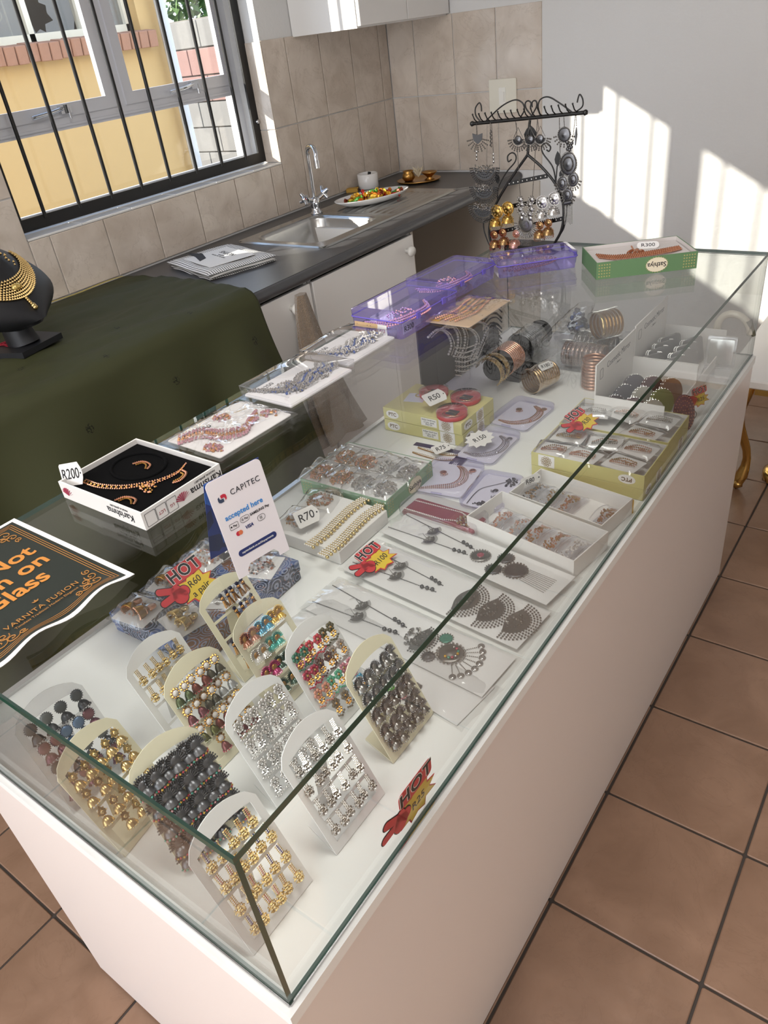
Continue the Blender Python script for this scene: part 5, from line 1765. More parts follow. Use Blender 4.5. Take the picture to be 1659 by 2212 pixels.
def necklace_set(M, w, d, mats, label, style=0, seed=1, z=0.0028):
    t = thing('necklace', label, 'necklace', M=M)
    b = MB()
    a0, a1 = (-w * 0.38, -d * 0.36, z), (w * 0.34, -d * 0.30, z)
    p = {0: [(-w * .40, -d * .36, z), (-w * .12, -d * .22, z), (w * .10, -d * .10, z), (w * .16, d * .08, z), (w * .08, d * .30, z), (-w * .04, d * .42, z)],
         1: [(-w * .38, -d * .30, z), (-w * .10, -d * .20, z), (w * .16, -d * .02, z), (w * .28, d * .20, z), (w * .24, d * .40, z)],
         2: [(-w * .34, -d * .30, z), (-w * .02, -d * .26, z), (w * .22, -d * .06, z), (w * .22, d * .22, z), (w * .02, d * .38, z)]}[style]
    c = curve(p, 8)
    n = len(c)
    for row in range(5):
        pts = []
        for i, q in enumerate(c):
            u = i / (n - 1)
            tq = (c[min(i + 1, n - 1)] - c[max(i - 1, 0)]).normalized()
            nr = Vector((tq.y, -tq.x, 0))
            wid = 0.0010 + 0.0036 * math.sin(PI * u)
            pts.append(q + nr * wid * row + Vector((0, 0, 0.0006 * math.sin(row * 2.0))))
        chain(b, pts, 0.0042, 0.0018 if row % 2 else 0.0022, row % len(mats))
    mid = c[n // 2]
    b.ball((mid.x + 0.012, mid.y - 0.012, mid.z + 0.002), 0.0045, 1 % len(mats))
    b.build('collar', mats, t)
    return t
def flat_earring(M, mats, label, group, r=0.007):
    t = thing('earring', label, 'earring', M=M, group=group)
    b = MB()
    disc(b, 0, 0, 0.0005, r, 0, 1 % len(mats), 10)
    b.build('disc', mats, t)
    b = MB()
    for i in range(5):
        b.ball(((i - 2) * r * 0.5, -r * 1.6 - (2 - abs(i - 2)) * r * 0.25, 0.002), r * 0.26, 1 % len(mats))
    b.ball((0, -r * 1.3, 0.002), r * 0.4, 0)
    b.build('drop', mats, t)
    return t
RG = (M_rose, mat('rose_crystal', 'e8c9b8', 0.12, 0.6), M_antgold)
SV = (M_silver, M_crystal, M_oxid)
for (x, y, w, d, rz, lab, nl, mats, style) in ((-0.397, 0.968, 0.118, 0.135, 0.14, 'lilac clear box with a rose gold necklace set, beside the green box', 'rose gold necklace spread in the lilac box beside the green box', RG, 0),
                                            (-0.393, 1.128, 0.105, 0.145, 0.02, 'lilac clear box with a silver necklace set under the R150 star', 'broad silver necklace in the lilac box under the R150 star', SV, 2),
                                            (-0.392, 1.298, 0.108, 0.145, -0.06, 'pale clear box with an antique gold necklace set beside the bangles', 'antique gold crescent necklace in the clear box beside the bangles', (M_antgold, M_rose), 2)):
    t = lilac_box(x, y, w, d, 0.018, rz, lab)
    necklace_set(t.matrix_basis, w, d, mats, nl, style)
    for k, (ex, ey) in enumerate(((-0.2, 0.16), (0.30, 0.34))):
        flat_earring(t.matrix_basis @ TR(ex * w, ey * d, 0.003, 0.6 - k), mats, '%s earring %s the necklace in the clear box %s' % (('rose gold', 'silver', 'antique gold')[(RG, SV).index(mats) if mats in (RG, SV) else 2], ('above', 'beside')[k], ('by the green box', 'under the R150 star', 'by the bangles')[(RG, SV).index(mats) if mats in (RG, SV) else 2]), 'earrings in the shallow clear boxes')
# star price card R150
ps = thing('star_price_card', 'white star-shaped price card R150 on the lilac box', 'price card', M=frame(PZ(1036, 948, 0.765), (0.35, 1, 0), (-1, 0.35, 0.35)))
st_ = [((0.040 if i % 2 == 0 else 0.031) * math.cos(PI * i / 11), (0.026 if i % 2 == 0 else 0.020) * math.sin(PI * i / 11)) for i in range(22)]
MB().prism(st_, 0, 0.0008).build('card', M_card, ps)
text('R150', 0.017, M_ink, ps, TR(0, 0, 0.001), 0.004)
# clear box with a silver floral necklace on white
t = lilac_box(-0.290, 0.962, 0.092, 0.140, 0.013, 0.09, 'clear lilac-edged box with a silver floral chain on white card')
a = thing('floral_necklace', 'dark silver floral chain necklace curled on the white card', 'necklace', M=t.matrix_basis)
b = MB()
chain(b, curve([(-0.03, -0.058, 0.004), (-0.03, -0.02, 0.004), (-0.024, 0.005, 0.004), (0.0, 0.03, 0.004), (0.022, 0.052, 0.004)], 8), 0.0022, 0.0012)
b.build('chain', M_dark, a)
b = MB()
heap(b, 0.024, 0.046, 0.003, 0.012, 0.018, 0.004, 34, 0.0030, [0, 1], 3)
heap(b, 0.002, -0.050, 0.003, 0.022, 0.010, 0.004, 34, 0.0028, [0, 1], 4)
b.build('flowers', [M_dark, M_oxid], a)
for k, (x, y) in enumerate(((0.006, 0.006), (0.016, -0.016))):
    flat_earring(t.matrix_basis @ TR(x, y, 0.003, -0.7), (M_dark, M_oxid), 'dark silver flower earring %s in the floral chain box' % ('above', 'below')[k], 'floral box earrings', 0.005)
# red box
t = thing('red_necklace_box', 'clear box with red velvet insert and a pearl necklace', 'box', M=on_shelf(-0.330, 0.836, 0, -0.03))
MB().rbox(-0.084, 0.084, -0.030, 0.030, 0.002, 0.012, 0.008).build('velvet_insert', mat('red_velvet', '8e2238', 0.8, sheen=0.5), t)
b = MB()
o = rrect(-0.090, 0.090, -0.035, 0.035, 0.014, 5)
k = len(o)
lv = [[(p[0] * 0.97, p[1] * 0.95, 0.0) for p in o], [(p[0], p[1], 0.004) for p in o], [(p[0], p[1], 0.022) for p in o], [(p[0] * 0.97, p[1] * 0.94, 0.026) for p in o]]
b.add(sum(lv, []), [(a * k + q, a * k + (q + 1) % k, (a + 1) * k + (q + 1) % k, (a + 1) * k + q) for a in range(3) for q in range(k)], 0, True)
b.add(lv[3], [tuple(range(k))])
b.build('clear_cover', M_clearbox, t)
a = thing('pearl_necklace', 'two-strand necklace with stone pendant on the red velvet', 'necklace', M=t.matrix_basis @ TR(0, 0, 0.012))
b = MB()
chain(b, [(-0.080, 0.014, 0.002), (0.03, 0.020, 0.002), (0.052, 0.012, 0.002)], 0.0042, 0.0021, 1)
chain(b, [(-0.082, -0.020, 0.002), (0.01, -0.018, 0.002), (0.040, -0.008, 0.002)], 0.0042, 0.0021, 1)
b.build('strands', [M_oxid, M_pearl], a)
b = MB()
heap(b, 0.056, -0.002, 0.002, 0.022, 0.018, 0.006, 90, 0.0026, [0, 1], 8)
b.build('pendant', [M_antgold, M_crystal], a)

# ---- clip boxes (arched clear hair-clip cases in open trays)
M_yellowside = mat('box_ochre', 'd4a52c', 0.45)
def clip_case(M, label, mats, seed, empty=False):
    t = thing('hair_clip_case', label, 'hair clip', M=M, group='hair clips in clear cases')
    w, d, R_ = 0.036, 0.086, 0.05
    b = MB()
    def arc(u, v, r=0.0):
        a = (v - 0.5) * 1.5
        return ((u - 0.5) * w, math.sin(a) * (d / 2) / math.sin(0.75), 0.004 + (math.cos(a) - math.cos(0.75)) * 0.06 - r)
    b.grid(1, 10, arc)
    b.box(-w / 2, w / 2, -d / 2, d / 2, 0, 0.002)
    for sx in (-1, 1):
        b.tube([tuple(Vector(arc(0.5 + sx * 0.5, q / 10)))for q in range(11)], 0.0011, 5)
    b.build('clear_case', M_clearbox, t)
    if not empty:
        b = MB()
        rs = random.Random(seed)
        for i in range(90):
            v = rs.uniform(0.14, 0.86)
            x = 0.5 + (rs.random() - 0.5) * (0.5 + 0.25 * math.sin(v * 12 + seed))
            p = arc(x, v, 0.004)
            b.ball(p, 0.0024 * rs.uniform(0.7, 1.2), rs.randrange(len(mats)), low=True)
        b.build('clip', mats, t)
    return t
def open_tray(x, y, w, d, h, rz, label, mo, mi, name='open_tray', z=0.0):
    t = thing(name, label, 'tray', M=on_shelf(x, y, z, rz))
    tray_box(MB(), w, d, h).build('tray', [mo, mi], t)
    return t
tr2 = open_tray(-0.138, 0.852, 0.238, 0.108, 0.038, -0.17, 'white open tray of clear hair-clip cases nearer the packets', M_card, M_card)
for i, (mats, look) in enumerate((((M_rose, mat('rose_crystal', 'e8c9b8', .12, .6)), 'pink gold'), ((M_rose, M_crystal), 'pale gold'), ((M_antgold, M_rose), 'copper'), ((M_rose, M_antgold), 'rose flower'), ((M_crystal, M_pearl), 'pearl and crystal'))):
    clip_case(tr2.matrix_basis @ TR(-0.078 + i * 0.041, 0.0, 0.006, 0), '%s hair clip in a clear case in the white tray' % look, mats, 70 + i)
tr1 = open_tray(-0.124, 0.972, 0.206, 0.110, 0.034, -0.15, 'white-lined ochre tray of clear hair-clip cases by the yellow box', M_card, M_card)
MB().box(-0.105, 0.105, -0.057, -0.0555, 0, 0.02).box(-0.105, 0.105, 0.0555, 0.057, 0, 0.03).build('ochre_sleeve', M_yellowside, tr1)
for i, (xx, mats, look) in enumerate(((-0.078, (M_antgold, M_dark), 'antique gold'), (-0.040, (M_antgold, M_crystal), 'gold and crystal'), (0.0, (M_antgold, M_rose), 'slim gold'), (0.080, (M_rose, M_antgold), 'brown rose'))):
    clip_case(tr1.matrix_basis @ TR(xx, 0.0, 0.005, 0), '%s hair clip in a clear case in the ochre tray' % look, mats, 80 + i)
price_tag('R80', tr1.matrix_basis @ frame((-0.097, 0.01, 0.03), (0.3, 1, 0), (-0.2, 0, 1)), 'white tag R80 tucked in the ochre clip tray', 0.05, 0.022, 0.014)

# ---- yellow box tray with brooch packets (R30) and a second tray behind
PTX, PTY = PZ(1392, 1036, 0.785).x - 0.119, PZ(1392, 1036, 0.785).y + 0.068
YH2 = 0.026
t = thing('yellow_box', 'yellow printed box lying under the nearer brooch tray', 'box', M=on_shelf(PTX, PTY, 0, 0.0))
MB().rbox(-0.119, 0.119, -0.068, 0.068, 0, YH2, 0.0015).build('box', M_ptc, t)
mandala(t, side(0.238, 0.136, YH2, 'right') @ TR(0.02, 0, 0), YH2, 0.014)
ptc_label(t, side(0.238, 0.136, YH2, 'right') @ TR(-0.04, 0, 0), YH2, True)
t3 = open_tray(PTX, PTY, 0.238, 0.136, 0.030, 0.0, 'yellow-sided tray of brooch packets with the R30 sign', M_ptc, M_card, z=YH2 + 0.0008)
F = side(0.238, 0.136, 0.030, 'near')
ptc_label(t3, F @ TR(0.085, 0, 0), 0.028, True)
mandala(t3, F @ TR(-0.085, 0, 0), 0.028, 0.018)
t4 = open_tray(PTX - 0.002, PTY + 0.142, 0.238, 0.136, 0.030, 0.0, 'second yellow-sided tray of brooch packets farther from the clips', M_ptc, M_card, z=YH2 + 0.0008)
t = thing('yellow_box', 'yellow printed box lying under the farther brooch tray', 'box', M=on_shelf(PTX - 0.002, PTY + 0.142, 0, 0.0))
MB().rbox(-0.119, 0.119, -0.068, 0.068, 0, YH2, 0.0015).build('box', M_ptc, t)
mandala(t, side(0.238, 0.136, YH2, 'right') @ TR(0.02, 0, 0), YH2, 0.014)
brk = [(t3, -0.085, -0.030, 0.1, (M_rose, M_antgold), 'rose gold bow brooch', 'left near'), (t3, -0.020, -0.034, -0.15, (M_rose, M_crystal), 'pink stone brooch', 'middle near'), (t3, 0.065, -0.034, -0.2, (M_antgold, M_rose), 'bronze leaf brooch', 'right near'),
       (t3, -0.080, 0.034, 0.0, (M_gold, M_gold2), 'bright gold leaf brooch', 'left far'), (t3, 0.0, 0.032, 0.2, (M_silver, M_rose), 'silver sprig brooch', 'middle far'), (t3, 0.072, 0.028, -0.1, (M_rose, M_antgold), 'rose sprig brooch', 'right far'),
       (t4, -0.075, 0.020, 0.2, (M_silver, M_crystal), 'silver leaf brooch', 'left'), (t4, -0.005, 0.030, -0.3, (M_silver, M_rose), 'pale sprig brooch', 'middle'), (t4, 0.070, 0.025, -0.1, (M_crystal, M_silver), 'crystal flower brooch', 'right'), (t4, 0.055, -0.038, -0.2, (M_antgold, M_rose), 'bronze sprig brooch', 'near')]
for i, (tt_, x, y, rz, mats, look, where) in enumerate(brk):
    sachet(tt_.matrix_basis @ TR(x, y, 0.022 + 0.002 * (i % 3), rz), 0.082, 0.066, 0.013, look, mats, 'film packet with a %s, %s in %s brooch tray' % (look, where, 'nearer' if tt_ is t3 else 'farther'), 'brooch packets', 90 + i, 30, 0.0022, M_paper, 'sprig')
burst_sign('R30', frame(PZ(1252, 910, 0.815), (0.15, 1, 0.05), (-1, 0.2, 0.35)), 'HOT sign with R30 on the brooch packets', 0.085, 0.016)

# ---- long film packets with oxidised silver necklaces
def neck_packet(x, y, w, d, rz, z, label, seed):
    t = thing('necklace_packet', label, 'packet', M=on_shelf(x, y, z, rz), group='long necklace packets')
    MB().box(-w / 2 + 0.012, w / 2 - 0.012, -d / 2 + 0.005, d / 2 - 0.005, 0.0006, 0.0014).build('backing_card', M_paper, t)
    f = MB()
    film(f, w, d, 0.0075, seed, 0.0006, nx=40, ny=12, rough=0.16)
    f.build('film', M_film, t)
    return t
NP = 'silver necklaces in the long packets'
def ox_set(t, pend, label, ear_x, ear_label):
    n = thing('oxidised_necklace', label, 'necklace', M=t.matrix_basis @ TR(0, 0, 0.0016), group=NP)
    b = MB()
    chain(b, [(-0.185, 0.026, 0.001), (-0.05, 0.014, 0.001), (0.0, 0.010, 0.001)], 0.0030, 0.0014)
    chain(b, [(-0.185, -0.026, 0.001), (-0.06, -0.014, 0.001), (0.0, -0.010, 0.001)], 0.0030, 0.0014)
    for i in range(3):
        b.ball((-0.03 + i * 0.010, 0.014 - i * 0.002, 0.003), 0.0042)
        b.ball((-0.03 + i * 0.010, -0.014 + i * 0.002, 0.003), 0.0042)
    b.build('chain', M_dark, n)
    b = MB()
    pend(b)
    b.build('pendant', [M_oxid, M_silver, M_dark, S('2f8a76'), S('b0455a'), S('d0a030')], n)
    for k in (0, 1):
        e = thing('oxidised_earring', ear_label + (', upper one', ', lower one')[k], 'earring', M=t.matrix_basis @ TR(ear_x + 0.012 * k, 0.012 - 0.026 * k, 0.0016, 1.35), group='silver earrings in the long packets')
        b = MB()
        crescent(b, 0, 0, 0.0005, 0.0125, PI / 2, 0, 3)
        heap(b, 0, -0.002, 0.001, 0.010, 0.009, 0.003, 26, 0.0019, [0], 9)
        b.build('crescent', M_oxid, e)
        MB().tube([(0, 0.006, 0.001), (0.004, 0.022, 0.002), (-0.006, 0.026, 0.002)], 0.0005, 4).build('hook', M_silver, e)
def pend1(b):
    disc(b, 0.020, 0.0, 0, 0.017, 0, 1, 18, 0.003)
    disc(b, 0.020, 0.0, 0.003, 0.007, 4, 3, 10, 0.002)
    disc(b, 0.062, 0.020, 0, 0.014, 2, 0, 14, 0.003)
    disc(b, 0.062, -0.018, 0, 0.014, 2, 0, 14, 0.003)
    disc(b, 0.096, 0.0, 0, 0.020, 2, 0, 18, 0.003)
    for i in range(9):
        chain(b, [(0.116, -0.016 + 0.004 * i, 0.001), (0.168, -0.022 + 0.0048 * i, 0.001)], 0.0026, 0.0012, 1)
def pend2(b):
    for i, x in enumerate((0.045, 0.095, 0.145)):
        crescent(b, x, 0.0, 0, 0.030, PI, 0, 4)
        heap(b, x + 0.006, 0, 0.001, 0.016, 0.020, 0.002, 26, 0.0022, [0, 1], 5 + i)
def pend3(b):
    heap(b, 0.020, 0, 0.001, 0.016, 0.022, 0.004, 46, 0.0030, [0, 1], 11)
    crescent(b, 0.030, 0.0, 0, 0.026, PI, 0, 2)
    disc(b, 0.068, 0.024, 0, 0.011, 3, 0, 12)
    disc(b, 0.068, -0.024, 0, 0.011, 2, 1, 12)
    disc(b, 0.094, 0.0, 0, 0.021, 0, 1, 18, 0.003)
    for i in range(8):
        a = -0.9 + 1.8 * i / 7
        b.ball((0.094 + 0.012 * math.cos(a * 1.9), 0.012 * math.sin(a * 1.9), 0.004), 0.0028, (5, 3, 4, 1)[i % 4])
        c, s = math.cos(a), math.sin(a)
        chain(b, [(0.094 + 0.024 * c, 0.024 * s, 0.001), (0.094 + 0.044 * c, 0.044 * s, 0.001)], 0.003, 0.0014, 1)
        b.lathe([(0, 0.0016), (0.0058, 0.0012), (0.006, 0)], 10, 1, c=(0.094 + 0.050 * c, 0.050 * s, 0.0005))
p4 = neck_packet(-0.212, 0.470, 0.385, 0.100, -0.13, 0.0, 'lowest long packet with a jewelled belt piece, half covered', 55)
a = thing('jewelled_pendant', 'silver pendant with blue, green and red stones in the half covered packet', 'pendant', M=p4.matrix_basis @ TR(0.055, -0.030, 0.0016))
b = MB()
b.prism(rrect(-0.04, 0.04, -0.010, 0.012, 0.004), 0, 0.002, 0)
for i in range(40):
    b.ball((-0.038 + (i % 20) * 0.004, (-0.009, 0.011)[i // 20], 0.0025), 0.0018, 1, low=True)
b.build('plate', [M_oxid, M_silver], a)
for i, c in enumerate(('5a4a6a', '4f9a3f', '9a4a52')):
    b = MB()
    disc(b, -0.024 + i * 0.026, -0.020, 0, 0.007, 0, 1, 10)
    b.build('stone', [S(c), M_silver], a)
p3 = neck_packet(-0.212, 0.523, 0.390, 0.104, -0.07, 0.003, 'long packet with a shell-shaped silver necklace, nearest the card stands', 51)
ox_set(p3, pend3, 'silver necklace with shell pendant and coin fringe', -0.105, 'silver crescent earring in the shell necklace packet')
p2 = neck_packet(-0.214, 0.640, 0.398, 0.112, -0.09, 0.006, 'middle long packet with a triple crescent necklace under the R100 sign', 52)
ox_set(p2, pend2, 'silver necklace with three crescent pendants', -0.105, 'silver square-topped earring in the middle long packet')
p1 = neck_packet(-0.216, 0.752, 0.400, 0.100, -0.13, 0.010, 'farthest long packet with a medallion necklace beside the clip tray', 53)
ox_set(p1, pend1, 'silver necklace with medallions and chain fringe', -0.105, 'silver crescent earring in the farthest long packet')
Mh = frame(PZ(805, 1210, 0.757), (0.05, 1, 0.0), (-1, 0.05, 0.30))
burst_sign('R100', Mh, 'HOT sign with R100 on the long necklace packets', 0.086, 0.016)
# HOT sign leaning against the front glass, half seen
Mh = frame((-0.0075, 0.245, ZS + 0.042), (0, 1, 0.0), (0.04, 0, 1))
burst_sign('R25', Mh, 'HOT sign with R25 standing against the front glass', 0.105, 0.018)

# ================================================================== far half of the shelf
# charcoal display board with a crystal choker and a black lace choker
M_char = mat('charcoal_felt', '3c3d3e', 0.8)
BXp = -0.672
db = thing('display_board', 'charcoal display board with scalloped end standing at the back of the case', 'display board', (BXp, 1.40, ZS + 0.001))
op = [(1.285, 0.0), (1.70, 0.0), (1.70, 0.035), (1.675, 0.075), (1.655, 0.080), (1.645, 0.055), (1.620, 0.050), (1.605, 0.075), (1.612, 0.11), (1.59, 0.135), (1.595, 0.165), (1.565, 0.19), (1.285, 0.20)]
b = MB()
v = [(x, p[0] - 1.40, p[1]) for x in (-0.002, 0.002) for p in op]
k = len(op)
b.add(v, [tuple(reversed(range(k))), tuple(range(k, 2 * k))] + [(i, (i + 1) % k, k + (i + 1) % k, k + i) for i in range(k)])
b.build('board', M_char, db)
cx_ = BXp + 0.014
M_spearl = mat('silver_pearl', 'dcd9d4', 0.25, 0.35, coat=0.4)
ck = thing('crystal_choker', 'pearl and crystal fringe choker hanging on the charcoal board', 'choker', (cx_, 1.40, ZS))
def pxl(px, py, x=cx_):
    p = PX(px, py, x)
    return (p.x - cx_, p.y - 1.40, p.z - ZS)
for arc in (((925, 728), (945, 712), (965, 720), (975, 745), (968, 768)), ((950, 712), (972, 702), (988, 722), (988, 750), (980, 770)), ((968, 708), (990, 700), (1004, 722), (1002, 750), (992, 772)), ((1000, 705), (1020, 715), (1030, 735), (1022, 760), (1012, 778)), ((1030, 695), (1044, 700), (1048, 720), (1036, 750), (1024, 778))):
    b = MB()
    chain(b, curve([pxl(*q) for q in arc], 6), 0.0078, 0.0040, 0, low=False)
    chain(b, [Vector(p) + Vector((0.003, 0.010, -0.004)) for p in curve([pxl(*q) for q in arc], 6)], 0.0050, 0.0026, 1)
    b.build('pearl_strand', [M_spearl, M_crystal], ck)
b = MB()
for r in range(7):
    chain(b, curve([pxl(984, 750 + r * 10), pxl(1005, 752 + r * 10), pxl(1034 - r, 742 + r * 10)], 5), 0.0052, 0.0028, r % 2)
for i in range(8):
    chain(b, [pxl(985 + i * 6.5, 770), pxl(986 + i * 6, 806 - i)], 0.0062, 0.0026, i % 2)
b.build('crystal_fringe', [M_crystal, M_spearl], ck)
lc = thing('black_lace_choker', 'black beaded lace choker hanging beside the crystal one', 'choker', (cx_, 1.40, ZS))
for r in range(6):
    b = MB()
    y0 = 655 + r * 22
    chain(b, curve([pxl(1046, y0 + 16), pxl(1058, y0 + 2), pxl(1072, y0), pxl(1083, y0 + 10)], 6), 0.0055, 0.0042, 0)
    chain(b, curve([pxl(1048, y0 + 24), pxl(1060, y0 + 11), pxl(1073, y0 + 9), pxl(1084, y0 + 19)], 6), 0.0048, 0.0030, 1)
    b.build('lace_row', [mat('black_bead', '1c1c1e', 0.3), M_dark], lc)
# bracelet roll along the case with cuffs and bangles
M_vel = mat('black_velvet', '0b0b0c', 0.9, spec=0.08)
rl = thing('bracelet_roll', 'black velvet bracelet roll on a stand', 'display roll', (-0.532, 1.53, ZS))
MB().tube([(0, -0.118, 0.055), (0, 0.16, 0.055)], 0.030, 18).build('roll', M_vel, rl)
MB().box(-0.045, 0.045, -0.06, 0.06, 0.001, 0.008).build('base', M_vel, rl)
MB().tube([(0, 0, 0.008), (0, 0, 0.04)], 0.012, 10).build('stem', M_vel, rl)
for sy, nm in ((0.16, 'k'),):
    MB().lathe([(0, -0.006), (0.034, -0.006), (0.036, 0), (0.034, 0.006), (0, 0.006)], 20, axis='y', c=(0, sy, 0.055)).build('end_cap', M_vel, rl)
def bangle(y, R_, w, m, label, group, n=30, bumps=0, m2=None, x=-0.532, z=0.055, seg=1.0):
    t = thing('bangle', label, 'bangle', (x, y, ZS + z), group=group)
    b = MB()
    kk = int(n * seg)
    pr = [(R_, -w / 2), (R_ + 0.0022, -w * 0.3), (R_ + 0.0026, 0), (R_ + 0.0022, w * 0.3), (R_, w / 2), (R_ - 0.0006, 0), (R_, -w / 2)]
    v, f = [], []
    for i in range(kk + 1):
        a = 2 * PI * i / n - 0.9
        for r, yy in pr:
            v.append((r * math.cos(a), yy, r * math.sin(a)))
    q = len(pr)
    for i in range(kk):
        for j in range(q - 1):
            f.append((i * q + j, i * q + j + 1, (i + 1) * q + j + 1, (i + 1) * q + j))
    b.add(v, f, 0, True)
    if bumps:
        for i in range(int(bumps * seg)):
            a = 2 * PI * i / bumps - 0.9
            for s in (-0.25, 0.25) if w > 0.008 else (0,):
                b.ball(((R_ + 0.0028) * math.cos(a), s * w, (R_ + 0.0028) * math.sin(a)), 0.0016, 1, low=True)
    b.build('band', [m, m2 or m], t)
    return t
for i, y in enumerate((1.395, 1.425)):
    bangle(y, 0.037, 0.020, M_gold, 'ribbed gold cuff on the black roll, %s' % ('nearest the end', 'second from the end')[i], 'gold cuffs on the roll', 30, 34, M_gold2, seg=0.62)
for i in range(8):
    bangle(1.462 + i * 0.008, 0.036, 0.0065, M_rose, 'glittering rose gold bangle on the black roll, %s from near end' % (ORD + ('eighth',))[i], 'rose bangles on the roll', 28, 44, mat('rose_crystal', 'e8c9b8', .12, .6))
for i in range(9):
    bangle(1.572 + i * 0.0085, 0.036, 0.0065, M_dark, 'dark silver bangle on the black roll, %s from near end' % (ORD + ('eighth', 'ninth'))[i], 'dark bangles on the roll', 28, 30, M_oxid)
def film_tube(name, label, M, R_, L_, seed):
    """creased clear film round a roll of bangles; axis along local y"""
    t = thing(name, label, 'film wrap', M=M)
    b = MB()
    def fn(u, v):
        a = 2 * PI * u
        n = noise.noise(Vector((math.cos(a) * 3 + seed, v * 6, math.sin(a) * 3))) + 0.6 * noise.noise(Vector((math.cos(a) * 7 + seed, v * 14, math.sin(a) * 7)))
        r = R_ * (1.04 + 0.05 * n)
        return (r * math.cos(a), (v - 0.5) * L_ * (1.05 + 0.04 * n), r * math.sin(a))
    b.grid(36, 14, fn)
    b.build('film', M_film, t)
    return t
film_tube('film_sleeve', 'creased clear film round the dark silver bangles on the roll', Matrix.Translation((-0.532, 1.606, ZS + 0.055)), 0.0405, 0.085, 2)
# wrapped gold bangle pack R180
Mw = Matrix.Translation((-0.418, 1.455, ZS + 0.036)) @ Matrix.Rotation(-0.25, 4, 'Z')
film_tube('bangle_pack', 'film-wrapped roll of pale gold bangles with a price label', Mw, 0.033, 0.085, 7)
for i in range(10):
    t = bangle(0, 0.030, 0.0066, mat('champagne_gold', 'c9ab80', 0.25, 1.0), 'pale gold bangle in the film-wrapped roll, %s from near end' % (ORD + ('eighth', 'ninth', 'tenth'))[i], 'bangles in the wrapped roll', 28)
    t.matrix_basis = Mw @ Matrix.Translation((0, -0.036 + i * 0.008, 0))
price_tag('R180', Mw @ frame((0.018, 0.0, 0.034), (0.1, 1, 0), (-0.8, 0, 0.6)), 'white label R180 on the film-wrapped bangle roll', 0.045, 0.020, 0.014)
# upright stack of rose bangles in film
bs = PZ(1297, 848, ZS)
for i in range(9):
    t = bangle(0, 0.029, 0.0080, mat('blush_gold', 'd2a58c', 0.3, 0.9), 'blush gold bangle in the upright film-wrapped stack, %s from bottom' % (ORD + ('eighth', 'ninth'))[i], 'bangles in the upright stack', 28, 26, M_rose)
    t.matrix_basis = Matrix.Translation((bs.x - 0.03, bs.y + 0.03, ZS + 0.005 + i * 0.0086)) @ Matrix.Rotation(PI / 2, 4, 'X')
film_tube('bangle_pack', 'clear film round the upright stack of blush bangles', Matrix.Translation((bs.x - 0.03, bs.y + 0.03, ZS + 0.0455)) @ Matrix.Rotation(PI / 2, 4, 'X'), 0.0325, 0.082, 5)
# clear tub with bangle rolls and the bundle on top
tbx, tby = -0.385, 1.665
tub = thing('clear_tub', 'clear plastic tub of wrapped bangle rolls near the far end', 'tub', (tbx, tby, ZS + 0.001))
b = MB()
o = rrect(-0.100, 0.100, -0.085, 0.085, 0.012, 4)
k = len(o)
lv = [[(p[0] * 0.94, p[1] * 0.94, 0) for p in o], [(p[0], p[1], 0.060) for p in o]]
b.add(sum(lv, []), [(q, (q + 1) % k, k + (q + 1) % k, k + q) for q in range(k)], 0, True)
b.add(lv[0], [tuple(range(k))])
b.ring(rrect(-0.104, 0.104, -0.089, 0.089, 0.014, 4), o, 0.058, 0.061)
b.build('tub', M_clearbox, tub)
for j, (yy, m, look) in enumerate(((-0.045, mat('pinkish_glitter', 'b9a196', 0.35, 0.8), 'pinkish'), (0.03, mat('grey_glitter', '8d8a88', 0.35, 0.8), 'grey'))):
    Mt = Matrix.Translation((tbx + 0.015, tby + yy, ZS + 0.036)) @ Matrix.Rotation(PI / 2, 4, 'Z')
    for i in range(9):
        t = bangle(0, 0.030, 0.0105, m, '%s glitter bangle in the clear tub, %s from left' % (look, (ORD + ('eighth', 'ninth'))[i]), '%s bangles in the clear tub' % look, 26, 24, M_crystal)
        t.matrix_basis = Mt @ Matrix.Translation((0, 0.05 - i * 0.0125, 0))
    film_tube('bangle_pack', 'clear film round the %s bangles in the tub' % look, Mt, 0.0335, 0.125, 9 + j)
bt_ = PZ(1305, 672, ZS + 0.105)
Mg = Matrix.Translation((tbx + 0.05, tby + 0.005, ZS + 0.108)) @ Matrix.Rotation(-0.62, 4, 'Z')
for i in range(6):
    t = bangle(0, 0.033, 0.0095, M_antgold if i else M_gold, 'gold bangle in the film bundle on top of the tub, %s from front' % ORD[i], 'gold bangles on the tub', 30, 0)
    t.matrix_basis = Mg @ Matrix.Translation((0, -0.024 + i * 0.0105, 0))
film_tube('bangle_pack', 'clear film round the gold bangles on top of the tub', Mg, 0.037, 0.07, 13)
# dark blue hair brush and stones in a film bag on the left of the tub
fb = thing('film_bag', 'tall clear film bag with navy stones left of the tub', 'bag', (-0.452, 1.70, ZS + 0.071))
b = MB()
def bag(u, v):
    a = 2 * PI * u
    r = 0.042 * (1 - 0.55 * v) + 0.006 * noise.noise(Vector((math.cos(a) * 4, v * 7, math.sin(a) * 4)))
    return (r * 1.2 * math.cos(a) + 0.05 * v, r * math.sin(a), v * 0.075)
b.grid(30, 12, bag)
b.build('film', M_film, fb)
b = MB()
heap(b, 0.028, 0, 0.006, 0.026, 0.022, 0.055, 60, 0.007, [0, 0, 1], 31, low=False)
b.build('stones', [mat('navy_stone', '252a40', 0.3, 0.2), mat('blue_stone', '3c5a9a', 0.15, 0.4)], fb)

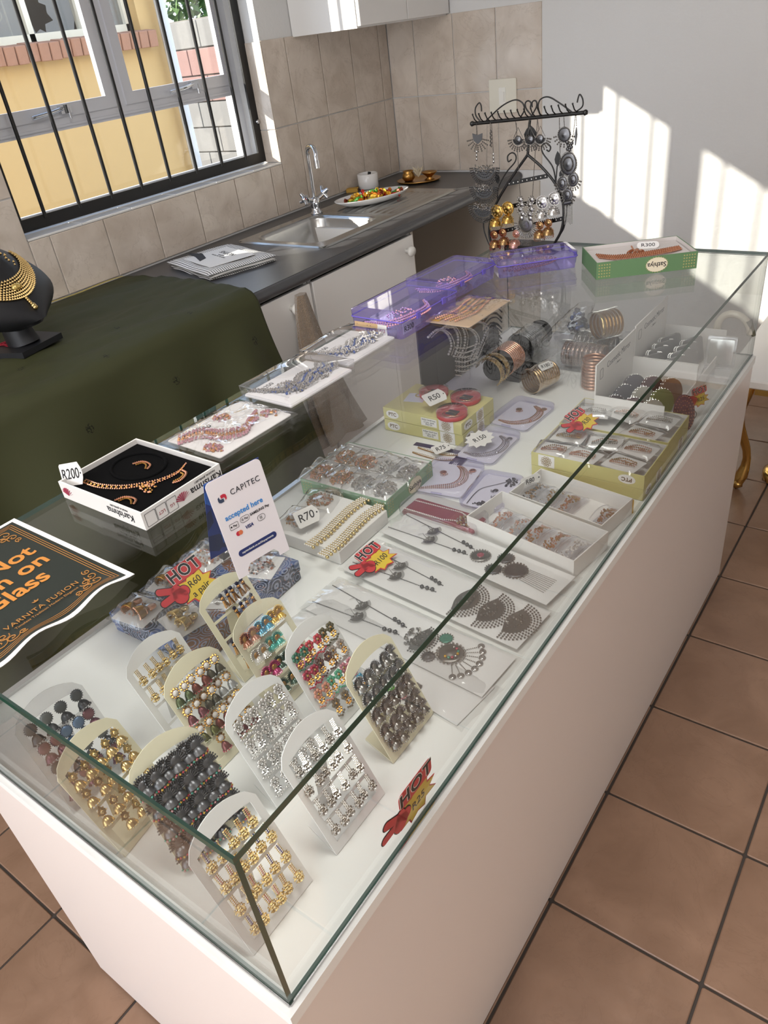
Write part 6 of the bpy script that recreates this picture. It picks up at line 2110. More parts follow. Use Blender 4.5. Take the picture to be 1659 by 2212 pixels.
# cosmetic mirror display boxes
HXm = -0.215
def mirror_box(y0, y1, label, hd):
    t = thing('mirror_display_box', label, 'display box', (HXm, (y0 + y1) / 2, ZS + 0.001), group='white mirror display boxes')
    w = (y1 - y0) / 2
    hh = 0.078
    b = MB()
    b.box(0.0, 0.155, -w, -w + 0.0025, 0, hh)
    b.box(0.0, 0.155, w - 0.0025, w, 0, hh)
    b.box(0.1525, 0.155, -w + 0.0025, w - 0.0025, 0, 0.035)
    b.box(0.0025, 0.1525, -w + 0.0025, w - 0.0025, 0, 0.003)
    b.build('tray', M_card, t)
    MB().box(-0.003, 0.0, -w, w, 0, hd).build('header_panel', M_card, t)
    F = frame((0.0004, 0.0, hd - 0.028), (0, 1, 0), (0, 0, 1))
    text('Cosmetic Mirror', 0.021, mat('print_grey_text', '77767a', 0.6), t, F @ TR(0.015, 0.004, 0), 0.0)
    text('-- Mirror --', 0.008, mat('print_grey_text', '77767a', 0.6), t, F @ TR(0.015, -0.013, 0))
    b = MB().ring(rrect(-0.009, 0.009, -0.012, 0.012, 0.004), rrect(-0.0082, 0.0082, -0.0112, 0.0112, 0.0035), 0, 0.0003)
    place('printed_mark', b.mesh('printed_mark', M_dark), t, F @ TR(-w + 0.030, -0.003, 0))
    return t
mb1 = mirror_box(1.315, 1.552, 'white mirror display box of round jewelled compacts, the nearer one', 0.150)
mb2 = mirror_box(1.556, 1.790, 'white mirror display box of square compacts, the farther one', 0.155)
def compact(M, label, m, r=0.030, square=False, group=None):
    t = thing('compact_mirror', label, 'compact mirror', M=M, group=group)
    o = rrect(-r, r, -r, r, 0.008, 4) if square else circ(0, 0, r, 22)
    b = MB().prism(o, -0.006, -0.0004, 0, True).prism(o, 0.0004, 0.006, 0, True)
    b.build('shells', m, t)
    b = MB()
    n = len(o)
    for i in range(0, n):
        b.ball((o[i][0] * 1.01, o[i][1] * 1.01, 0.0035), 0.0018, 0, low=True)
        b.ball((o[i][0] * 1.01, o[i][1] * 1.01, -0.0035), 0.0018, 0, low=True)
    b.build('stone_rim', M_silver, t)
    return t
def stand_up(base, x, y, z, r, tilt=0.35):
    return Matrix.Translation((HXm + x, y, ZS + 0.005 + z)) @ Matrix.Rotation(PI / 2 - 0.5, 4, 'Z') @ Matrix.Rotation(PI / 2 - tilt, 4, 'X')
cc = [('53474a', 'dark plum'), ('6a6870', 'slate'), ('77737a', 'grey'), ('7a6266', 'mauve'), ('b9b4a8', 'cream flowered'), ('5c3a3a', 'dark red'), ('cfc9bd', 'white leaf'), ('8a8f5a', 'olive flowered'), ('8a6a58', 'tan')]
for i, (c, nm) in enumerate(cc):
    gx, gy = i // 3, i % 3
    compact(stand_up(mb1, 0.032 + gx * 0.042, 1.352 + gy * 0.062 + gx * 0.004, 0.030, 0.03), '%s round compact mirror in the nearer display box' % nm, mat('compact_' + c, c, 0.35, 0.2), 0.031, False, 'round compacts')
for i in range(8):
    gx, gy = i // 4, i % 4
    compact(stand_up(mb2, 0.035 + gx * 0.055, 1.592 + gy * 0.045, 0.034, 0.03, 0.25), 'grey square compact mirror in the farther display box, %s of the %s row' % (ORD[gy], ('back', 'front')[gx]), mat('compact_clear_grey', '8d8c8c', 0.25, 0.3), 0.033, True, 'square compacts')
# oval mirror with wire stand and the R25 sign
om = thing('oval_hand_mirror', 'maroon filigree oval mirror standing at the front glass', 'mirror', M=frame(PZ(1478, 893, ZS + 0.045), (0.75, 0.65, 0), (-0.2, 0.2, 1)))
MB().prism(circ(0, 0, 0.024, 28, 1.75), -0.003, 0.0, 0, True).build('back', mat('maroon_enamel', '5e3440', 0.35), om)
b = MB()
for r, n in ((0.95, 30), (0.7, 22), (0.45, 14), (0.2, 6)):
    for i in range(n):
        a = 2 * PI * i / n
        b.ball((0.023 * r * math.cos(a), 0.0405 * r * math.sin(a), 0.0008), 0.0018, 0, low=True)
b.build('filigree', M_rose, om)
ring_ = MB().tube([(0.024 + 0.02 * math.cos(a) - 0.004, -0.012 + 0.012 * math.sin(a), -0.02 - 0.008 * math.cos(a)) for a in (2 * PI * i / 20 for i in range(20))], 0.0013, 5, closed=True)
ring_.build('wire_loop', M_oxid, om)
burst_sign('R25', frame(PZ(1506, 858, ZS + 0.05), (0.5, 0.85, 0.05), (-0.25, 0.1, 1)), 'HOT sign with R25 beside the oval mirror', 0.062, 0.013)
# open square compact at the far front corner
oc = thing('open_compact', 'open clear square compact mirror at the far front corner', 'compact mirror', M=TR(-0.052, 1.715, ZS + 0.001, 0.12))
MB().rbox(-0.034, 0.034, -0.075, -0.006, 0, 0.010, 0.006).build('base', M_clearbox, oc)
F = frame((0, 0.0, 0.008), (1, 0, 0), (0, 0.2, 1))
lid = place('lid', MB().rbox(-0.036, 0.036, 0, 0.078, -0.006, 0.0, 0.006).mesh('lid', M_clearbox), oc, F)
place('mirror', MB().rbox(-0.029, 0.029, 0.008, 0.070, 0.0004, 0.0012, 0.003).mesh('mirror', mat('mirror_grey', 'd9dad6', 0.12, 0.6)), oc, F)
MB().tube([(-0.034, -0.003, 0.008), (0.034, -0.003, 0.008)], 0.0028, 8).build('hinge', M_clearbox, oc)
# ivory headband arched against the far glass
hb2 = thing('ivory_headband', 'arched ivory plastic headband against the far end glass', 'headband', (-0.06, 1.815, ZS))
pts = [PY(u, v_, 1.812) - Vector((-0.06, 1.815, ZS)) for u, v_ in ((1552, 748), (1548, 722), (1551, 700), (1562, 684), (1580, 678), (1598, 682), (1611, 692), (1618, 706), (1622, 722))]
MB().tube(curve(pts, 5), 0.009, 10).build('band', mat('ivory_plastic', 'd8cfbd', 0.25, coat=0.4), hb2)
MB().tube([pts[-3] + Vector((0.006, 0, 0)), pts[-1] + Vector((0.007, 0, -0.004))], [0.010, 0.006], 8).build('dark_tip', mat('olive_tip', '5c5a48', 0.5), hb2)

# ================================================================== goods on the glass top
def on_top(x, y, z=0.0, rz=0.0):
    return TR(x, y, ZT + z + 0.0006, rz)
# notice sheet
c0, c1 = PZ(28, 1117, 1.003), PZ(290, 1238, 1.003)
ns = thing('notice_sheet', 'dark green notice sheet with gold lettering lying on the glass', 'notice', (c1.x, c1.y, ZT + 0.001), math.atan2(c1.y - c0.y, c1.x - c0.x))
SW, SD = 0.300, 0.212
def sheet_z(x, y):
    e = max(0.0, 1 + x / 0.03) if x > -0.03 else 0.0
    w = 0.010 * math.sin(max(0, -y) / SD * PI * 2.2) ** 2 * max(0, 1 + x / 0.042)
    return 0.0006 + max(0.0, w)
def sheet(u, v, z=0.0, m=0.0):
    x, y = -SW + m + (SW - 2 * m) * u, -SD + m + (SD - 2 * m) * v
    return (x, y, sheet_z(x, y) + z)
b = MB().grid(30, 24, lambda u, v: sheet(u, v, 0.0))
b.grid(30, 24, lambda u, v: sheet(u, v, -0.0005), flip=True)
b.build('paper', M_paper, ns)
MB().grid(30, 24, lambda u, v: sheet(u, v, 0.0004, 0.008)).build('printed_field', mat('print_dark_green', '232a25', 0.45), ns)
M_pg = mat('print_old_gold', 'b07a3c', 0.5)
def border_line(m, w, parent):
    b = MB()
    q = [(-SW + m, -SD + m), (-m, -SD + m), (-m, -m), (-SW + m, -m)]
    for i in range(4):
        a, c = Vector(q[i]), Vector(q[(i + 1) % 4])
        d = (c - a).normalized()
        n = Vector((-d.y, d.x)) * w
        N = 24
        v = []
        for k in range(N + 1):
            p = a.lerp(c, k / N)
            for s in (0, 1):
                r = p + n * s
                v.append((r.x, r.y, sheet_z(r.x, r.y) + 0.0007))
        b.add(v, [(2 * k, 2 * k + 2, 2 * k + 3, 2 * k + 1) for k in range(N)])
    b.build('printed_line', M_pg, parent)
for m in (0.014, 0.0175, 0.021):
    border_line(m, 0.0011, ns)
for cx, cy, sx, sy in ((-0.026, -0.026, -1, -1), (-SW + 0.026, -0.026, 1, -1), (-0.026, -SD + 0.026, -1, 1)):
    b = MB()
    for (ox, oy, r0, t0) in ((0.010, 0.010, 0.012, 0), (0.026, 0.007, 0.009, 1), (0.007, 0.026, 0.009, 2), (0.040, 0.005, 0.006, 0.5), (0.005, 0.040, 0.006, 2.5), (0.020, 0.020, 0.008, 1.5)):
        pts = []
        for i in range(18):
            a = t0 + i * 0.5
            r = r0 * (1 - i / 20)
            x, y = cx + sx * (ox + r * math.cos(a)), cy + sy * (oy + r * math.sin(a))
            pts.append((x, y, sheet_z(x, y) + 0.0009))
        b.tube(pts, 0.0009, 4)
    b.build('printed_scroll', M_pg, ns)
M_po = mat('print_orange_gold', 'd08a3e', 0.5)
Ft = frame((-SW / 2, -SD / 2, 0.0015), (0, 1, 0), (-1, 0, 0))
text('Do Not', 0.043, M_po, ns, Ft @ TR(0, 0.042, 0), 0.022)
text('Lean on', 0.043, M_po, ns, Ft @ TR(0, 0.004, 0), 0.022)
text('Glass', 0.043, M_po, ns, Ft @ TR(0, -0.034, 0), 0.022)
text('VARNITA FUSION', 0.0125, M_pg, ns, Ft @ TR(0.002, -0.094, 0.0012), 0.004, 0, 1.1)
text('Timeless Tradition Modern Elegance', 0.0062, M_pg, ns, Ft @ TR(0.002, -0.106, 0.002))
b = MB()
for a in (PI / 2, PI / 2 + 0.9, PI / 2 - 0.9):
    b.prism([(0.0065 * math.cos(a), 0.0065 * math.sin(a)), (0.003 * math.cos(a + 0.5), 0.003 * math.sin(a + 0.5)), (0, 0), (0.003 * math.cos(a - 0.5), 0.003 * math.sin(a - 0.5))], 0, 0.0002)
place('printed_lotus', b.mesh('printed_lotus', M_pg), ns, Ft @ TR(0.002, -0.080, 0.0012))

# white box with black velvet, necklace and earrings
kb = thing('white_necklace_box', 'open white printed jewellery box lined with black velvet', 'box', M=on_top(-0.587, 0.379, 0, -0.005))
KW, KD, KH = 0.208, 0.156, 0.030
tray_box(MB(), KW, KD, KH, 0.0028).build('tray', [M_card, M_card], kb)
b = MB().rbox(-KW / 2 + 0.003, KW / 2 - 0.003, -KD / 2 + 0.003, KD / 2 - 0.003, 0.002, 0.022, 0.002)
b.build('velvet_pad', M_vel, kb)
b = MB()
b.tube([(-0.030 + 0.050 * math.cos(a), 0.022 + 0.040 * math.sin(a), 0.0225) for a in (2 * PI * i / 32 for i in range(32))], 0.0030, 6, closed=True)
b.build('velvet_ring', M_vel, kb)
for F, dx, sz in ((side(KW, KD, KH, 'near'), 0.050, 0.017), (side(KW, KD, KH, 'right'), 0.045, 0.017)):
    text('Karishma', sz, M_ink, kb, F @ TR(dx, -0.001, 0, PI), 0.01)
    text('MAGICAL JEWELLERY', 0.0045, M_ink, kb, F @ TR(dx, 0.0095, 0, PI))
F = side(KW, KD, KH, 'right')
for i in range(3):
    b = MB().ring(rrect(-0.0095, 0.0095, -0.011, 0.011, 0.001, 1), rrect(-0.009, 0.009, -0.0105, 0.0105, 0.001, 1), 0, 0.0002)
    place('printed_cell', b.mesh('printed_cell', M_ink), kb, F @ TR(-0.064 + i * 0.020, -0.001, 0))
text('LCT', 0.007, mat('red_ink', 'a03038', 0.6), kb, F @ TR(-0.044, -0.002, 0, PI))
text('LG', 0.007, mat('red_ink', 'a03038', 0.6), kb, F @ TR(-0.024, -0.002, 0, PI))
for F_, dx in ((F, -0.003), (side(KW, KD, KH, 'near'), -0.086)):
    b = MB()
    for i in range(9):
        a = PI * (0.1 + 0.8 * i / 8)
        b.prism([(0, -0.008), (0.014 * math.cos(a) - 0.0016, 0.012 * math.sin(a) - 0.006), (0.014 * math.cos(a) + 0.0016, 0.012 * math.sin(a) - 0.005)], 0, 0.0002)
    place('printed_flower', b.mesh('printed_flower', mat('print_crimson', 'a83a52', 0.5)), kb, F_ @ TR(dx, 0.001, 0))
kz = 0.0225
n = thing('copper_necklace', 'copper gold link necklace curved on the black velvet', 'necklace', M=kb.matrix_basis @ TR(0, 0, kz))
c = curve([(-0.072, -0.052, 0.002), (-0.035, -0.050, 0.002), (0.005, -0.035, 0.002), (0.034, -0.012, 0.003), (0.046, 0.008, 0.002), (0.052, 0.035, 0.002), (0.044, 0.058, 0.002)], 8)
b = MB()
for off in (-0.004, 0.004):
    chain(b, [p + Vector((off * 0.5, -off, 0)) for p in c], 0.0040, 0.0018, 0)
chain(b, c, 0.0085, 0.0024, 1)
heap(b, 0.046, -0.020, 0.002, 0.016, 0.012, 0.003, 34, 0.0022, [0, 1], 6)
b.build('links', [M_rose, M_antgold], n)
for i, (x, y, rz, nm) in enumerate(((-0.022, 0.028, 0.6, 'inside the velvet ring'), (0.070, 0.028, -0.5, 'in the right corner'), (0.045, -0.056, 0.8, 'at the near edge'))):
    e = thing('copper_earring', 'copper gold leaf earring on the black velvet, %s' % nm, 'earring', M=kb.matrix_basis @ TR(x, y, kz, rz))
    b = MB()
    chain(b, curve([(-0.020, 0.006, 0.002), (-0.008, 0.009, 0.003), (0.004, 0.004, 0.003), (0.012, -0.006, 0.003), (0.010, -0.016, 0.002)], 5), 0.0030, 0.0023, 0)
    chain(b, curve([(-0.014, 0.002, 0.002), (-0.004, 0.004, 0.003), (0.004, -0.003, 0.003), (0.006, -0.014, 0.002)], 5), 0.0032, 0.0020, 1)
    b.build('leaf', [M_rose, M_antgold], e)
tg = PY(155, 1028, 0.315)
price_tag('R200', frame((-0.672, 0.318, 1.040), (1, 0.10, 0.30), (-0.25, 0.25, 0.9)), 'white tag R200 propped on the corner of the white box', 0.062, 0.036, 0.024)

# pink bead set in a film packet
pp = thing('bead_set_packet', 'film packet with a pink bead collar and earrings on the glass', 'packet', M=on_top(-0.605, 0.592, 0, -0.03))
MB().rbox(-0.070, 0.070, -0.088, 0.088, 0.001, 0.0035, 0.004).build('backing_card', M_paper, pp)
b = MB()
cc_ = curve([(-0.052, -0.075, 0.005), (-0.030, -0.040, 0.006), (0.010, -0.030, 0.007), (0.034, 0.0, 0.007), (0.020, 0.030, 0.007), (0.008, 0.060, 0.006)], 8)
for r in range(6):
    chain(b, [p + Vector((0.0055 * r - 0.010, -0.0048 * r + 0.010, 0.001 * (r % 2))) for p in cc_], 0.0062, 0.0036, 1 if r in (2, 3) else 0, jit=0.0010)
b.build('bead_collar', [mat('pink_bead', 'b98590', 0.2, coat=0.4), mat('copper_bead', 'c08a5a', 0.25, 0.8)], pp)
for k, (x, y) in enumerate(((0.030, 0.070), (-0.045, 0.020))):
    b = MB()
    heap(b, x, y, 0.004, 0.018, 0.014, 0.005, 34, 0.0034, [0, 1], 12 + k)
    b.build('bead_earring', [mat('pink_bead', 'b98590', 0.2, coat=0.4), mat('copper_bead', 'c08a5a', 0.25, 0.8)], pp)
b = MB()
heap(b, 0.035, -0.070, 0.004, 0.022, 0.012, 0.005, 40, 0.0034, [0, 1], 15)
b.build('bead_earring', [mat('pink_bead', 'b98590', 0.2, coat=0.4), mat('copper_bead', 'c08a5a', 0.25, 0.8)], pp)
text('R250', 0.017, M_ink, pp, TR(-0.045, -0.028, 0.0042, 1.25), 0.0)
f = MB()
film(f, 0.158, 0.192, 0.013, 3, 0.0005, nx=26, ny=26, rough=0.3)
f.build('film', M_film, pp)

# two clear boxes with silver and blue necklaces
def clear_box(x, y, w, d, h, rz, price, label, nlabel, seed, dome=0.012):
    t = thing('clear_necklace_box', label, 'box', M=on_top(x, y, 0, rz), group='clear necklace boxes on the glass')
    MB().rbox(-w / 2 + 0.004, w / 2 - 0.004, -d / 2 + 0.004, d / 2 - 0.004, 0.001, 0.007, 0.004).build('insert', M_paper, t)
    b = MB()
    o = rrect(-w / 2, w / 2, -d / 2, d / 2, 0.004, 3)
    k = len(o)
    b.add([(p[0], p[1], z) for z in (0.0, 0.012) for p in o], [(q, (q + 1) % k, k + (q + 1) % k, k + q) for q in range(k)])
    b.build('base', M_clearbox, t)
    b = MB()
    o2 = rrect(-w / 2 - 0.001, w / 2 + 0.001, -d / 2 - 0.001, d / 2 + 0.001, 0.004, 3)
    b.add([(p[0], p[1], z) for z in (0.010, h) for p in o2], [(q, (q + 1) % k, k + (q + 1) % k, k + q) for q in range(k)])
    b.grid(12, 12, lambda u, v: ((u - 0.5) * w, (v - 0.5) * d, h + dome * math.sin(PI * v) ** 1.0 * (1 - abs(2 * u - 1) ** 6)))
    for sy in (-1, 1):
        b.tube([((q / 10 - 0.5) * w, sy * d / 2, h) for q in range(11)], 0.0012, 5)
    b.build('lid', M_clearbox, t)
    MB().box(-0.016, 0.016, -0.026, 0.026, 0, 0.0006)
    ps_ = thing('price_slip', 'white paper slip %s inside the %s clear box' % (price, 'nearer' if seed == 1 else 'farther'), 'price slip', M=t.matrix_basis @ TR(-w * 0.32, -d * 0.24, 0.0075, 0.1))
    MB().box(-0.014, 0.014, -0.032, 0.032, 0, 0.0005).build('paper', M_paper, ps_)
    text(price, 0.016, M_ink, ps_, TR(0, 0, 0.0008, PI / 2), 0.0)
    n = thing('blue_stone_necklace', nlabel, 'necklace', M=t.matrix_basis @ TR(0, 0, 0.0072))
    b = MB()
    cc = curve([(-w * .30, -d * .42, 0.002), (w * .05, -d * .34, 0.003), (w * .16, -d * .10, 0.004), (w * .02, d * .10, 0.004), (w * .10, d * .30, 0.003), (-w * .05, d * .42, 0.002)], 8)
    for r in range(9):
        chain(b, [p + Vector((0.0052 * r - 0.022, 0.0028 * r, 0.0016 * (r % 3))) for p in cc], 0.0054, 0.0029, (0, 1, 0, 2, 0, 1, 2, 1, 0)[r], jit=0.0012)
    heap(b, w * 0.06, -d * 0.16, 0.002, w * 0.26, d * 0.16, 0.007, 90, 0.0030, [0, 1, 1, 2], seed + 40)
    heap(b, w * 0.10, d * 0.22, 0.002, w * 0.22, d * 0.15, 0.007, 80, 0.0030, [0, 1, 1, 2], seed + 50)
    b.build('stones', [M_oxid, M_silver, stone('3a5aa0')], n)
    return t
clear_box(-0.612, 0.790, 0.134, 0.188, 0.026, -0.03, 'R250', 'clear domed box with a blue stone necklace, priced R250', 'silver and blue stone necklace in the R250 clear box', 1)
clear_box(-0.628, 0.975, 0.130, 0.170, 0.022, -0.02, 'R150', 'clear domed box with a blue stone necklace, priced R150', 'silver and blue stone necklace in the R150 clear box', 2, 0.016)

# purple plastic boxes
def purple_box(x, y, w, d, h, rz, label, nlabel, seed):
    t = thing('purple_plastic_box', label, 'box', M=on_top(x, y, 0, rz), group='purple clear plastic boxes')
    n = 4
    o = rrect(-w / 2 + 0.004, w / 2 - 0.004, -d / 2 + 0.004, d / 2 - 0.004, 0.008, n)
    o1 = rrect(-w / 2 + 0.001, w / 2 - 0.001, -d / 2 + 0.001, d / 2 - 0.001, 0.009, n)
    o2 = rrect(-w / 2, w / 2, -d / 2, d / 2, 0.010, n)
    oi = rrect(-w / 2 + 0.012, w / 2 - 0.012, -d / 2 + 0.012, d / 2 - 0.012, 0.006, n)
    k = len(o)
    def loft(b, L_, cap0=False, cap1=False):
        b.add([(p[0], p[1], z) for q, z in L_ for p in q], [(a * k + i, a * k + (i + 1) % k, (a + 1) * k + (i + 1) % k, (a + 1) * k + i) for a in range(len(L_) - 1) for i in range(k)])
        if cap0:
            b.add([(p[0], p[1], L_[0][1]) for p in L_[0][0]], [tuple(reversed(range(k)))])
        if cap1:
            b.add([(p[0], p[1], L_[-1][1]) for p in L_[-1][0]], [tuple(range(k))])
    b = MB()
    loft(b, [(o, 0.0), (o1, h * 0.66)], True)
    b.build('base', M_purple, t)
    b = MB()
    loft(b, [(o2, h * 0.64), (o2, h * 0.93), (oi, h), (rrect(-w / 2 + 0.014, w / 2 - 0.014, -d / 2 + 0.014, d / 2 - 0.014, 0.006, n), h - 0.002)], False, True)
    lid = b.build('lid', M_purple, t)
    MB().tube([(p[0], p[1], h * 0.66) for p in o2], 0.0016, 5, closed=True).build('rim', mat('purple_plastic_edge', '7464c8', 0.25), lid)
    for yy in (-d * 0.22, d * 0.22):
        MB().rbox(w / 2 - 0.001, w / 2 + 0.003, yy - 0.007, yy + 0.007, h * 0.50, h * 0.74, 0.001).build('clasp', mat('purple_plastic_edge', '7464c8', 0.25), t)
    n_ = thing('boxed_necklace', nlabel, 'necklace', M=t.matrix_basis @ TR(0, 0, 0.003))
    b = MB()
    cc = curve([(-w * .28, -d * .40, 0.008), (w * .10, -d * .36, 0.012), (w * .28, -d * .10, 0.014), (w * .26, d * .18, 0.012), (w * .05, d * .34, 0.010)], 8)
    for r in range(5):
        chain(b, [p + Vector((-0.006 * r, 0.004 * r, 0.003 * (r % 2))) for p in cc], 0.0062, 0.0034, r % 2)
    heap(b, -w * 0.1, 0.0, 0.004, w * 0.25, d * 0.18, 0.016, 60, 0.0030, [0, 1], seed)
    b.build('stones', [M_rose, mat('mauve_stone', 'a8869a', 0.2, 0.5)], n_)
    return t
p1_ = purple_box(-0.612, 1.168, 0.142, 0.222, 0.058, -0.04, 'purple plastic box with a tan portrait label, nearest of the three', 'mauve bead necklace in the nearest purple box', 1)
F = side(0.142, 0.222, 0.058, 'near')
b = MB().box(-0.045, 0.020, -0.012, 0.012, 0, 0.0004, 0).box(0.020, 0.045, -0.012, 0.012, 0, 0.0004, 1)
place('paper_label', b.mesh('paper_label', [mat('label_tan', 'd8b88c', 0.5), M_paper]), p1_, F @ TR(-0.014, -0.012, 0.0004))
text('Man', 0.017, mat('print_dark_brown', '3a2418', 0.5), p1_, F @ TR(-0.014, -0.012, 0.001), 0.01, 0.3)
text('413', 0.011, mat('red_ink', 'a03038', 0.6), p1_, F @ TR(0.018, -0.014, 0.001))
b = MB().prism(circ(-0.035, 0.003, 0.0045, 12), 0, 0.0002, 1).prism(circ(-0.035, 0.0015, 0.0032, 12, 1.2), 0.0002, 0.0004, 0).prism(rrect(-0.042, -0.028, -0.012, -0.004, 0.003), 0, 0.0003, 0)
place('printed_portrait', b.mesh('printed_portrait', [mat('print_skin', 'c99a7a', 0.5), M_ink]), p1_, F @ TR(-0.018, -0.012, 0.0006))
def slip(t, w, h, x, s):
    F = side(w, 0, h, 'right')
    place('price_slip', MB().box(-0.016, 0.016, -0.014, 0.010, -0.003, -0.0024).mesh('price_slip', M_paper), t, F @ TR(x, -0.006, -0.002))
    text(s, 0.017, M_ink, t, F @ TR(x, -0.008, 0.0003, 0.0), 0.0)
slip(p1_, 0.142, 0.058, -0.085, 'R300')
p2_ = purple_box(-0.632, 1.400, 0.128, 0.214, 0.050, -0.06, 'purple plastic box in the middle of the three', 'mauve bead necklace in the middle purple box', 2)
slip(p2_, 0.128, 0.050, -0.085, 'R3')
purple_box(-0.505, 1.592, 0.204, 0.100, 0.044, math.radians(41), 'long purple plastic box in front of the jewellery tree', 'silver mauve necklace in the long purple box', 3)
# tan card packet with gold beads
tp_ = thing('tan_card_packet', 'film packet on tan card with gold bead strings beside the purple boxes', 'packet', M=on_top(-0.500, 1.255, 0, -0.02))
MB().rbox(-0.058, 0.058, -0.092, 0.092, 0.001, 0.003, 0.004).build('tan_card', mat('tan_card', 'cbb090', 0.6), tp_)
b = MB()
for r in range(5):
    chain(b, curve([(-0.040 + 0.013 * r, -0.075, 0.006), (-0.022 + 0.013 * r, -0.02, 0.008), (-0.030 + 0.013 * r, 0.03, 0.008), (-0.035 + 0.012 * r, 0.075, 0.006)], 6), 0.0058, 0.0032, r % 2)
b.build('bead_strings', [M_rose, M_antgold], tp_)
MB().rbox(-0.052, -0.026, -0.085, -0.074, 0.0032, 0.0038, 0.001).build('yellow_sticker', mat('sticker_yellow', 'd9a92c', 0.5), tp_)
f = MB()
film(f, 0.124, 0.192, 0.014, 6, 0.0005, nx=18, ny=24, rough=0.3)
f.build('film', M_film, tp_)

# green printed box with a copper necklace at the far end
gs = sathiya(on_top(-0.262, 1.668, 0, math.radians(36)), 'deep green printed box with a copper necklace at the far end of the glass', 0.236, 0.150, 0.040, True, M_sgreen2, mat('lining_grey', 'd9d3d0', 0.5))
n = thing('copper_bead_necklace', 'copper bead collar in the deep green box', 'necklace', M=gs.matrix_basis @ TR(0, 0, 0.004))
MB().rbox(-0.114, 0.114, -0.071, 0.071, 0.0, 0.026, 0.002).build('cushion', mat('lining_grey', 'd9d3d0', 0.5), n)
b = MB()
for r in range(6):
    chain(b, curve([(-0.095, 0.02 - 0.006 * r, 0.029), (-0.06, -0.014 - 0.006 * r, 0.031), (0.0, -0.020 - 0.006 * r, 0.032), (0.06, -0.008 - 0.006 * r, 0.031), (0.10, 0.006 - 0.005 * r, 0.029)], 7), 0.0052, 0.0030, r % 2)
heap(b, -0.005, -0.002, 0.029, 0.02, 0.022, 0.006, 40, 0.0030, [0, 1], 21)
chain(b, [(-0.005, 0.015, 0.029), (0.0, 0.055, 0.029)], 0.004, 0.0022, 1)
b.build('beads', [mat('copper_red', 'b5714f', 0.25, 0.9), M_rose], n)
sl_ = thing('price_slip', 'white oval slip R300 in the deep green box', 'price slip', M=gs.matrix_basis @ TR(0.035, 0.036, 0.036, -0.2) @ Matrix.Rotation(0.5, 4, 'X'))
MB().prism(rrect(-0.026, 0.026, -0.012, 0.012, 0.010), 0, 0.0006).build('paper', M_paper, sl_)
text('R300', 0.016, M_ink, sl_, TR(0, 0, 0.0008), 0.0)

# bank payment sign: folded card standing on the glass
ex = Vector((0.19, 0.98, 0)).normalized()
bk = Vector((-ex.y, ex.x, 0))
cw, chh = 0.082, 0.137
eyc = (bk * math.sin(0.17) + Vector((0, 0, math.cos(0.17))))
Mc = frame(Vector((-0.2645, 0.322, ZT + 0.001)), ex, eyc)
cp_ = thing('payment_sign', 'white folded bank payment sign standing on the glass', 'sign', M=Mc)
w = cw / 2
o = [(-w, 0), (-w + 0.016, 0), (-w + 0.016, 0.006), (-w + 0.022, 0.013), (w - 0.022, 0.013), (w - 0.016, 0.006), (w - 0.016, 0), (w, 0)] + [(p[0], p[1]) for p in rrect(-w, w, 0.05, chh, 0.007, 4)[:10]]
k = len(o)
MB().prism(o, -0.0008, 0.0).build('front_card', mat('sign_card_white', 'e9e4e8', 0.35), cp_)
# rear leg
th = 0.17
def rear(u, v):                                      # v 0 at the foot, 1 at the fold
    zz = v * chh * math.cos(th)
    back = 0.024 + (1 - v) * 0.045
    P = Vector((-0.2645, 0.322, ZT + 0.001)) + bk * back + Vector((0, 0, zz)) + ex * ((u - 0.5) * cw)
    return P
def blue_print():
    m, nt = newmat('blue_shapes_print')
    t = nd(nt, 'ShaderNodeTexCoord')
    v = nd(nt, 'ShaderNodeTexVoronoi', Scale=36.0)
    nt.links.new(t.outputs['Object'], v.inputs['Vector'])
    s_ = nd(nt, 'ShaderNodeSeparateColor')
    nt.links.new(v.outputs['Color'], s_.inputs[0])
    c = nd(nt, 'ShaderNodeValToRGB')
    c.color_ramp.interpolation = 'CONSTANT'
    e = c.color_ramp.elements
    e[0].color = lin('16307a')
    e[1].position, e[1].color = 0.35, lin('2f62b8')
    for p, q in ((0.6, '101f4e'), (0.85, '1d4a96')):
        k_ = e.new(p)
        k_.color = lin(q)
    nt.links.new(s_.outputs[0], c.inputs[0])
    b = nd(nt, 'ShaderNodeBsdfPrincipled', Roughness=0.35)
    nt.links.new(c.outputs[0], b.inputs['Base Color'])
    out(nt, b.outputs[0])
    return m
M_blue = blue_print()
inv = Mc.inverted()
b = MB()
V8 = [inv @ rear(u, v) for u, v in ((0, 0), (1, 0), (1, 1), (0, 1))] + [inv @ (rear(u, v) + bk * 0.0008) for u, v in ((0, 0), (1, 0), (1, 1), (0, 1))]
b.add([tuple(p) for p in V8], [(0, 1, 2, 3), (7, 6, 5, 4), (0, 4, 5, 1), (1, 5, 6, 2), (2, 6, 7, 3), (3, 7, 4, 0)])
b.build('rear_card', M_blue, cp_)
M_cb = mat('sign_bright_blue', '2f86d0', 0.4)
M_cn = mat('sign_navy', '25326a', 0.4)
M_cr = mat('sign_crimson', 'c02840', 0.4)
text('CAPITEC', 0.0105, mat('sign_charcoal', '2d2f38', 0.5), cp_, TR(0.010, 0.112, 0.0003), 0.0, 0, 1.12)
b = MB()
def lobe(b, s, mi):
    p = [(s * x, s * y) for x, y in ((-0.0015, 0.0005), (-0.0015, 0.0046), (0.0030, 0.0050), (0.0058, 0.0036), (0.0064, 0.0008), (0.0060, -0.0022), (0.0040, -0.0036), (0.0036, -0.0006), (0.0024, 0.0006))]
    b.prism(p, 0, 0.0003, mi)
lobe(b, 1, 0)
lobe(b, -1, 1)
